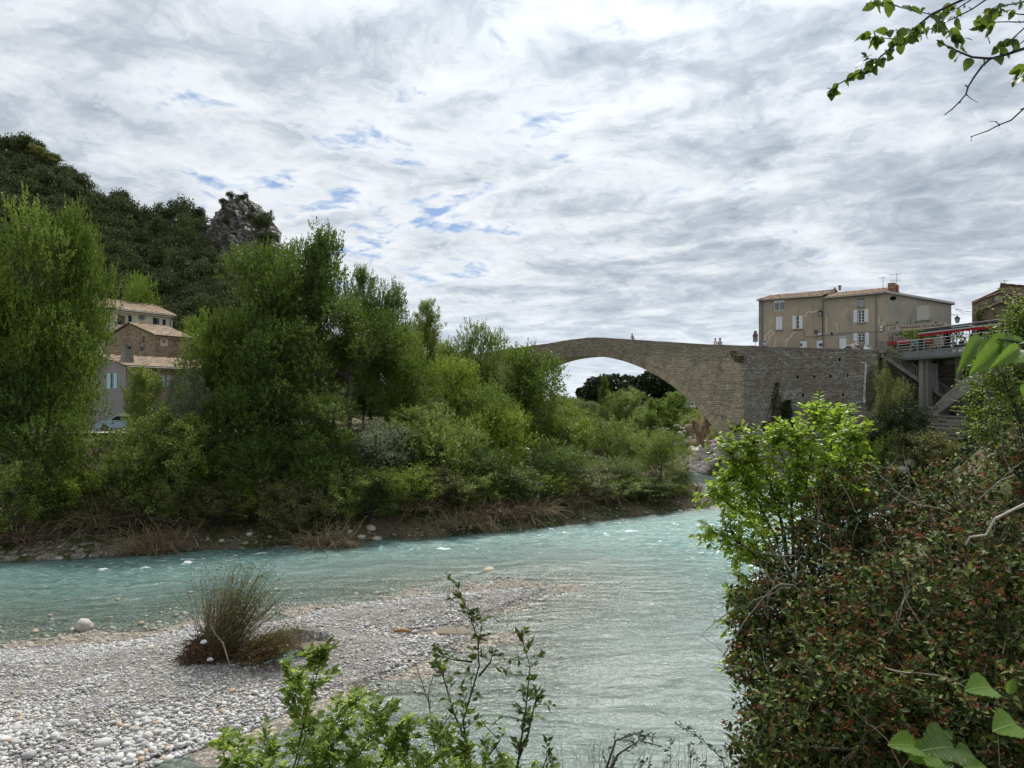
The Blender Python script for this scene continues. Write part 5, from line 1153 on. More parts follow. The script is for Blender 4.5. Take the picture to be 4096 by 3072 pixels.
r1_ = obj('roof', None, parent=sh); ln = math.hypot(ap[0], ap[1] - z1_) + .4; roof_plane(r1_, (-.2, -.35, z1_ - .05), (1, 0, 0), (0, -ap[0], ap[1] - z1_), L1 + .5, ln, M_TILEP, 120, 63); roof_plane(r1_, (L1 + .3, -2 * ap[0] + .3, z1_ - .05), (-1, 0, 0), (0, ap[0], ap[1] - z1_), L1 + .5, ln, M_TILEP, 0, 64)
m_ = MB()
for i in range(int(L1 / .25)): m_.tube([(i * .25 + .1, -.32, z1_ - .2), (i * .25 + .1, -.02, z1_ - .2)], .085, 6)
part('genoise_eave', m_, M_TILEP, sh, kind='stuff')
# cream house
c3 = WS(461, 1236, 84); A2 = LFr(c3.x, c3.y); z2_ = c3.z; L2 = A2.fs(690, 1264)[0]
chh = A2.thing('cream_house', 'tall cream house with navy shutters under the wooded hill', 'house'); fq = lambda a, b, c, d_: [A2.fs(a, (c + d_) / 2)[0], A2.fs(b, (c + d_) / 2)[0], A2.fs((a + b) / 2, d_)[1], A2.fs((a + b) / 2, c)[1]]
h2, h3 = fq(486, 502, 1262, 1300), fq(625, 638, 1274, 1306); m_ = MB(); wall_holes(m_, 0, L2, 7, lambda s: z2_ - .05, [h2, h3]); m_.quad((L2, 0, 7), (L2, 9, 7), (L2, 9, z2_), (L2, 0, z2_)); m_.quad((0, 9, 7), (0, 0, 7), (0, 0, z2_), (0, 9, z2_)); part('wall', m_, M_CREAM, chh)
for h_ in (h2, h3): window(chh, *h_, 2, 2, fmat=M_CONC)
for a, b, c, d_ in ((471, 485, 1257, 1297), (513, 526, 1262, 1300), (612, 624, 1271, 1303), (650, 662, 1278, 1308)): shutter(chh, *fq(a, b, c, d_), M_NAVY)
ov = A2.fs(566, 1270); m_ = MB(); m_.add([(ov[0] + .5 * math.cos(q), -.04, ov[1] + .36 * math.sin(q)) for q in np.linspace(0, 6.283, 19)[:-1]], [tuple(range(18))]); o = part('oval_window_surround', m_, M_CONC, chh); m_ = MB(); m_.add([(ov[0] + .3 * math.cos(q), -.045, ov[1] + .22 * math.sin(q)) for q in np.linspace(0, 6.283, 19)[:-1]], [tuple(range(18))]); part('pane', m_, M_GLASS, o)
rr_ = obj('roof', None, parent=chh); rid = A2.fs(439, 1197, 4.5)[1]; rise = max(rid - z2_, 1.2); roof_plane(rr_, (-2.0, -.4, z2_ - .02), (1, 0, 0), (0, 4.9, rise), L2 + 2.4, 5.1, M_TILEP, 200, 65); roof_plane(rr_, (L2 + .4, 9.4, z2_ - .02), (-1, 0, 0), (0, -4.9, rise), L2 + 2.4, 5.1, M_TILEP, 0, 66)
m_ = MB(); m_.tube([(-.2, -.48, z2_ - .1), (L2 + .2, -.48, z2_ - .1)], .07, 6); m_.tube([(L2 - .15, -.45, z2_ - .1), (L2 - .3, -.1, z2_ - .6), (L2 - .3, -.1, 10)], .06, 6); part('gutter', m_, M_ZINC, chh)
m_ = MB(); m_.box(-.1, L2 + .1, -.3, -.01, z2_ - .35, z2_ - .16); part('eave_moulding', m_, M_CREAM, chh)
# pale wing with turquoise shutters, mostly behind the trees
c4_ = WS(438, 1300, 93); WG = gfr(c4_.x, c4_.y); wg = WG.thing('pale_village_house', 'pale house with turquoise shutters half hidden behind the left trees', 'house'); hw_ = lambda a, b, c, d_: [WG.fs(a, (c + d_) / 2)[0], WG.fs(b, (c + d_) / 2)[0], WG.fs((a + b) / 2, d_)[1], WG.fs((a + b) / 2, c)[1]]
k1, k2 = hw_(384, 393, 1345, 1390), hw_(410, 418, 1268, 1300); m_ = MB(); wall_holes(m_, -9, 0, 7, lambda s: c4_.z + 2.4 + .2 * s, [k1, k2]); m_.quad((0, 0, 7), (0, 8, 7), (0, 8, c4_.z + 2.4), (0, 0, c4_.z + 2.4)); part('wall', m_, M_CREAM, wg)
for k_ in (k1, k2): window(wg, *k_, 1, 3)
for a, b, c, d_ in ((372, 383, 1345, 1390), (394, 398, 1345, 1390), (398, 409, 1268, 1300), (419, 428, 1268, 1300)): shutter(wg, *hw_(a, b, c, d_), M_TURQ)
rr_ = obj('roof', None, parent=wg); roof_plane(rr_, (-9.2, -.3, c4_.z + .6), (9.4, 0, 1.9), (0, 1, .02), 9.6, 8, M_TILEP, 0, 67)
# village road and the far pale house beyond the arch
m_ = MB(); rd = [W(30, 436, 62), W(116, 437, 60), W(150, 424, 66), W(20, 424, 74)]
m_.add([(p.x, p.y, 7.02) for p in [Vector((-62, 56, 0)), Vector((-22, 61.5, 0)), Vector((-24, 66, 0)), Vector((-60, 66, 0))]], [(0, 1, 2, 3)])
part('village_road', m_, simple('pale_road', (.36, .33, .31), .9, .1, 3), None, kind='structure')
fh = thing('far_house', 'small beige house beyond the arch behind the parked cars', 'house', (WS(2776, 1625, 170).x, 170, 7)); m_ = MB(); m_.box(-7, 8, 0, 8, 0, 4.2); part('wall', m_, simple('beige_render', (.42, .34, .26), .9, .1), fh); m_ = MB(); m_.prism([(-7.6, 4.2), (8.6, 4.2), (.5, 6.3)], -.5, 8.5); part('roof', m_, M_TILEP, fh)
for x in (-4, 1.5): m_ = MB(); m_.box(x, x + 1.2, -.03, .0, 1.2, 2.6); part('window', m_, M_GLASS, fh)
# ================================================================== VEGETATION KIT
def m_leaf(name, lo, hi, trans=.3, spec=.16, rough=.45, sparse=None, ov=.18):
    m, nt, b = newmat(name); r = attr(nt, 'rnd').outputs['Fac']; oi = NN(nt, 'ShaderNodeObjectInfo').outputs['Random']; p = pos(nt)
    v = mth(nt, 'ADD', mth(nt, 'MULTIPLY', r, .75), mth(nt, 'MULTIPLY', noi(nt, p, .45, 4, .6), .4))
    v = mth(nt, 'ADD', v, mth(nt, 'MULTIPLY', oi, ov))
    stops = [(.2, tuple(x * .55 for x in lo)), (.5, lo), (.95, hi)]
    c = ramp(nt, v, stops)
    if sparse: c = mix(nt, mth(nt, 'GREATER_THAN', mth(nt, 'FRACT', mth(nt, 'MULTIPLY', r, 37.7)), 1 - sparse[1]), c, sparse[0])
    L(nt, c, b.inputs[0]); b.inputs['Roughness'].default_value = rough; b.inputs['Specular IOR Level'].default_value = spec
    t = NN(nt, 'ShaderNodeBsdfTranslucent', {'Color': mix(nt, .35, c, (.30, .42, .03), 'ADD') if trans > .25 else c}).outputs[0]
    ms = NN(nt, 'ShaderNodeMixShader', {0: trans, 1: b.outputs[0], 2: t}).outputs[0]
    L(nt, ms, nt.nodes['Material Output'].inputs[0]); return m
M_BARK = simple('grey_bark', (.10, .085, .07), .95, .35, 9, bmp=.6, bd=.02)
M_BARKD = simple('dark_bark', (.045, .038, .035), .9, .3, 14, bmp=.4, bd=.01)
M_TWIG = simple('dry_twig', (.27, .21, .15), .95, .45, 5, bmp=0)
M_TWIGD = simple('brown_debris', (.15, .10, .07), .95, .5, 4, bmp=0)
LEAFQ = np.array([(-.5, 0, 0), (0, -.34, .05), (.5, 0, 0), (0, .34, .05)])
def leaf_cloud(C, size, seed, rnd, V=LEAFQ, bias=None):
    r = RS(seed); n = len(C)
    R = eul(r.rand(n) * 6.28, (r.rand(n) - .5) * 2.2, r.rand(n) * 6.28)
    P_ = np.einsum('nij,vj->nvi', R, V) * (size * (.6 + .8 * r.rand(n)))[:, None, None] + C[:, None]
    nv = len(V); return P_.reshape(-1, 3), np.arange(nv * n).reshape(n, nv), np.repeat(rnd, nv)
def make_tree(name, seed, Hh, R_, nleaf, leaf, base=.12, stems=1, nl=34, ns=7, sig=.26, tall=True, up=.55, tipw=0.0):
    r = RS(seed); wood = MB(); subs = []
    for k in range(stems):
        ang = 2 * PI * k / stems + r.rand(); lean = 0 if stems == 1 else R_ * (.25 + .35 * r.rand())
        hk = Hh * (1 if k == 0 else .72 + .25 * r.rand()); n = 9; P_ = []
        for i in range(n):
            f = i / (n - 1); P_.append(np.array([math.cos(ang) * lean * f ** .8 + .12 * r.randn() * f, math.sin(ang) * lean * f ** .8 + .12 * r.randn() * f, hk * f * .97]))
        r0 = .017 * Hh / (1 if stems == 1 else 1.7); wood.tube(P_, [r0 * (1 - i / (n - 1)) + .015 for i in range(n)], 6)
        P_ = np.array(P_)
        for j in range(nl // stems):
            f = base + (1.0 - base) * ((j + r.rand()) / (nl / stems)) ** .85; f = min(f, .985); q = f * (n - 1); i0 = min(int(q), n - 2); p = P_[i0] + (P_[i0 + 1] - P_[i0]) * (q - i0)
            az = j * 2.4 + k + r.rand() * .8
            if tall: sh = (.45 + .8 * math.sin(PI * min(1, (f - base) / (1 - base) * .8 + .14)) ** .8) * (1 - .2 * f)
            else: sh = math.sqrt(max(0.05, 1 - ((f - .45) / .6) ** 2))
            ln = R_ * sh * (.6 + .55 * r.rand()) * (.8 if stems > 1 else 1.05); el = .25 + up * f + .25 * r.rand()
            d_ = np.array([math.cos(az) * math.cos(el), math.sin(az) * math.cos(el), math.sin(el)]); pts = [p]
            for s in range(1, 6): pts.append(pts[-1] + d_ * ln / 5 + r.randn(3) * ln * .03); d_ = d_ + np.array([0, 0, .10]); d_ /= np.linalg.norm(d_)
            wood.tube(pts, [max(.012, r0 * .42 * (1 - f) + .03) * (1 - s / 5.5) for s in range(6)], 4, False); pts = np.array(pts)
            for s in range(ns):
                t = .25 + .75 * (s + r.rand()) / ns; q = t * 5; i0 = min(int(q), 4); sp = pts[i0] + (pts[i0 + 1] - pts[i0]) * (q - i0)
                sd = d_ * .6 + r.randn(3) * .6 + np.array([0, 0, .35]); sd /= np.linalg.norm(sd); sl_ = ln * (.22 + .28 * r.rand()) * (1.15 - .4 * t) + .25
                subs.append((sp, sp + sd * sl_, sl_, r.rand()))
                if s % 2 == 0: wood.tube([sp, sp + sd * sl_ * .5 + r.randn(3) * .03, sp + sd * sl_], [.018, .012, .006], 3, False)
            subs.append((pts[3], pts[5], ln * .4, r.rand()))
    A = np.array([s[0] for s in subs]); B = np.array([s[1] for s in subs]); wgt = np.array([s[2] for s in subs]); rn = np.array([s[3] for s in subs])
    idx = r.choice(len(subs), nleaf, p=wgt / wgt.sum()); t = r.rand(nleaf) ** .8
    C = A[idx] + (B[idx] - A[idx]) * t[:, None] * 1.1 + r.randn(nleaf, 3) * sig * (.55 + .6 * (1 - t))[:, None]
    C = C[C[:, 2] > .1]; idx = idx[:len(C)]
    V, F, rr_ = leaf_cloud(C, leaf, seed + 1, np.clip(.5 * rn[idx] + .5 * r.rand(len(C)), 0, 1))
    wm = wood.mesh('trunk'); wm.materials.append(M_BARK)
    return wm, np_mesh('crown', V, F, rr_), Hh, R_
def make_broad(name, seed, Hh, R_, nleaf, leaf, nlobe=46, base=.16, lobe=.27, point=0.0):
    "a broad crown of many leafy lobes carried on rising limbs"
    r = RS(seed); wood = MB(); n = 8; P_ = [np.array([.25 * r.randn() * i / 7, .25 * r.randn() * i / 7, Hh * .72 * i / 7]) for i in range(n)]; r0 = .018 * Hh; wood.tube(P_, [r0 * (1 - .8 * i / 7) for i in range(n)], 7); cz, hz = Hh * (base + (1 - base) * .5), Hh * (1 - base) * .5; L_ = []
    for k in range(nlobe):
        v = r.randn(3); v /= np.linalg.norm(v); v[2] = v[2] if v[2] > -.75 else -v[2]; q = (.55 + .45 * r.rand()) if k % 4 else .35 * r.rand() + .1
        wz = 1 - point * max(0, v[2]); c = np.array([v[0] * R_ * q * wz * .86, v[1] * R_ * q * wz * .86, cz + v[2] * hz * q * .88]); rad = R_ * lobe * (.65 + .6 * r.rand()); L_.append((c, rad, r.rand()))
        f = np.clip((c[2] - .35 * math.hypot(c[0], c[1]) - .05 * Hh) / Hh, .08, .70); st = P_[0] + (P_[-1] - P_[0]) * (f / .72); md = (st * .45 + c * .55) + np.array([0, 0, -.25]) + r.randn(3) * .15
        wood.tube([tuple(st), tuple((st + md) / 2 + r.randn(3) * .1), tuple(md), tuple(c)], [.035 + r0 * .28 * (1 - f), .03 + r0 * .18 * (1 - f), .04, .015], 5, False)
        for j in range(5): e = r.randn(3); e[2] = abs(e[2]); e /= np.linalg.norm(e); wood.tube([tuple(c), tuple(c + e * rad * .5 + r.randn(3) * .05), tuple(c + e * rad * 1.05)], [.018, .012, .005], 3, False)
    C0 = np.array([l[0] for l in L_]); RD = np.array([l[1] for l in L_]); RN = np.array([l[2] for l in L_]); w_ = RD ** 2; m = nleaf // 14; id_ = r.choice(nlobe, m, p=w_ / w_.sum()); d_ = r.randn(m, 3); d_[:, 2] += .35; d_ /= np.linalg.norm(d_, axis=1)[:, None]
    S0 = C0[id_] + d_ * (RD[id_] * (.35 + .75 * r.rand(m) ** .6))[:, None] * np.array([1, 1, .85]); D = d_ * .8 + np.array([0, 0, .7]) + r.randn(m, 3) * .25; D /= np.linalg.norm(D, axis=1)[:, None]; ln = .35 + .55 * r.rand(m)      # short upright sprays
    id2 = np.repeat(np.arange(m), 14); t = r.rand(len(id2)); C = S0[id2] + D[id2] * (ln[id2] * t)[:, None] + r.randn(len(id2), 3) * (.10 * (1.2 - t))[:, None]; sr = r.rand(m); V, F, q = leaf_cloud(C, leaf, seed + 1, np.clip(.35 * RN[id_][id2] + .3 * sr[id2] + .35 * r.rand(len(C)), 0, 1))
    wm = wood.mesh('trunk'); wm.materials.append(M_BARK); return wm, np_mesh('crown', V, F, q), Hh, R_
TR = {
    'broad': [make_broad('d', 31, 17, 6.2, 50000, .165, 50), make_broad('d', 32, 17, 6.0, 50000, .165, 44, .14, .30), make_broad('d', 33, 16, 5.5, 46000, .165, 40, .2, .28, .35)],
    'dome': [make_broad('e', 34, 9, 4.6, 36000, .125, 36, .03, .33), make_broad('e', 35, 9, 4.4, 36000, .125, 32, .02, .36)],
    'poplar': [make_tree('p', s, 20, 4.6, 34000, .20, .10, 1, 46, 8, .30) for s in (1, 2, 3)],
    'round': [make_tree('r', s, 13, 5.0, 30000, .18, .12, 2, 44, 8, .28, False) for s in (4, 5)],
    'willow': [make_tree('w', s, 8, 3.6, 27000, .115, .04, 5, 50, 7, .20, True, .75) for s in (6, 7, 8)],
    'bush': [make_tree('b', s, 4, 3.0, 14000, .105, .02, 6, 48, 6, .17, False, .4) for s in (9, 10)],
}
ML = {
    'poplar': m_leaf('poplar_leaf', (.072, .118, .018), (.205, .265, .05)), 'yellow': m_leaf('spring_leaf', (.12, .165, .018), (.27, .33, .045)),
    'dark': m_leaf('dark_green_leaf', (.038, .068, .013), (.115, .165, .034)), 'willow': m_leaf('willow_leaf', (.105, .15, .028), (.29, .345, .09)),
    'oak': m_leaf('holm_oak_leaf', (.026, .036, .013), (.095, .115, .042), .15, .12, .75, None, .42), 'ivy': m_leaf('ivy_leaf', (.016, .030, .012), (.05, .080, .026), .1, .08, .55),
    'pine': m_leaf('pine_needles', (.020, .036, .014), (.05, .075, .03), .1), 'pink': m_leaf('purple_leaf', (.30, .18, .16), (.46, .33, .28), .3), 'bright': m_leaf('bright_leaf', (.10, .16, .02), (.20, .29, .04)),
    'silver': m_leaf('silver_leaf', (.10, .12, .075), (.26, .28, .20)), 'olive': m_leaf('brown_green_leaf', (.10, .10, .04), (.19, .18, .08)),
}
def norm_tree(T_):
    wm, lm, Hh, R_ = T_; V = np.empty(len(lm.vertices) * 3, np.float32); lm.vertices.foreach_get('co', V); V = V.reshape(-1, 3)
    return wm, lm, float(np.percentile(V[:, 2], 99.7)), float(np.percentile(np.abs(V[:, 0]), 97.5))
TR = {k: [norm_tree(t) for t in v] for k, v in TR.items()}
def put_tree(kind, var, cx, ty, hw, Y, mat, label, name='tree', group=None, zb=None, cat='tree', fat=1.0):
    wm, lm, Hh, R_ = TR[kind][var % len(TR[kind])]
    x = (cx * K - 512) / FPX * Y; zt = CH - (ty * K - HY) / FPX * Y
    z = float(H(np.array([x]), np.array([Y]))[0]) if zb is None else zb
    t = thing(name, label, cat, (x, Y, z - .05), (cx * 1.7) % 6.28, group)
    sw = hw * K / FPX * Y / R_; sh = (zt - z) / Hh; t.scale = (sw * fat, sw * fat, sh)
    for nm, me, mt in (('trunk', wm, M_BARK), ('crown', lm, ML[mat])):
        if len(me.materials) == 0: me.materials.append(mt)
        o = bpy.data.objects.new(nm, me); col.objects.link(o); o.parent = t
        o.material_slots[0].link = 'OBJECT'; o.material_slots[0].material = mt
    return t
TREES = [ # kind, variant, x, top, half width, distance, foliage, label
 ('broad', 0, 55, 440, 104, 51, 'poplar', 'tallest light green tree at the left edge of the far bank'),
 ('broad', 2, 172, 446, 66, 53, 'poplar', 'tall tree with a leaning tip, second from the left edge'),
 ('broad', 1, -60, 520, 100, 49, 'yellow', 'leafy tree cut off by the left edge of the picture'),
 ('broad', 0, 180, 650, 42, 56, 'dark', 'dark round tree just left of the grey gable house'),
 ('broad', 1, 105, 660, 90, 50, 'poplar', 'mid height tree in front of the two tall trees at the left'),
 ('broad', 1, 15, 760, 95, 48, 'dark', 'dark low tree under the tallest tree at the left edge'),
 ('dome', 0, 125, 880, 85, 47.5, 'dark', 'dark bushy tree below the pale road on the left'),
 ('poplar', 0, 312, 792, 48, 52, 'willow', 'young light poplar standing before the grey gable wall'),
 ('willow', 1, 395, 800, 58, 52, 'silver', 'silvery young tree in front of the stone river front'),
 ('dome', 0, 270, 925, 95, 48.5, 'willow', 'broad light green willow under the grey house'),
 ('willow', 0, 370, 880, 90, 49, 'willow', 'light willow thicket between the grey house and the big poplars'),
 ('round', 0, 440, 840, 70, 51, 'poplar', 'bushy green tree left of the bare leaning trunk'),
 ('broad', 0, 570, 522, 92, 58, 'dark', 'tall broad tree before the rocky crag'),
 ('broad', 2, 690, 492, 82, 62, 'dark', 'tallest tree of the central clump right of the crag'),
 ('broad', 1, 625, 540, 80, 60, 'poplar', 'lighter green tree between the two tallest of the central clump'),
 ('poplar', 0, 785, 575, 34, 68, 'dark', 'slim dark poplar tip right of the tallest tree'),
 ('broad', 1, 835, 607, 58, 66, 'dark', 'rounded dark tree at the right end of the central clump'),
 ('broad', 2, 490, 670, 82, 55, 'poplar', 'round tree covering the right end of the stone house'),
 ('broad', 0, 755, 640, 98, 60, 'dark', 'wide green tree in the middle of the central clump'),
 ('broad', 1, 610, 690, 100, 55, 'dark', 'dark broad tree low in the central clump'),
 ('broad', 1, 545, 830, 95, 52, 'dark', 'dark tree over the shaded trunks of the central clump'),
 ('broad', 0, 690, 850, 90, 53, 'dark', 'dark tree above the brown brush in the central clump'),
 ('poplar', 1, 922, 648, 46, 72, 'willow', 'pale feathery poplar left of the bridge'),
 ('broad', 1, 880, 750, 60, 62, 'poplar', 'green poplar in the gap between central clump and feathery poplar'),
 ('broad', 0, 1040, 697, 60, 76, 'willow', 'pale poplar rising just left of the bridge parapet'),
 ('broad', 2, 1135, 745, 84, 70, 'poplar', 'round tree overlapping the left side of the arch'),
 ('broad', 1, 975, 770, 75, 66, 'yellow', 'yellow green tree left of the arch'),
 ('broad', 0, 1050, 830, 70, 64, 'poplar', 'mid green tree below the left side of the bridge'),
 ('willow', 2, 905, 850, 70, 60, 'willow', 'willow under the feathery poplar'),
 ('dome', 0, 820, 905, 80, 55, 'silver', 'silvery willow right of the shaded trunks'),
 ('dome', 1, 960, 890, 85, 58, 'willow', 'tall willow shrub at mid bank'),
 ('dome', 0, 1085, 875, 85, 62, 'yellow', 'yellowish willow left of the arch opening'),
 ('willow', 0, 1165, 830, 62, 74, 'willow', 'feathery willow under the arch, furthest left'),
 ('willow', 1, 1240, 870, 68, 72, 'yellow', 'feathery willow under the arch, before the rising river bend'),
 ('willow', 2, 1335, 895, 62, 72, 'willow', 'willow below the stone riprap seen through the arch'),
 ('dome', 0, 1428, 928, 62, 67, 'willow', 'rounded willow at the right tip of the wooded bank'),
 ('dome', 1, 1190, 945, 75, 62, 'dark', 'dark domed bush in front of the feathery ones'),
 ('dome', 1, 1320, 985, 62, 64, 'dark', 'low dark willow next to the tip of the bank'),
 ('dome', 0, 1045, 965, 70, 57, 'dark', 'low dark willow over the brown brush'),
 ('bush', 0, 1470, 1010, 30, 68, 'dark', 'small dark bush at the extreme tip of the wooded bank'),
]
TREES += [('broad', 0, 800, 660, 60, 84, 'dark', 'dark tree standing behind the slim poplar tips'), ('broad', 1, 890, 700, 60, 88, 'poplar', 'tree behind the gap left of the feathery poplar'), ('broad', 2, 965, 735, 60, 92, 'poplar', 'tree hiding the left approach of the bridge'), ('broad', 1, 720, 720, 70, 80, 'dark', 'dark tree filling the depth of the central clump'),
 ('broad', 0, 860, 700, 62, 64, 'poplar', 'bushy green tree under the rounded dark tree'), ('broad', 2, 470, 760, 66, 57, 'dark', 'dark tree at the right end of the stone front'), ('dome', 0, 800, 815, 85, 68, 'dark', 'dark bushy tree filling the gap right of the shaded trunks'), ('dome', 1, 870, 835, 70, 66, 'poplar', 'bushy tree under the gap left of the feathery poplar'), ('dome', 1, 880, 880, 80, 58, 'poplar', 'domed green bush at the middle of the bank'), ('dome', 0, 560, 930, 80, 50.5, 'dark', 'domed dark bush under the shaded trunks'), ('dome', 1, 680, 950, 80, 52, 'dark', 'domed dark bush above the pebbly cove')]
for k_, v_, cx, ty, hw, Y, mt, lb in TREES: put_tree(k_, v_, cx, ty, hw, Y, mt, lb, 'willow_tree' if k_ == 'willow' else ('poplar_tree' if k_ == 'poplar' else 'broadleaf_tree'))
BUSHL = ['at the left edge of the far bank', 'left of the brown root tangle', 'over the brown root tangle', 'behind the dark root tangle', 'behind the pale dry branches', 'left of the level pale pole', 'above the level pale pole', 'behind the pebbly cove', 'over the bushy brown brush pile', 'right of the bushy brown brush pile', 'left of the white bank stones', 'above the white bank stones', 'right of the white bank stones', 'under the yellowish willow', 'under the dark domed bush', 'below the feathery willows of the arch', 'below the low domed bush near the tip', 'under the rounded willow', 'at the very tip of the wooded bank']
for i, (cx, ty, hw, Y, mt) in enumerate([(40, 1000, 80, 46, 'dark'), (120, 1040, 60, 45.5, 'dark'), (210, 1010, 70, 46, 'dark'), (300, 1020, 70, 46.5, 'olive'), (380, 1015, 60, 47, 'dark'), (470, 1040, 55, 47.5, 'olive'), (560, 1030, 60, 48.5, 'dark'), (640, 1035, 55, 49.5, 'olive'),
        (730, 1020, 60, 51, 'dark'), (800, 1010, 60, 52, 'dark'), (880, 1000, 65, 53.5, 'dark'), (950, 1010, 60, 55, 'olive'), (1030, 1025, 60, 56, 'dark'), (1110, 1010, 60, 58, 'dark'), (1190, 1020, 55, 60, 'dark'), (1260, 1010, 55, 61, 'olive'), (1330, 1035, 50, 62.5, 'dark'), (1400, 1030, 50, 64, 'dark'), (1450, 1045, 34, 66, 'olive')]):
    put_tree('bush', i, cx, ty - 6, hw * 1.15, Y + (1.9 if 1 <= i <= 6 else -.3), ('willow', mt, 'yellow', mt)[i % 4], 'low undergrowth bush ' + BUSHL[i], 'bush', 'undergrowth bushes along the far bank', cat='bush')
for a in [('broad', 1, 300, 592, 46, 92, 'bright', 'yellow green tree at the foot of the hill left of the cream house'), ('round', 1, 335, 640, 26, 95, 'dark', 'small dark tree behind the roof of the cream house'), ('round', 0, 395, 668, 42, 96, 'bright', 'bright tree right of the cream house roof'), ('round', 1, 450, 700, 40, 92, 'yellow', 'bright tree furthest right behind the village houses'),
          ('round', 0, 425, 735, 34, 84, 'yellow', 'yellow green tree beside the right end of the stone barn')]: put_tree(*a, name='broadleaf_tree', zb=7)
for a in [('round', 0, 1440, 838, 42, 116, 'bright', 'bright round tree on the slope seen through the arch'), ('willow', 0, 1350, 838, 44, 128, 'willow', 'tall willow seen through the arch left of the bright round tree'), ('willow', 2, 1285, 862, 40, 125, 'dark', 'dark green willow at the left of the arch view'), ('round', 1, 1225, 852, 38, 140, 'willow', 'pale tree line tree at the left of the arch view'),
          ('willow', 1, 1390, 885, 34, 118, 'poplar', 'mid green shrub below the bright round tree'), ('round', 1, 1180, 860, 40, 150, 'dark', 'dark distant tree behind the left foot of the arch'), ('poplar', 0, 1305, 812, 13, 130, 'dark', 'thin dark tree rising above the pines in the arch view'), ('poplar', 1, 1485, 905, 14, 120, 'poplar', 'small tree beside the parked cars beyond the arch'),
          ('bush', 0, 1430, 925, 30, 118, 'olive', 'brownish bush on the slope below the bright round tree'), ('bush', 1, 1380, 935, 26, 112, 'dark', 'dark bush at the head of the riprap'), ('round', 1, 1520, 860, 30, 165, 'dark', 'dark tree behind the parked cars'), ('broad', 0, 1222, 856, 46, 145, 'poplar', 'tree line tree just inside the left leg of the arch'), ('broad', 1, 1268, 866, 34, 150, 'dark', 'low tree under the left end of the umbrella pines'), ('round', 0, 1100, 870, 60, 160, 'dark', 'distant tree hidden behind the left arch leg')]: put_tree(*a, name='distant_tree')
t = put_tree('round', 1, 1514, 893, 24, 99, 'pink', 'small tree with reddish purple leaves and dark forked trunk beside the arch', name='judas_tree')
# umbrella pines
def pine(label, cx, ty, hw, th, Y, seed):
    x = (cx * K - 512) / FPX * Y; zt = CH - (ty * K - HY) / FPX * Y; z = 7.2; R_ = hw * K / FPX * Y; hh = th * K / FPX * Y
    t = thing('umbrella_pine', label, 'pine tree', (x, Y, z)); r = RS(seed); n = 16000; m_ = MB(); m_.tube([(0, 0, 0), (.3, 0, (zt - z) * .5), (0, 0, zt - z - hh * .7)], [.35, .28, .2], 7)
    cl = []
    for k in range(34):
        a = r.rand() * 6.28; q = math.sqrt(r.rand()) * .92; cl.append((math.cos(a) * R_ * q, math.sin(a) * R_ * q, zt - z - hh * .5 + hh * .42 * math.sqrt(1 - q * q) * (1 if k % 3 else -.3)))
        if k % 3 == 0: m_.tube([(0, 0, zt - z - hh * 1.0), cl[-1]], [.12, .03], 4)
    part('trunk', m_, M_BARK, t); cl = np.array(cl); d_ = r.randn(n, 3); d_ /= np.linalg.norm(d_, axis=1)[:, None]; id_ = r.randint(0, 34, n)
    C = cl[id_] + d_ * np.array([R_ * .26, R_ * .26, hh * .3]) * (.75 + .35 * r.rand(n))[:, None]; V, F, q = leaf_cloud(C, .62, seed, .4 * r.rand(34)[id_] + .6 * r.rand(n)); obj('crown', np_mesh('crown', V, F, q), ML['pine'], t)
pine('wide umbrella pine left of centre in the arch view', 1322, 821, 62, 60, 165, 1); pine('umbrella pine partly hidden by the right leg of the arch', 1432, 815, 62, 75, 150, 2); pine('low umbrella pine at the left of the arch view', 1282, 838, 34, 36, 175, 3)

# ------------------------------------------------------------------ the wooded hill and its crag
SKX = np.array([-260, 0, 60, 130, 185, 240, 300, 330, 380, 430, 470, 520, 560, 600, 680, 800, 950, 1100]) ; SKY_ = np.array([255, 300, 318, 352, 385, 410, 450, 455, 445, 452, 490, 540, 590, 620, 690, 780, 860, 885])
def hill_pt(px, u):
    "u = 0 at the foot, 1 at the ridge"
    sky_y = np.interp(px, SKX, SKY_); sky_y = sky_y + 27; Y = 98 + (122 - .03 * np.clip(px, 0, 900)) * u
    py = 930 + (sky_y - 930) * (u ** .82); z = CH - (py * K - HY) / FPX * Y
    return (px * K - 512) / FPX * Y, Y, z
m_ = None
PX, U = np.meshgrid(np.linspace(-260, 1100, 90), np.concatenate([np.linspace(0, 1, 30), [1.12, 1.4]]))
X_, Y_, Z_ = hill_pt(PX, np.minimum(U, 1)); Y_ = Y_ + np.maximum(U - 1, 0) * 200; Z_ = Z_ - np.maximum(U - 1, 0) * 40
Z_ += fbm(X_ * .06, Y_ * .06, 3) * 1.5; I = np.arange(PX.size).reshape(PX.shape); F = np.stack([I[:-1, :-1], I[:-1, 1:], I[1:, 1:], I[1:, :-1]], -1).reshape(-1, 4)
struct('hill', np_mesh('hill', np.stack([X_, Y_, Z_], -1).reshape(-1, 3), F, smooth=True), simple('forest_floor', (.024, .027, .013), 1, .4, .6, spec=0))
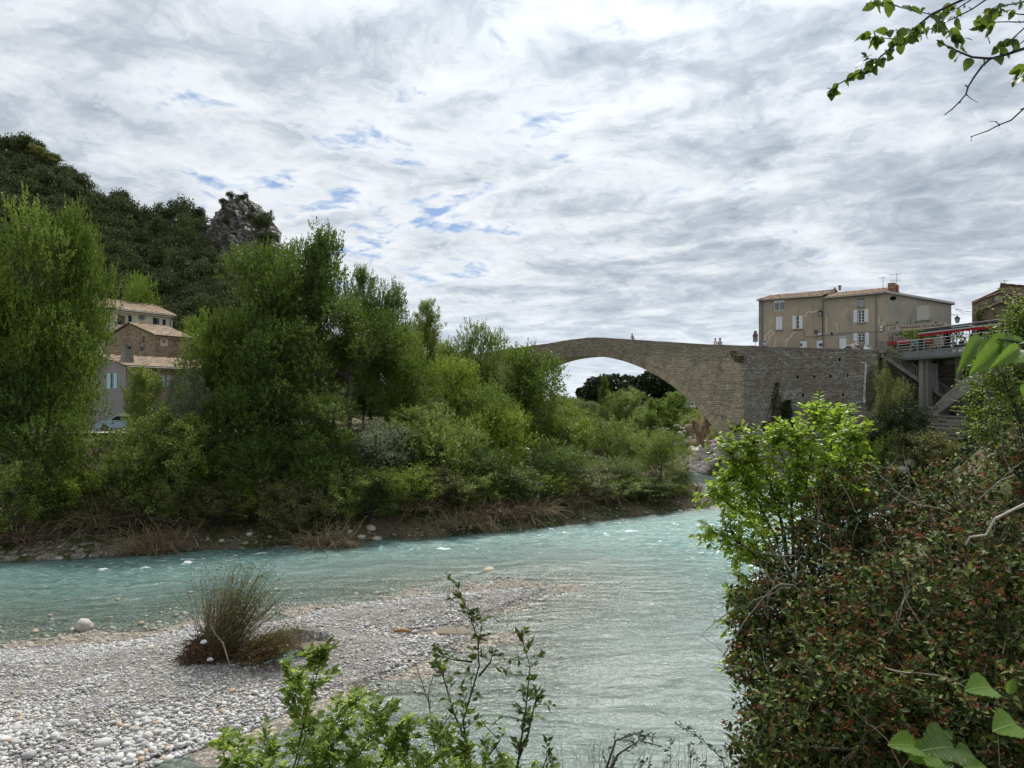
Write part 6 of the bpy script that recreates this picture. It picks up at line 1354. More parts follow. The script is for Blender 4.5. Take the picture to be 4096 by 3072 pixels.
def oak_mesh(seed, n=2600):
    r = RS(seed); nc = 16; cen = r.randn(nc, 3); cen /= np.linalg.norm(cen, axis=1)[:, None]; cen = cen * np.array([.62, .62, .42]) * (.5 + .6 * r.rand(nc))[:, None] + np.array([0, 0, .62]); cr = r.rand(nc)
    id_ = r.randint(0, nc, n); d_ = r.randn(n, 3); d_[:, 2] = d_[:, 2] * .8 + .25; d_ /= np.linalg.norm(d_, axis=1)[:, None]; C = cen[id_] + d_ * (.36 + .08 * r.randn(n))[:, None] * np.array([1, 1, .8])
    V, F, q = leaf_cloud(C, .105, seed, .5 * cr[id_] + .5 * r.rand(n)); m_ = MB(); m_.tube([(0, 0, -.3), (.03, 0, .3), (0, .02, .7)], [.05, .035, .02], 5)
    wm = m_.mesh('trunk'); wm.materials.append(M_BARK); lm = np_mesh('crown', V, F, q); lm.materials.append(ML['oak']); return wm, lm
OAK = [oak_mesh(s) for s in range(80, 86)]
r = RS(77); cand = []
for k in range(5200):
    px = -90 + 800 * r.rand(); u = r.rand() ** 1.05; cand.append((px, u))
kept = []
for px, u in cand:
    if 436 < px < 600 and 930 + (np.interp(px, SKX, SKY_) + 27 - 930) * u ** .82 < 556: continue
    x, y, z = hill_pt(px, u); sy = 930 + (np.interp(px, SKX, SKY_) + 27 - 930) * u ** .82
    if all((px - a) ** 2 + ((sy - b) * 1.45) ** 2 > (25 if u > .25 else 29) ** 2 for a, b, *_ in kept): kept.append((px, sy, x, y, z, u))
vis_first = sorted(kept, key=lambda q: (q[1] > 640, q[0] > 560, q[1]))
rest_C = []
for i, (px, sy, x, y, z, u) in enumerate(vis_first):
    s = (3.1 + 1.3 * r.rand()) * (.85 + .25 * u); wm, lm = OAK[i % 6]; rz = r.rand() * 6.28
    if i < 300:
        t = thing('holm_oak', 'dark rounded holm oak among many on the wooded hillside', 'tree', (float(x), float(y), float(z) - .4), rz, 'holm oaks covering the hill'); t.scale = (s * .92, s * .92, s * (1.05 + .5 * r.rand()))
        for nm, me in (('trunk', wm), ('crown', lm)): o = bpy.data.objects.new(nm, me); col.objects.link(o); o.parent = t
    else: rest_C.append((x, y, z - .4, s, rz, i % 6))
VV, FF, QQ, b = [], [], [], 0
for x, y, z, s, rz, k in rest_C:
    me = OAK[k][1]; V = np.empty(len(me.vertices) * 3, np.float32); me.vertices.foreach_get('co', V); V = V.reshape(-1, 3)[:4 * 480]; c, s_ = math.cos(rz), math.sin(rz); V = np.stack([V[:, 0] * c - V[:, 1] * s_, V[:, 0] * s_ + V[:, 1] * c, V[:, 2]], -1) * s * 1.1 + np.array([x, y, z])
    VV.append(V); FF.append(np.arange(len(V)).reshape(-1, 4) + b); b += len(V); QQ.append(np.repeat(RS(b).rand(len(V) // 4), 4))
if VV: obj('woodland', np_mesh('woodland', np.concatenate(VV), np.concatenate(FF), np.concatenate(QQ)), ML['oak'], kind='stuff')
for px, ty, hw, lb, mt in ((60, 290, 20, 'dark pine silhouetted on the hill top at the left', 'oak'), (98, 318, 26, 'lighter green tree just below the hill top pine', 'olive'), (572, 455, 16, 'lone dark tree on the right shoulder of the crag', 'oak')):
    x, y, z = hill_pt(px, .97 if px < 300 else .90); put_tree('round', 0, px, ty, hw, float(y), mt, lb, 'hilltop_tree', zb=CH - ((ty + 46) * K - HY) / FPX * float(y))
# crag
def crag():
    nx, nz = 120, 90; U, V_ = np.meshgrid(np.linspace(0, 1, nx), np.linspace(0, 1, nz)); Yc = 196.0
    xl = np.interp(V_, [0, .3, .55, .8, .93, 1], [470, 428, 428, 450, 464, 476]); xr = np.interp(V_, [0, .3, .55, .8, .93, 1], [545, 600, 596, 566, 548, 536])
    px = xl + (xr - xl) * U; topy = 421 + 9 * np.abs(np.sin(U * 9)) * (U < .85); py = 600 + (topy - 600) * V_
    dep = -9 * np.sin(PI * np.clip(U, 0, 1)) ** .7 + 12 * V_
    n = fbm(px * .05, py * .03, 5, .6); n2 = np.abs(fbm(px * .11 + py * .05, py * .035 - px * .03, 4, .6)); n3 = np.abs(gnoise(px * .16 - py * .08, py * .05 + px * .02))
    Y = Yc + dep + n * 2.4 - (1 - n2) * 3.0 - (1 - n3) * 1.6; px = px + 5 * fbm(py * .06, px * .02, 3) + 3 * gnoise(py * .2, px * .05)
    X = (px * K - 512) / FPX * Yc; Z = CH - (py * K - HY) / FPX * Yc
    P_ = np.stack([X, Y, Z], -1).reshape(-1, 3); I = np.arange(nx * nz).reshape(nz, nx); F = np.stack([I[:-1, :-1], I[:-1, 1:], I[1:, 1:], I[1:, :-1]], -1).reshape(-1, 4)
    e = np.concatenate([I[0], I[1:, -1], I[-1, ::-1][1:], I[::-1, 0][1:-1]]); nb = len(P_); B_ = P_[e] + np.array([-9.0, 22.0, -9.0]); P_ = np.concatenate([P_, B_]); m = len(e)
    F2 = np.array([(e[(i + 1) % m], e[i], nb + i, nb + (i + 1) % m) for i in range(m)]); F = np.concatenate([F, F2])
    m, nt, b_ = newmat('crag_limestone'); p = pos(nt); f = noi(nt, vmul(nt, p, (1, 1, .6)), .9, 8, .7, .6); g = noi(nt, vmul(nt, p, (1, 1, .35)), .35, 5, .6)
    c = ramp(nt, f, [(.28, (.16, .15, .14)), (.38, (.38, .365, .34)), (.52, (.52, .50, .465)), (.8, (.60, .575, .53))]); L(nt, mix(nt, mth(nt, 'MULTIPLY', g, .5), c, (.30, .26, .22)), b_.inputs[0]); b_.inputs['Roughness'].default_value = .95; L(nt, bump(nt, f, 1.0, 1.5), b_.inputs['Normal'])
    o = obj('rock_crag', np_mesh('rock_crag', P_, F), m, label='grey limestone crag standing out of the wooded ridge', cat='crag'); return o
crag()
for i, (px, py, s) in enumerate([(484, 438, 1.4), (500, 424, 1.6), (530, 428, 1.8), (492, 480, 1.8), (505, 510, 1.6), (565, 480, 3.4), (580, 520, 3.6), (560, 560, 4.0),  (520, 585, 4.0), (595, 555, 3.5), (540, 470, 1.6)]):
    x = (px * K - 512) / FPX * 190; t = thing('crag_bush', 'dark bush clinging to a ledge of the limestone crag', 'bush', (x * (1.0), 189.0 if 100 < py < 600 else 190, CH - (py * K - HY) / FPX * 190 - s * .6), i, 'bushes on the crag'); t.scale = (s * .9, s * .9, s)
    for nm, me in (('trunk', OAK[i % 6][0]), ('crown', OAK[i % 6][1])): o = bpy.data.objects.new(nm, me); col.objects.link(o); o.parent = t

# ------------------------------------------------------------------ banks: grass, brown brush, riprap
r = RS(31); X, Y = sample(60000, -45, 30, 43, 84, lambda X, Y: (sdist(LEFT, X, Y) > .9) & (sdist(LEFT, X, Y) < 6) & (gnoise(X * .3, Y * .3) > -.25) & vis(X, Y), 32)
Z = H(X, Y); C = np.stack([X, Y, Z + .08], -1); BL = np.array([(-.04, 0, 0), (.04, 0, 0), (.02, .12, 1), (-.02, .10, 1)]) 
n = len(C); R_ = eul((r.rand(n) - .5) * .9, (r.rand(n) - .5) * .9, r.rand(n) * 6.28); P_ = np.einsum('nij,vj->nvi', R_, BL) * (.22 + .3 * r.rand(n))[:, None, None] + C[:, None] - np.array([0, 0, .08])
obj('bank_grass', np_mesh('bank_grass', P_.reshape(-1, 3), np.arange(4 * n).reshape(n, 4), np.repeat(r.rand(n), 4)), m_leaf('dry_grass', (.07, .07, .03), (.19, .16, .085), .15), kind='stuff')
def brush(name, label, x, y, w_, h, n, seed, mat, z=None, cat='brush pile', group=None, leanx=0.0, green=0):
    r = RS(seed); z = float(H(np.array([x]), np.array([y]))[0]) if z is None else z; t = thing(name, label, cat, (x, y, z), 0, group); m_ = MB(); m2_ = MB(); tips = []
    for i in range(n):
        a = r.rand() * 6.28; b = r.rand() * .9 * w_ * .5; p = np.array([math.cos(a) * b, math.sin(a) * b * .7, r.rand() * .15 * h]); el = .15 + 1.2 * r.rand(); ln = h * (.4 + .8 * r.rand()); q = r.rand() * 6.28 if r.rand() < .4 else a; d_ = np.array([math.cos(q) * math.cos(el) + leanx, math.sin(q) * math.cos(el), math.sin(el)]); pts = [p]
        for s in range(4): pts.append(pts[-1] + d_ * ln / 4); d_ = d_ + r.randn(3) * .25 + np.array([0, 0, -.28])
        (m_ if i % 3 else m2_).tube([tuple(v) for v in pts], [.03, .025, .018, .012, .006], 3, False); tips += pts[2:]
    part('twigs', m_, mat, t, kind='stuff'); part('dry_stems', m2_, M_TWIG, t, kind='stuff')
    if green: C = np.array(tips)[RS(seed).randint(0, len(tips), green)] + r.randn(green, 3) * .12; V, F, q = leaf_cloud(C, .09, seed, r.rand(green)); obj('foliage', np_mesh('foliage', V, F, q), ML['olive'], t, kind='stuff')
    return t
for i, (px, py, w_, h, lb) in enumerate([(195, 1150, 3.2, 1.7, 'brown brush pile at the left of the root tangle on the far bank'), (285, 1145, 3.6, 1.9, 'dark tangle of washed up branches and roots on the far bank'), (335, 1160, 2.6, 1.5, 'pale dry branches spilling towards the river right of the dark tangle'), (20, 1165, 3.0, 1.2, 'brown brush pile at the left edge of the far bank'),
        (705, 1150, 3.4, 1.9, 'bushy brown brush pile hanging over the water at mid bank'), (640, 1110, 2.6, 1.5, 'brown brush behind the pebbly cove'), (820, 1115, 3.0, 1.4, 'brown brush left of the white bank stones'), (900, 1120, 3.0, 1.5, 'brown brush above the white bank stones'), (990, 1120, 3.4, 1.6, 'wide brown brush pile right of the white bank stones'), (1070, 1112, 3.4, 1.7, 'brown brush below the arch left leg'),
        (1140, 1105, 3.4, 1.7, 'brown brush thicket leaning over the river'), (1220, 1092, 3.2, 1.5, 'brown brush thicket before the dark willow'), (1300, 1082, 3.0, 1.3, 'brown brush thicket near the bank tip'), (1380, 1072, 3.0, 1.4, 'brown brush thicket nearest the bank tip')]):
    x, y = G(px * K, (py + 14) * K, .5); brush('brush_pile', lb, x, y, w_ * (1.55 if px < 400 else 1.25), h * (1.6 if px < 400 else 1.3), 520 if px < 400 else 330, 200 + i, M_TWIGD if i % 2 else simple('brown_willow_brush', (.19, .145, .08), .95, .4, 4, bmp=0), green=900 if i > 3 else 300)
x, y = G(1505 * K, 1070 * K, .3); brush('twiggy_bush', 'small pale twiggy bush alone on the gravel tip of the wooded bank', x, y, 1.0, 1.7, 90, 99, M_TWIG, cat='bush', green=500)
def log(label, pts, rad, mat=M_TWIG, name='driftwood_branch', group=None):
    m_ = MB(); m_.tube(pts, rad, 6); o = part(name, m_, mat, None, smooth=True); o['label'] = label; o['category'] = 'driftwood'
    if group: o['group'] = group
M_PALEW = simple('bleached_wood', (.38, .34, .29), .9, .25, 8)
def gz(px, py, z, dz=0): x, y = G(px * K, py * K, z); return (x, y, z + dz)
log('pale bleached branch lying over the dark root tangle', [gz(215, 1112, 1.1, .5), gz(235, 1108, 1.1, .6), gz(262, 1096, 1.2, .7)], [.06, .09, .05], M_PALEW); log('long pale stick leaning down to the water at the pebbly cove', [gz(395, 1118, .9, .6), gz(412, 1150, .6, .1), gz(428, 1180, .3, .05)], [.05, .045, .03], M_PALEW); log('thin pale pole lying level under the central poplars', [gz(428, 1098, 1.1, .3), gz(470, 1107, 1.0, .25), gz(520, 1112, 1.0, .2)], [.03, .04, .03], M_PALEW)
log('pale branch sticking out above the water near the bank tip', [gz(1290, 1085, .9, 1.0), gz(1330, 1065, .9, 1.8), gz(1350, 1050, .9, 2.4)], [.05, .04, .02], M_PALEW)
# riprap under and beyond the arch
r = RS(91); nrp = 0; rest_P, rest_S = [], []
for k in range(900):
    if nrp > 170: break
    if k % 3: sx, sy = 2760 + 150 * r.rand(), 1770 + 125 * r.rand()
    else: sx, sy = 2560 + 220 * r.rand(), 1705 + 75 * r.rand()
    if sx < 2780 and sy > 1790 and sy < 1800: continue
    px, py = sx / 4, sy / 4; best = None
    for Yq in np.arange(93.5, 135, .5):
        q = W(px, py, Yq)
        if q.z <= float(H(np.array([q.x]), np.array([q.y]))[0]) + .1: best = q; break
    if best is None or sdist(RIGHT, np.array([best.x]), np.array([best.y]))[0] < -1 or (best.y > 107 and k % 3): continue
    s = .55 + .5 * r.rand(); boulder('riprap_boulder', 'pale angular limestone boulder in the riprap slope beyond the bridge pier', best.x, best.y, s, s * .8, s * .6, 300 + k % 40, M_WROCK, 'riprap boulders beyond the pier', sub=1, zoff=.25); nrp += 1
# right bank below the walls
for i, (sx, sy, Yq, s) in enumerate([(3588, 1868, 68, 1.1), (3610, 1880, 66, .7), (3230, 1905, 72, .8), (3270, 1915, 70, .7), (3330, 1905, 70, .6), (3400, 1900, 69, .7), (3470, 1890, 68, .6), (3640, 1850, 66, .6), (3220, 1880, 74, .5)]):
    q = WS(sx, sy, Yq); boulder('bank_boulder', ('large whitish boulder on the right bank below the ledge wall' if i == 0 else 'grey boulder on the right bank below the retaining wall'), q.x, q.y, s, s * .8, s * .6, 400 + i, M_WROCK, None if i == 0 else 'boulders on the right bank', z=q.z, zoff=0)
for a in [('willow', 0, 1945, 862, 66, 70, 'ivy', 'large dark evergreen thicket left of the terrace columns'), ('willow', 1, 1860, 890, 60, 71, 'ivy', 'dark evergreen thicket at the foot of the drain pipe'), ('round', 1, 1985, 905, 40, 69.5, 'ivy', 'dark evergreen at the foot of the left terrace column'), ('bush', 0, 1895, 935, 42, 68, 'dark', 'mid green bush low on the right bank'), ('bush', 1, 2010, 925, 60, 66, 'olive', 'grey green bush under the ledge wall'),
          ('willow', 2, 1925, 780, 46, 72.5, 'olive', 'thin pale twiggy growth on the wall below the stairs'), ('bush', 1, 2120, 880, 36, 64, 'ivy', 'dark bush in front of the pale ledge wall'), ('bush', 0, 1800, 905, 34, 72, 'dark', 'bright bush beside the ivy on the wall'), ('willow', 1, 2160, 900, 70, 52, 'olive', 'olive brown bush below the ledge on the right'), ('bush', 0, 1760, 960, 40, 75, 'ivy', 'ivy clad bush at the end of the bridge footing')]:
    k_, v_, cx, ty, hw, Y, mt, lb = a; q = W(cx * K, 0, Y); put_tree(k_, v_, cx, ty, hw, Y, mt, lb, 'evergreen_bush' if mt == 'ivy' else 'bush', cat='bush', zb=max(.3, float(H(np.array([q.x]), np.array([Y]))[0]) - .5))
def ivy(label, polys, off, n, mat, seed, size=.16, frame=BF):
    t = frame.thing('climbing_ivy', label, 'ivy'); r = RS(seed); C = []
    P_ = [[frame.fs(x, y, off) for x, y in pl] for pl in polys]
    for pl in P_:
        a = np.array(pl); s = a[:, 0].min() + np.ptp(a[:, 0]) * r.rand(n); z = a[:, 1].min() + np.ptp(a[:, 1]) * r.rand(n); k = sdist(pl, s, z) > -.12 * r.rand(n); C.append(np.stack([s[k], off - .05 - np.abs(r.randn(k.sum())) * .16, z[k]], -1))
    C = np.concatenate(C); V, F, q = leaf_cloud(C, size, seed, r.rand(len(C))); obj('ivy_leaves', np_mesh('ivy_leaves', V, F, q), mat, t, kind='stuff')
    m_ = MB(); 
    for pl in P_: b = min(pl, key=lambda p: p[1]); tp = max(pl, key=lambda p: p[1]); m_.tube([(b[0], off - .03, b[1]), ((b[0] + tp[0]) / 2 + .15, off - .05, (b[1] + tp[1]) / 2), (tp[0], off - .03, tp[1])], [.04, .03, .012], 4)
    part('stem', m_, M_BARK, t)
ivy('dark ivy climbing in two tongues up the retaining wall', [[(3105, 1528), (3118, 1530), (3112, 1570), (3125, 1600), (3118, 1680), (3150, 1720), (3050, 1720), (3090, 1660), (3088, 1590)], [(3130, 1610), (3160, 1598), (3168, 1650), (3175, 1720), (3120, 1720)], [(3055, 1690), (3180, 1690), (3185, 1755), (3050, 1760)]], -.42, 2600, ML['ivy'], 3)
ivy('small tuft of ivy under the slab lintel at the bridge end', [[(2922, 1405), (2942, 1402), (2952, 1425), (2985, 1432), (2990, 1455), (2930, 1440)]], -.1, 500, ML['ivy'], 4); ivy('green tuft growing on the ledge of the bridge footing', [[(2925, 1712), (2960, 1700), (3000, 1712), (3010, 1722), (2920, 1728)]], -.8, 800, ML['dark'], 5)
ivy('grey green creeper spreading over the wall below the stairs', [[(3480, 1470), (3560, 1440), (3660, 1500), (3690, 1600), (3600, 1640), (3470, 1640), (3460, 1560)]], -.42, 5000, ML['olive'], 6, .13)
ivy('vine draping over the baluster rail at the head of the stairs', [[(3545, 1385), (3570, 1380), (3600, 1420), (3640, 1450), (3600, 1450), (3550, 1410)]], -1.1, 700, ML['olive'], 7, .13)
ivy('leafy vine trained along the left part of the iron pergola', [[(3600, 1322), (3660, 1318), (3740, 1330), (3760, 1352), (3700, 1358), (3640, 1350), (3600, 1338)]], 2.0, 1500, ML['yellow'], 8, .2, TF); ivy('vine hanging under the awning before the stone corner', [[(3770, 1335), (3860, 1315), (3860, 1350), (3800, 1365)]], 3.0, 500, ML['poplar'], 9, .18, TF); ivy('vine climbing the corner of the plastered gable house', [[(3905, 1240), (3935, 1232), (3938, 1290), (3925, 1350), (3905, 1330)], [(3920, 1320), (4040, 1300), (4040, 1340), (3930, 1360)]], -.1, 1000, ML['olive'], 10, .2, GFr)
# slope foliage under the arch
r = RS(55); n = 26000; X = 5 + 30 * r.rand(n); Y = 95 + 55 * r.rand(n); k = sdist(RIGHT, X, Y) > 3.5; X, Y = X[k], Y[k]; C = np.stack([X, Y, H(X, Y) + .15 * r.rand(len(X))], -1); V, F, q = leaf_cloud(C, .35, 55, r.rand(len(C))); obj('ground_cover', np_mesh('ground_cover', V, F, q), ML['poplar'], kind='stuff')
r = RS(56); n = 40000; X = 28 + 30 * r.rand(n); Y = 40 + 45 * r.rand(n); k = sdist(RIGHT, X, Y) > .8; X, Y = X[k], Y[k]; C = np.stack([X, Y, H(X, Y) + .15 * r.rand(len(X))], -1); V, F, q = leaf_cloud(C, .3, 56, r.rand(len(C))); obj('bank_undergrowth', np_mesh('bank_undergrowth', V, F, q), ML['ivy'], kind='stuff')
# ================================================================== WILLOW SHRUB WITH FLOOD DEBRIS ON THE BAR
x, y = G(222, 664, .3); ds = thing('flood_debris_shrub', 'brown willow shrub on the gravel bar with a root tangle of flood debris', 'shrub', (x, y, .15)); r = RS(8)
m_ = MB(); tips = []
for i in range(460):
    a = r.rand() * 6.28; b = .55 * math.sqrt(r.rand()); p = np.array([math.cos(a) * b - .1, math.sin(a) * b, .5]); t_ = r.randn() * .38 + .36; ln = 1.8 + 1.9 * r.rand(); d_ = np.array([t_, r.randn() * .25, 1.0]); d_ /= np.linalg.norm(d_); pts = [p]
    for s in range(5): pts.append(pts[-1] + d_ * ln / 5); d_ = d_ + np.array([.035, 0, .01]) + r.randn(3) * .035; d_ /= np.linalg.norm(d_)
    m_.tube([tuple(v) for v in pts], [.011, .010, .008, .006, .004, .002], 3, False); tips += pts[2:]
part('willow_stems', m_, simple('olive_brown_stem', (.125, .10, .055), .9, .4, 4, bmp=0), ds, kind='stuff')
m_ = MB()
for i in range(560):
    p = np.array([.3 + 1.2 * r.rand(), r.randn() * .35, .15 + .6 * r.rand()]); d_ = np.array([1, r.randn() * .25, .35 * abs(r.randn()) + .1]); d_ /= np.linalg.norm(d_); ln = .7 + 1.4 * r.rand(); pts = [p]
    for s in range(4): pts.append(pts[-1] + d_ * ln / 4); d_ = d_ + np.array([0, 0, .03]) + r.randn(3) * .12
    m_.tube([tuple(v) for v in pts], [.010, .009, .007, .005, .002], 3, False); tips += pts[1:]
part('bent_stems', m_, simple('reddish_stem', (.15, .09, .055), .9, .4, 4, bmp=0), ds, kind='stuff')
n = 6500; T = np.array(tips); C = T[r.randint(0, len(T), n)] + r.randn(n, 3) * .05; V, F, q = leaf_cloud(C, .07, 5, r.rand(n)); obj('small_leaves', np_mesh('small_leaves', V, F, q), ML['olive'], ds, kind='stuff')
m_ = MB()
for i in range(1100):
    a = r.rand() * 6.28; el = r.rand() * 1.5; q = .35 + .45 * r.rand(); p = np.array([-.45 + math.cos(a) * 1.0 * math.cos(el), math.sin(a) * .75 * math.cos(el), .05 + 1.35 * math.sin(el) * .8]); d_ = np.array([-math.sin(a), math.cos(a), r.randn() * .7 - .3]); d_ /= np.linalg.norm(d_); ln = .35 + .6 * r.rand(); pts = [p]
    for s in range(4): pts.append(pts[-1] + d_ * ln / 4); d_ = d_ + r.randn(3) * .35 + np.array([0, 0, -.12]); d_ /= np.linalg.norm(d_)
    m_.tube([tuple(v) for v in pts], [.02 * (.5 + r.rand()), .016, .012, .009, .004], 3, False)
part('debris_tangle', m_, simple('debris_brown', (.17, .115, .075), .95, .55, 3, bmp=0), ds, kind='stuff')
V, F = rock_shape(12, 3, .3); V = V * np.array([.85, .6, .62]) + np.array([-.42, 0, .5]); obj('root_clod', np_mesh('root_clod', V, F, smooth=True), simple('dark_soil', (.035, .025, .018), 1, .5, 8, bmp=1, bd=.1), ds)
m_ = MB(); m_.tube([(-.15, -.55, 1.75), (.0, -.6, 1.45), (.3, -.65, 1.15), (.45, -.7, .75), (.6, -.75, .3), (.75, -.8, .12), (.95, -.8, .1)], [.02, .035, .03, .026, .022, .018, .01], 6); part('bleached_branch', m_, M_PALEW, ds)
m_ = MB(); m_.tube([(-.9, -.2, .25), (-1.4, -.3, .2), (-1.6, -.35, .3), (-1.45, -.35, .5), (-1.1, -.2, .65)], [.02, .02, .02, .015, .01], 5); part('looped_root', m_, M_BARKD, ds)
for q in ((-.35, -.72, 1.2), (-.1, -.78, .6)): V, F = rock_shape(7, 2, .9); V = V * np.array([.15, .04, .07]) + np.array(q); obj('white_rag', np_mesh('white_rag', V, F), M_WHITE, ds)
m_ = MB(); pts = [G(px * K, py * K, .1) for px, py in ((870, 1352), (930, 1345), (985, 1352), (1000, 1364), (960, 1368), (900, 1372), (840, 1366))]
x, y = G(868 * K, 1364 * K, .15); log('short orange brown drift log on the sand inlet of the gravel bar', [(x - .35, y, .16), (x, y + .05, .2), (x + .4, y - .05, .16)], [.05, .08, .04], simple('orange_wood', (.38, .20, .07), .9))
V, F = rock_shape(33, 3, .1); x, y = G(955 * K, 1362 * K, .05); V = V * np.array([1.0, .6, .14]) + np.array([x + .3, y, -.03]); struct('sand_spit', np_mesh('sand_spit', V, F, smooth=True), simple('wet_sand', (.17, .145, .11), .8, .15, 6))
x, y = G(715 * K, 1405 * K, .1); V, F = rock_shape(34, 3, .1); V = V * np.array([1.6, .7, .14]) + np.array([x, y, .22]); struct('sand_patch', np_mesh('sand_patch', V, F, smooth=True), simple('silt', (.16, .135, .105), .9, .15, 6))

# ================================================================== FOREGROUND PLANTS WITH REAL LEAVES
LV = np.array([(0, 0, 0), (.5, 0, -.06), (1, 0, -.05), (.42, .27, .05), (.42, -.27, .05)]); LFc = np.array([(0, 1, 2, 3), (0, 4, 2, 1)])
def fine_leaf(n=9, w=.62, saw=.03, droop=.25, seed=0, fold=.10):
    r = RS(seed); V = []
    for i in range(n):
        t = i / (n - 1); hw = w * .5 * (math.sin(PI * t ** .72) ** .85 if 0 < t < 1 else 0.0) + (saw * (i % 2) if 0 < t < 1 else 0); z = -droop * t * t
        V += [(t, hw, z + fold * hw * 2 + .015 * r.randn()), (t, hw * .5, z + fold * hw), (t, 0, z), (t, -hw * .5, z + fold * hw), (t, -hw, z + fold * hw * 2 + .015 * r.randn())]
    F = [(i * 5 + j, i * 5 + j + 1, i * 5 + j + 6, i * 5 + j + 5) for i in range(n - 1) for j in range(4)]; return np.array(V), np.array(F)
VAR2 = [(LV, LFc), (LV * np.array([1, 1.25, 1.6]), LFc), (LV * np.array([1, .85, -1.2]), LFc)]
def basis(d_, up_, r, roll=.6):
    "leaf frames: x along the leaf, z its upper face"
    d_ = d_ / np.linalg.norm(d_, axis=1)[:, None]; y = np.cross(up_, d_); y /= np.linalg.norm(y, axis=1)[:, None] + 1e-9; z = np.cross(d_, y); a = r.randn(len(d_)) * roll; y2 = y * np.cos(a)[:, None] + z * np.sin(a)[:, None]; z2 = np.cross(d_, y2); return np.stack([d_, y2, z2], -1)
def leaves_on(parent, P0, D, size, mat, seed, N=300, name='leaf', stuff='foliage', var=None, roll=.6, near=None):
    r = RS(seed); n = len(P0); R = basis(D, np.tile([0, 0, 1.0], (n, 1)) + r.randn(n, 3) * .15, r, roll); S = (size * (.65 + .6 * r.rand(n)))[:, None, None] * np.ones((n, 1, 3)); d2 = np.linalg.norm(P0 - (near if near is not None else np.zeros(3)), axis=1) - S[:, 0, 0] * 8; var = var or VAR2
    pieces(parent, name, var, r.randint(0, len(var), n), m4(R, S, P0), mat, min(N, n), stuff, r, order=np.argsort(d2))
def grow(r, p, d_, ln, nseg, curve, jit):
    pts = [np.array(p, float)]; d_ = np.array(d_, float); d_ /= np.linalg.norm(d_)
    for s in range(nseg): pts.append(pts[-1] + d_ * ln / nseg); d_ = d_ + np.array(curve) + r.randn(3) * jit; d_ /= np.linalg.norm(d_)
    return pts
def along(pts, t):
    q = t * (len(pts) - 1); i = min(int(q), len(pts) - 2); a, b = np.array(pts[i]), np.array(pts[i + 1]); return a + (b - a) * (q - i), (b - a) / (np.linalg.norm(b - a) + 1e-9)
def twig_leaves(r, pts, n, P0, D, t0=.1, spread=.9, drop=-.25):
    for k in range(n):
        t = t0 + (1 - t0) * (k + .5) / n; p, d_ = along(pts, t); side = np.cross(d_, [0, 0, 1.0]); side /= np.linalg.norm(side) + 1e-9; s = 1 if k % 2 else -1; P0.append(p); D.append(d_ * .75 + side * s * spread + np.array([0, 0, drop]) + r.randn(3) * .25)
def px_plant(name, label, cat, stems, Y, seed, mat, leafsize, wood=M_BARKD, twigs=8, tl=.22, lv=9, r0=.012, dep=.5, t0=.25, subtw=0, drop=-.2, spread=.9, N=300, updir=.3, cover=1.0):
    "stems: list of polylines given by direction (2212-wide picture) at roughly distance Y"
    r = RS(seed); base = W(stems[0][0][0] * K, stems[0][0][1] * K, Y); t = thing(name, label, cat, tuple(base)); b_ = np.array(base); wood_ = MB(); P0, D = [], []
    for st in stems:
        y0 = Y + r.randn() * dep * .3; y1 = Y + r.randn() * dep; pts = []
        for i, (px, py) in enumerate(st): f = i / (len(st) - 1); pts.append(np.array(W(px * K, py * K, y0 + (y1 - y0) * f)) - b_)
        pts = [np.array(p) for p in pts]; ln = sum(np.linalg.norm(pts[i + 1] - pts[i]) for i in range(len(pts) - 1)); wood_.tube([tuple(p) for p in pts], [r0 * (1 - .8 * i / (len(pts) - 1)) for i in range(len(pts))], 5, False)
        nt_ = max(2, int(twigs * ln))
        for k in range(nt_):
            if r.rand() > cover: continue
            f = t0 + (1 - t0) * (k + r.rand()) / nt_; p, d_ = along(pts, f); dd = d_ * .5 + r.randn(3) * .65 + np.array([0, 0, updir]); tw = grow(r, p, dd, tl * (.5 + r.rand()) * (1.2 - .6 * f), 4, (0, 0, -.03), .12); wood_.tube([tuple(q) for q in tw], [r0 * .35, r0 * .3, r0 * .25, r0 * .2, r0 * .12], 3, False); twig_leaves(r, tw, lv, P0, D, .15, spread, drop)
            for s in range(subtw): p2, d2 = along(tw, .3 + .6 * r.rand()); t2 = grow(r, p2, d2 + r.randn(3) * .7, tl * .6, 3, (0, 0, 0), .12); wood_.tube([tuple(q) for q in t2], [r0 * .25, r0 * .2, r0 * .15, r0 * .1], 3, False); twig_leaves(r, t2, max(3, lv * 2 // 3), P0, D, .2, spread, drop)
        twig_leaves(r, pts[-2:], 5, P0, D, .3, spread, drop)
    part('stems', wood_, wood, t); leaves_on(t, np.array(P0), np.array(D), leafsize, mat, seed + 1, N, near=-b_ + np.array([0, 0, CH])); return t
M_ELM = m_leaf('elm_leaf', (.19, .28, .02), (.32, .44, .045), .45, .35, .45); M_POP = m_leaf('sapling_leaf', (.17, .25, .05), (.33, .42, .11), .5); M_VIB = m_leaf('viburnum_leaf', (.034, .056, .012), (.125, .165, .038), .14, .12, .55, sparse=((.20, .10, .035), .09)); M_VIBN = m_leaf('viburnum_young_leaf', (.11, .14, .02), (.20, .24, .05), .28, .25, .5)
M_OVER = m_leaf('overhanging_leaf', (.075, .12, .018), (.15, .21, .035), .45, .35, .45)
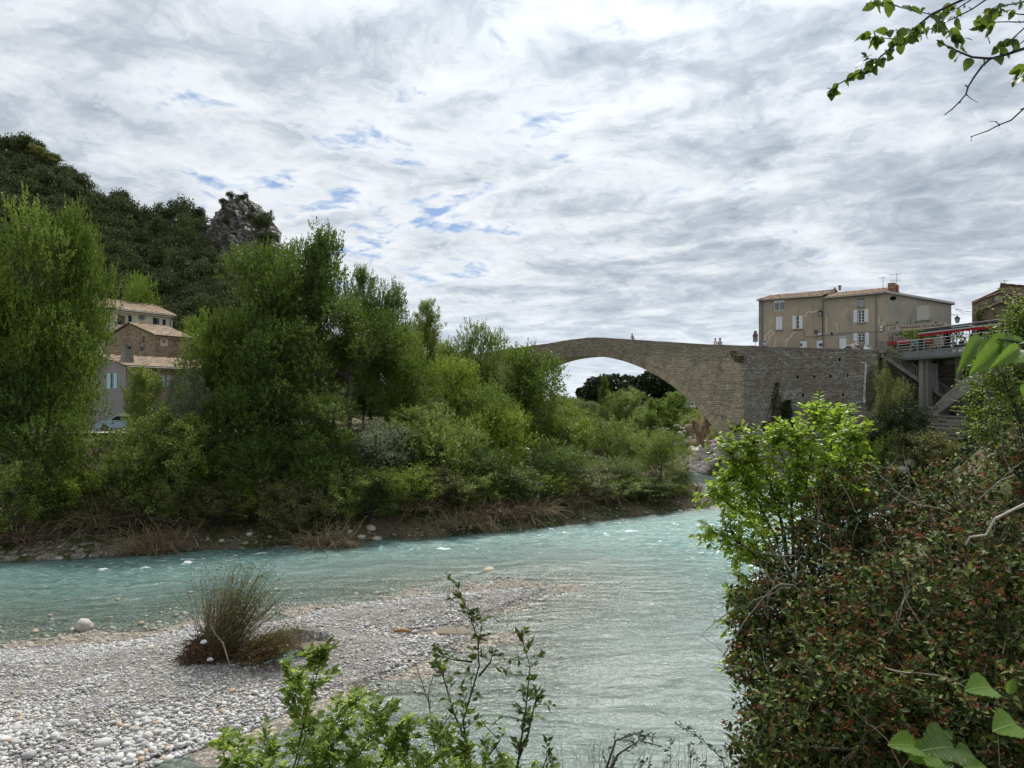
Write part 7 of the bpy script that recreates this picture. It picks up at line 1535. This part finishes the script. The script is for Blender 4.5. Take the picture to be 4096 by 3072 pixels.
# the bright elm shrub in front of the pier
E_ = [[(1690, 1330), (1655, 1240), (1600, 1185), (1560, 1160), (1518, 1150)], [(1690, 1330), (1660, 1200), (1600, 1120), (1545, 1080), (1530, 1060)], [(1700, 1320), (1660, 1160), (1610, 1060), (1570, 1000), (1560, 975)], [(1700, 1320), (1680, 1150), (1650, 1050), (1620, 985), (1612, 955)], [(1700, 1320), (1700, 1150), (1690, 1030), (1665, 960), (1655, 948)],
      [(1705, 1320), (1715, 1150), (1730, 1020), (1745, 930), (1752, 888)], [(1705, 1320), (1740, 1150), (1765, 1020), (1790, 930), (1800, 890)], [(1710, 1320), (1770, 1150), (1800, 1040), (1820, 970), (1828, 940)], [(1710, 1320), (1790, 1180), (1820, 1090), (1825, 1020)], [(1700, 1300), (1640, 1230), (1600, 1215), (1570, 1205)], [(1690, 1300), (1640, 1260), (1600, 1290), (1575, 1330)], [(1700, 1290), (1640, 1150), (1580, 1090), (1545, 1075)],
      [(1700, 1320), (1670, 1120), (1640, 1080), (1590, 1040), (1565, 1030)], [(1705, 1320), (1720, 1180), (1760, 1090), (1800, 1060)], [(1690, 1320), (1600, 1260), (1582, 1360), (1578, 1430)], [(1700, 1310), (1695, 1100), (1710, 980), (1700, 945)]]
E_ = [[(a + 15, b) for a, b in q] for q in E_]
px_plant('elm_shrub', 'bright yellow green young elm between the bridge pier and the dark viburnum', 'shrub', E_, 9.5, 11, M_ELM, .090, twigs=19, tl=.33, lv=9, r0=.018, dep=.6, t0=.28, subtw=1, drop=-.25)
# poplar saplings at the lower edge
S_ = [[(600, 1760), (640, 1640), (665, 1520), (690, 1440), (695, 1418)], [(600, 1760), (560, 1680), (510, 1625), (478, 1600)], [(640, 1760), (700, 1620), (740, 1540), (770, 1515)], [(700, 1760), (770, 1640), (810, 1575), (822, 1540)], [(600, 1760), (640, 1660), (660, 1590), (640, 1500), (632, 1460)], [(720, 1760), (690, 1650), (720, 1600), (735, 1570)], [(620, 1760), (590, 1660), (570, 1600)], [(760, 1760), (820, 1660), (850, 1600), (862, 1575)], [(640, 1780), (610, 1700), (540, 1660), (500, 1650)],
      [(680, 1760), (670, 1690), (690, 1620)], [(760, 1770), (740, 1690), (770, 1640)]]
px_plant('poplar_sapling', 'pale green poplar sapling reaching up at the bottom edge over the gravel bar', 'sapling', S_, 5.2, 12, M_POP, .070, twigs=30, tl=.18, lv=9, r0=.007, dep=.3, t0=.18, drop=-.1)
S_ = [[(930, 1760), (900, 1680), (880, 1600), (905, 1560)], [(960, 1760), (960, 1660), (950, 1600), (965, 1570)], [(1000, 1760), (1010, 1680), (1000, 1620)], [(880, 1760), (850, 1680), (840, 1640)], [(1040, 1770), (1060, 1700), (1070, 1650)], [(1100, 1770), (1110, 1710), (1120, 1660)], [(930, 1770), (920, 1700), (930, 1640)], [(1180, 1780), (1180, 1720), (1170, 1680)], [(1000, 1780), (960, 1700), (1000, 1650)]]
px_plant('poplar_sapling', 'low leafy sapling clump at the bottom edge below the thin bare stemmed sapling', 'sapling', S_, 5.0, 13, M_POP, .062, twigs=34, tl=.18, lv=9, r0=.006, dep=.3, t0=.1, drop=-.1)
S_ = [[(1030, 1780), (1015, 1640), (1000, 1560), (1035, 1440), (1032, 1380), (1010, 1320), (985, 1262)], [(1015, 1620), (980, 1540), (960, 1470), (945, 1430)], [(1100, 1780), (1120, 1640), (1135, 1540), (1145, 1440), (1125, 1370)], [(1120, 1640), (1140, 1590), (1155, 1520), (1168, 1495)], [(1030, 1700), (1050, 1640), (1080, 1600), (1050, 1570), (1045, 1560)], [(1120, 1760), (1160, 1690), (1185, 1630)], [(1020, 1430), (980, 1425), (950, 1418)], [(1035, 1460), (1060, 1430), (1065, 1405)]]
px_plant('alder_sapling', 'thin dark stemmed sapling with sparse leaves standing before the gravel bar tip', 'sapling', S_, 5.0, 14, m_leaf('alder_leaf', (.055, .09, .014), (.15, .22, .035), .3), .058, twigs=18, tl=.13, lv=6, r0=.009, dep=.15, t0=.22, drop=0, cover=.85)
S_ = [[(960, 1700), (935, 1600), (925, 1500), (940, 1440), (1000, 1400), (975, 1330), (970, 1270)], [(930, 1530), (900, 1440), (860, 1400)], [(935, 1600), (990, 1520), (1010, 1470)]]
px_plant('bare_sapling', 'nearly bare reddish twigs beside the thin dark stemmed sapling', 'sapling', S_, 5.3, 15, M_VIB, .018, twigs=14, tl=.10, lv=4, r0=.004, dep=.15, t0=.1, wood=simple('reddish_twig', (.13, .07, .05), .9))
S_ = [[(1300, 1780), (1310, 1660), (1330, 1600), (1370, 1585), (1410, 1592)], [(1300, 1700), (1335, 1630), (1380, 1600), (1430, 1612)], [(1300, 1740), (1360, 1680), (1400, 1640)], [(1230, 1780), (1270, 1700), (1330, 1650)], [(1400, 1760), (1420, 1700), (1400, 1660)]]
px_plant('bramble', 'dark arching bramble stems at the bottom edge in front of the pale shallows', 'bramble', S_, 4.2, 16, m_leaf('bramble_leaf', (.04, .06, .012), (.11, .15, .03), .25), .025, twigs=26, tl=.08, lv=4, r0=.009, dep=.1, t0=.1, cover=.6)
S_ = [[(1580, 1700), (1560, 1640), (1520, 1600), (1490, 1580), (1468, 1568)], [(1560, 1720), (1540, 1660), (1500, 1640)], [(1450, 1740), (1447, 1660), (1450, 1595)], [(1490, 1740), (1492, 1640), (1490, 1610)]]
px_plant('berry_sprig', 'dark sprig with small black berries left of the viburnum base', 'shrub', S_, 4.6, 17, M_VIB, .022, twigs=30, tl=.05, lv=5, r0=.004, dep=.1, t0=.05)
r = RS(66); n = 120; gx = W(1330 * K, 1659 * K, 4.4); m_ = MB()
for i in range(n): px = 1180 + 420 * r.rand(); p = np.array(W(px * K, 1690 * K, 4.2 + .6 * r.rand())); q = grow(r, p, (r.randn() * .25, r.randn() * .2, 1), .12 + .22 * r.rand() ** 2, 3, (0, 0, 0), .12); m_.tube([tuple(v) for v in q], [.0018, .0016, .0012, .0006], 3, False)
part('dry_grass_stems', m_, M_TWIG, None, kind='stuff')
# the big viburnum
r = RS(21); BL_ = [(2010, 1230, 8.6, 230), (1760, 1250, 8.4, 130), (1690, 1330, 8.0, 115), (1720, 1480, 7.4, 150), (1900, 1420, 7.2, 260), (2120, 1380, 6.8, 300), (1680, 1600, 6.8, 120), (1850, 1620, 6.2, 260), (2110, 1640, 5.8, 280), (2180, 1130, 7.8, 190), (1870, 1110, 8.8, 130), (2040, 1080, 9.0, 120), (1640, 1430, 7.9, 80), (1725, 1215, 8.5, 95), (1640, 1320, 8.0, 78), (1790, 1130, 8.9, 95), (1830, 1060, 9.2, 70), (2230, 1000, 7.8, 100)]
vb = thing('viburnum_bush', 'large dark viburnum bush with red brown berry clusters filling the lower right', 'bush', tuple(W(1950 * K, 1900 * K, 7.4))); o0 = np.array(vb.location); TP, TD, P0, D = [], [], [], []; wood_ = MB(); tot = sum(b[3] ** 2 for b in BL_)
root = np.array(W(1980 * K, 2100 * K, 8.0))
for px, py, Y, rp in BL_:
    c = np.array(W(px * K, py * K, Y)); R_ = rp * K / FPX * Y * .93; n = int(7600 * rp * rp / tot)
    for j in range(7): e = r.randn(3); e /= np.linalg.norm(e); e[1] = -abs(e[1]) * .6; wood_.tube([tuple(root - o0), tuple((root + c) / 2 + r.randn(3) * .3 - o0), tuple(c - o0), tuple(c + e * R_ * .6 + r.randn(3) * .05 - o0), tuple(c + e * R_ * .98 + r.randn(3) * .05 - o0)], [.05, .035, .02, .012, .005], 5, False)
    d_ = r.randn(n, 3); d_[:, 1] -= .55; d_ /= np.linalg.norm(d_, axis=1)[:, None]; q = c + d_ * R_ * (.50 + .54 * r.rand(n) ** .7)[:, None] * np.array([1, .8, 1]); TP.append(q); TD.append(d_)
TP = np.concatenate(TP); TD = np.concatenate(TD); k = len(TP); berry = []
nz_ = fbm(TP[:, 0] * 1.1, TP[:, 2] * 1.1, 3)
for i in range(k):
    if nz_[i] < -.62: continue
    dd = TD[i] * .7 + r.randn(3) * .5 + np.array([0, 0, .45]); dd /= np.linalg.norm(dd); tw = grow(r, TP[i] - dd * .13, dd, .15, 3, (0, 0, .02), .1)
    if i % 2 == 0: wood_.tube([tuple(v - o0) for v in tw], [.004, .0035, .003, .002], 3, False)
    e1 = np.cross(dd, [.3, .2, 1]); e1 /= np.linalg.norm(e1); e2 = np.cross(dd, e1); a0_r = r.rand() * 6.28
    for s in range(7): a = a0_r + s * 1.9; p, _d = along(tw, .25 + .75 * s / 6); P0.append(p - o0); D.append((e1 * math.cos(a) + e2 * math.sin(a)) * 1.0 + dd * (.2 + .12 * s) + np.array([0, 0, -.12]))
    if r.rand() < .30 and TP[i][2] > 7.0 or r.rand() < .06: berry.append((tw[-1], dd))
for i in range(150):
    b = BL_[r.randint(0, len(BL_))]; c = np.array(W(b[0] * K, b[1] * K, b[2])); R_ = b[3] * K / FPX * b[2]; e = r.randn(3); e[1] = -abs(e[1]) - .8; e /= np.linalg.norm(e); p = c + e * R_ * .86; dd = np.cross(e, r.randn(3)) + np.array([0, 0, .4]); q = grow(r, p, dd, .3 + .6 * r.rand(), 7, (0, 0, .02), .16); wood_.tube([tuple(v - o0) for v in q], [.007, .0065, .006, .005, .004, .003, .002, .0015], 4, False)
part('branches', wood_, simple('grey_branch', (.22, .19, .155), .9, .3, 12), vb)
P0 = np.array(P0); D = np.array(D); k = r.rand(len(P0)) < .86; leaves_on(vb, P0[k], D[k], .074, M_VIB, 5, 300, near=-o0 + np.array([0, 0, CH])); leaves_on(vb, P0[~k], D[~k], .058, M_VIBN, 6, 0, stuff='young_foliage')
# berry clusters: little domes of beads on stalks
def cluster(seed):
    r = RS(seed); V, F = [], []; b = 0; o = np.array([(1, 0, 0), (0, 1, 0), (-1, 0, 0), (0, -1, 0), (0, 0, 1), (0, 0, -1)]); fo = [(0, 1, 4, 4), (1, 2, 4, 4), (2, 3, 4, 4), (3, 0, 4, 4), (1, 0, 5, 5), (2, 1, 5, 5), (3, 2, 5, 5), (0, 3, 5, 5)]
    for i in range(13): a = r.rand() * 6.28; q = math.sqrt(r.rand()) * .5; V.append(o * .085 + np.array([math.cos(a) * q, math.sin(a) * q, .3 - .35 * q * q + .05 * r.randn()])); F += [tuple(x + b for x in f) for f in fo]; b += 6
    for i in range(8): a = i * .8; V.append(np.array([(-.012, 0, -.1), (.012, 0, -.1), (math.cos(a) * .38 + .012, math.sin(a) * .38, .22), (math.cos(a) * .38 - .012, math.sin(a) * .38, .22)])); F.append((b, b + 1, b + 2, b + 3)); b += 4
    return np.concatenate(V), np.array([(f if len(set(f)) == 4 else f) for f in F])
def tri_fix(V, F):
    return V, F
CL = [cluster(s) for s in (1, 2, 3)]
M_BERRY = simple('red_brown_berries', (.23, .065, .032), .6, .45, 30, bmp=0)
bp = np.array([b[0] for b in berry]) - o0; bd_ = np.array([b[1] for b in berry]); n = len(bp); z_ = bd_ * .6 + np.array([0, -.2, .8]); z_ /= np.linalg.norm(z_, axis=1)[:, None]; x_ = np.cross(z_, r.randn(n, 3)); x_ /= np.linalg.norm(x_, axis=1)[:, None]; R = np.stack([x_, np.cross(z_, x_), z_], -1)
# quads with a repeated corner are split into true triangles
def tris(V, F): out = []; [out.extend([f[:3]] if f[2] == f[3] else [(f[0], f[1], f[2]), (f[0], f[2], f[3])]) for f in F.tolist()]; return V, np.array(out)
CL = [tris(*c) for c in CL]
pieces(vb, 'berry_cluster', CL, r.randint(0, 3, n), m4(R, (np.ones((n, 1, 3)) * (.085 * (.6 + .7 * r.rand(n)))[:, None, None]), bp), M_BERRY, 300, 'berry_clusters', r, order=np.argsort(bp[:, 1]))
m_ = MB(); q = [np.array(W(a * K, b * K, Y)) - o0 for a, b, Y in ((2085, 1178, 5.6), (2095, 1160, 5.6), (2130, 1155, 5.7), (2150, 1120, 5.7), (2190, 1100, 5.8), (2240, 1075, 5.9))]; m_.tube([tuple(v) for v in q], [.006, .008, .009, .010, .010, .011], 6); part('bleached_twig', m_, M_PALEW, vb)
def smooth(pts, k=6):
    P_ = [np.array(p, float) for p in pts]; P_ = [2 * P_[0] - P_[1]] + P_ + [2 * P_[-1] - P_[-2]]; out = []
    for i in range(1, len(P_) - 2):
        for j in range(k): t = j / k; a, b, c, d = P_[i - 1:i + 3]; out.append(.5 * (2 * b + (c - a) * t + (2 * a - 5 * b + 4 * c - d) * t * t + (3 * b - a - 3 * c + d) * t ** 3))
    return out + [P_[-2]]
for pl in (((1560, 1420), (1640, 1300), (1700, 1260), (1760, 1300), (1850, 1330), (1990, 1400)), ((1760, 1640), (1770, 1540), (1830, 1440), (1960, 1405), (2080, 1400)), ((1720, 1659), (1700, 1560), (1690, 1470)), ((2050, 1620), (2040, 1450), (2000, 1300), (1900, 1150)), ((1880, 1000), (1960, 1080), (2060, 1110), (2120, 1180)), ((1900, 1400), (2020, 1460), (2060, 1560), (2060, 1680))):
    sp = smooth([np.array(W(a * K, b * K, 6.9 + .10 * i)) - o0 for i, (a, b) in enumerate(pl)]); m_ = MB(); m_.tube([tuple(v + r.randn(3) * .006) for v in sp], [.0075 * (1 - .5 * i / len(sp)) for i in range(len(sp))], 5, False); part('long_twig', m_, simple('pale_twig', (.22, .19, .16), .9), vb)
# light leafy tree at the right edge
q = [[(2212, 1100), (2170, 980), (2140, 880), (2110, 830)], [(2230, 1100), (2200, 900), (2160, 800), (2120, 760)], [(2250, 1100), (2230, 850), (2200, 750), (2190, 700)], [(2212, 1080), (2150, 960), (2105, 900), (2100, 870)], [(2240, 1000), (2200, 960), (2170, 920)], [(2250, 1100), (2200, 1000), (2150, 950), (2120, 940)], [(2260, 1100), (2220, 800), (2210, 700), (2200, 680)], [(2260, 1100), (2240, 780), (2170, 770), (2130, 790)], [(2260, 1100), (2190, 860), (2150, 830)]]
px_plant('hazel_tree', 'light green small leaved tree at the right edge before the terrace', 'tree', q, 13.5, 18, m_leaf('hazel_leaf', (.075, .12, .02), (.18, .25, .05), .35), .085, twigs=16, tl=.55, lv=10, r0=.02, dep=.5, t0=.2, subtw=1)
# the branch overhead at the top right
z4 = lambda pts: [((3200 + a * .4051) / 1.8517, (b * .4051) / 1.8517) for a, b in pts]
ob = thing('overhanging_branch', 'leafy branch hanging into the sky at the top right corner', 'branch', tuple(W(1030, 20, 4.2))); o0 = np.array(ob.location); wood_ = MB(); P0, D = [], []; r = RS(41)
BR = [([(1600, 0), (1300, 140), (1180, 240), (1075, 330), (990, 390), (880, 490), (760, 590), (690, 660), (600, 710), (500, 765), (345, 850), (265, 920)], .0075, 46, .1),
      ([(860, 20), (1000, 75), (1150, 105), (1280, 140), (1400, 220), (1430, 240), (1500, 390)], .004, 9, 0), ([(1830, 0), (1700, 90), (1520, 180), (1400, 230), (1290, 285), (1190, 325), (1100, 335)], .005, 12, .3), ([(2300, 440), (2212, 480), (2000, 550), (1880, 580), (1700, 565), (1540, 500), (1460, 460), (1350, 395)], .010, 7, .3),
      ([(1880, 580), (1800, 650), (1720, 760), (1660, 860), (1640, 930), (1580, 1000), (1500, 1080), (1425, 1135)], .007, 0, 0), ([(1640, 930), (1690, 975), (1755, 1010)], .003, 0, 0), ([(2300, 980), (2212, 1070), (2080, 1190), (1970, 1230), (1860, 1290), (1690, 1350), (1690, 1395)], .006, 0, 0), ([(1970, 1230), (1930, 1200), (1870, 1197)], .003, 0, 0),
      ([(2300, 200), (2180, 220), (2030, 215), (1900, 220), (1800, 235), (1720, 200)], .0045, 10, .5), ([(985, 385), (900, 382), (800, 378), (720, 368), (620, 350)], .003, 12, .3), ([(1380, 140), (1430, 240), (1480, 330), (1500, 370)], .003, 6, .5), ([(2300, 150), (2150, 140), (2020, 105), (1900, 90)], .0045, 8, .3), ([(2300, 200), (2200, 290), (2100, 380), (2040, 430), (1960, 450)], .005, 8, .4), ([(760, 588), (700, 580), (640, 582)], .003, 7, .3), ([(1050, 440), (1048, 380), (1060, 330)], .003, 6, 0),
      ([(1875, 430), (1850, 350), (1835, 350), (1855, 265)], .003, 0, 0), ([(700, -30), (760, 20), (860, 30)], .004, 9, 0), ([(2300, 0), (2100, 40), (1950, 60), (1800, 130)], .005, 9, .2), ([(895, 345), (900, 310), (960, 300)], .003, 4, .2), ([(2300, 330), (2212, 400), (2100, 500), (2040, 540)], .004, 4, .2), ([(2320, 600), (2212, 690), (2170, 760)], .004, 6, .3), ([(1700, -10), (1560, 80), (1440, 90), (1380, 140)], .004, 9, .1), ([(1500, 380), (1530, 420), (1560, 400), (1640, 400)], .003, 6, .1)]
for pts, rr_, nl, t0 in BR:
    ps = z4(pts); Yb = 4.2 + r.randn() * .12; P_ = [np.array(W(a * K, b * K, Yb + .02 * i)) - o0 for i, (a, b) in enumerate(ps)]; wood_.tube([tuple(p) for p in P_], [rr_ * (1 - .6 * i / (len(P_) - 1)) for i in range(len(P_))], 5)
    for i in range(1, len(P_) - 1): wood_.tube([tuple(P_[i]), tuple(P_[i] + r.randn(3) * .010)], [rr_ * .8, rr_ * .4], 4)
    if nl:
        for k in range(nl):
            p, d_ = along(P_, t0 + (1 - t0) * (k + .5) / nl)
            P0.append(p + r.randn(3) * .01); dd = np.array([d_[0] * .5 + r.randn() * .8, -.3 + r.randn() * .8, d_[2] * .4 - .75 + r.randn() * .45]); D.append(dd)
limb = [np.array(W(1195, -70, 4.5)), np.array((4.15, 4.4, 11.2)), np.array((4.3, 4.5, 9.4)), np.array((4.25, 4.5, 7.6))]; wood_.tube([tuple(p - o0) for p in limb], [.022, .045, .06, .08], 7)
for pts, rr_, nl, t0 in BR:
    for e in (pts[0], pts[-1]):
        if e[0] >= 2230 or e[1] <= 0: q = np.array(W(*[v * K for v in z4([e])[0]], 4.25)); wood_.tube([tuple(q - o0), tuple((q * .5 + limb[0] * .5) + np.array([0, 0, .04]) - o0), tuple(limb[0] - o0)], [rr_, rr_ * 1.2, .014], 5)
part('twigs', wood_, simple('blue_grey_twig', (.05, .045, .06), .9, .2, bmp=0), ob); FL = [fine_leaf(9, .66, .02, .22, s) for s in (1, 2, 3)]; leaves_on(ob, np.array(P0), np.array(D), .072, M_OVER, 8, 300, var=FL, roll=1.2)
# big near leaves on the right
nl_ = thing('hazel_sprig', 'large soft hazel leaves close to the camera at the right edge', 'sprig', tuple(W(1040, 350, 1.7))); o0 = np.array(nl_.location); wood_ = MB()
z1 = lambda a, b, Y: np.array(W((2900 + a * .5424) / 4, (1000 + b * .5424) / 4, Y)) - o0
BGL = fine_leaf(21, .62, .030, .38, 5, .26); BGL2 = fine_leaf(21, .66, .032, .26, 6, .18)
def place_leaf(a, b, wv, mat, var, roll=0.0, tilt=(0, -.3, .9)):
    x = b - a; ln = np.linalg.norm(x); x = x / ln; y = np.cross(np.array(tilt), x); y /= np.linalg.norm(y); z = np.cross(x, y); me = np_mesh('leaf', var[0] * np.array([1, wv, 1]), var[1], np.full(len(var[0]), abs(math.sin(a[0] * 40))), True, {'lt': var[0][:, 0], 'ls': var[0][:, 1]}); me.materials.append(mat); o = bpy.data.objects.new('leaf', me); col.objects.link(o); o.parent = nl_; M_ = np.eye(4); M_[:3, :3] = np.stack([x, y, z], -1) * ln; M_[:3, 3] = a; o.matrix_local = Matrix(M_.tolist())
def m_near():
    m = m_leaf('near_hazel_leaf', (.055, .115, .02), (.11, .20, .03), .42, .25, .45); nt = m.node_tree; b = nt.nodes['Principled BSDF']; t = attr(nt, 'lt').outputs['Fac']; s = mth(nt, 'ABSOLUTE', attr(nt, 'ls').outputs['Fac'])
    w_ = mth(nt, 'ABSOLUTE', mth(nt, 'SUBTRACT', mth(nt, 'FRACT', mth(nt, 'MULTIPLY', mth(nt, 'SUBTRACT', t, mth(nt, 'MULTIPLY', s, .55)), 10.0)), .5))
    v = mth(nt, 'MAXIMUM', mth(nt, 'SUBTRACT', 1.0, sstep(nt, w_, 0.0, .12)), mth(nt, 'SUBTRACT', 1.0, sstep(nt, s, .0, .02))); old = b.inputs[0].links[0].from_socket; g = noi(nt, pos(nt), 60, 4, .6)
    c = mix(nt, mth(nt, 'MULTIPLY', v, .5), mix(nt, mth(nt, 'MULTIPLY', g, .4), old, (.05, .09, .02)), (.22, .30, .10)); L(nt, c, b.inputs[0]); L(nt, bump(nt, mth(nt, 'ADD', v, mth(nt, 'MULTIPLY', g, .5)), .6, .003), b.inputs['Normal']); return m
M_NEAR = m_near()
for a, b, w_, t in (((2075, 668, 1.6), (1930, 745, 1.52), .5, (.1, -.75, .6)), ((1900, 668, 1.7), (1776, 785, 1.62), .48, (-.4, -.8, .4)), ((2205, 690, 1.6), (2060, 672, 1.55), .5, (0, -.5, .8)), ((2050, 745, 1.55), (1885, 830, 1.5), .8, (.1, -.7, .6)), ((2170, 740, 1.5), (2050, 800, 1.45), .6, (.1, -.8, .5)), ((2060, 765, 1.6), (1990, 810, 1.58), .9, (.3, -.4, .8)), ((1990, 660, 1.62), (1870, 720, 1.6), .6, (0, -.3, .8)), ((2200, 750, 1.6), (2150, 740, 1.5), 1.0, (0, -.8, .5)), ((2230, 985, 1.4), (2190, 1080, 1.4), .9, (-.8, -.5, .2))): place_leaf(z1(*a), z1(*b), w_, M_NEAR, BGL if w_ < 1 else BGL2, tilt=t)
wood_.tube([tuple(z1(2300, 700, 1.7)), tuple(z1(2205, 690, 1.6)), tuple(z1(2080, 665, 1.55)), tuple(z1(1940, 655, 1.6))], [.004, .003, .002, .001], 5); wood_.tube([tuple(z1(2300, 760, 1.7)), tuple(z1(2170, 740, 1.55)), tuple(z1(2050, 748, 1.55))], [.003, .002, .001], 5); wood_.tube([tuple(z1(2300, 960, 1.45)), tuple(z1(2230, 985, 1.4))], [.003, .002], 5); wood_.tube([tuple(z1(2300, 700, 1.7)), tuple(z1(2420, 900, 1.7)), tuple(np.array((1.75, 1.7, 8.0)) - o0)], [.004, .006, .009], 6); wood_.tube([tuple(z1(2300, 760, 1.7)), tuple(z1(2420, 900, 1.7))], .003, 5); wood_.tube([tuple(z1(2300, 960, 1.45)), tuple(z1(2420, 1100, 1.6)), tuple(np.array((1.75, 1.7, 8.0)) - o0)], [.002, .004, .006], 5); part('stem', wood_, M_BARKD, nl_)
nl_ = thing('hazel_sprig', 'fresh hazel leaves close to the camera at the bottom right corner', 'sprig', tuple(W(960, 790, 2.2))); o0 = np.array(nl_.location); wood_ = MB()
z3 = lambda a, b, Y: np.array(W((2600 + a * .9172) / 4, (1550 + b * .9172) / 4, Y)) - o0
for a, b, w_ in (((1170, 1570, 2.1), (1072, 1538, 2.05), 1.0), ((1330, 1575, 2.1), (1232, 1548, 2.0), 1.1), ((1335, 1580, 2.1), (1430, 1600, 2.1), 1.1), ((1360, 1650, 2.1), (1475, 1640, 2.1), .9), ((1250, 1605, 2.1), (1160, 1600, 2.05), 1.2), ((1320, 1640, 2.1), (1215, 1655, 2.1), .9), ((1320, 1530, 2.1), (1290, 1495, 2.1), 1.4), ((1600, 1470, 1.9), (1525, 1475, 1.85), 1.3), ((1490, 1310, 2.0), (1405, 1298, 1.95), 1.1), ((1580, 1360, 2.0), (1640, 1400, 2.0), 1.2), ((1590, 1480, 1.9), (1650, 1500, 1.9), 1.4), ((1560, 1330, 2.0), (1590, 1270, 2.0), .9)): place_leaf(z3(*a), z3(*b), w_, M_NEAR, BGL2, tilt=(.1, -.55, .8))
wood_.tube([tuple(z3(1400, 1720, 2.2)), tuple(z3(1350, 1640, 2.15)), tuple(z3(1325, 1560, 2.1))], .003, 5); wood_.tube([tuple(z3(1350, 1650, 2.1)), tuple(z3(1250, 1605, 2.1)), tuple(z3(1170, 1570, 2.1))], .002, 5); wood_.tube([tuple(z3(1760, 1480, 2.0)), tuple(z3(1600, 1470, 1.9))], .003, 5); wood_.tube([tuple(z3(1760, 1430, 2.0)), tuple(z3(1580, 1360, 2.0)), tuple(z3(1490, 1310, 2.0))], .003, 5); part('stem', wood_, M_BARKD, nl_)
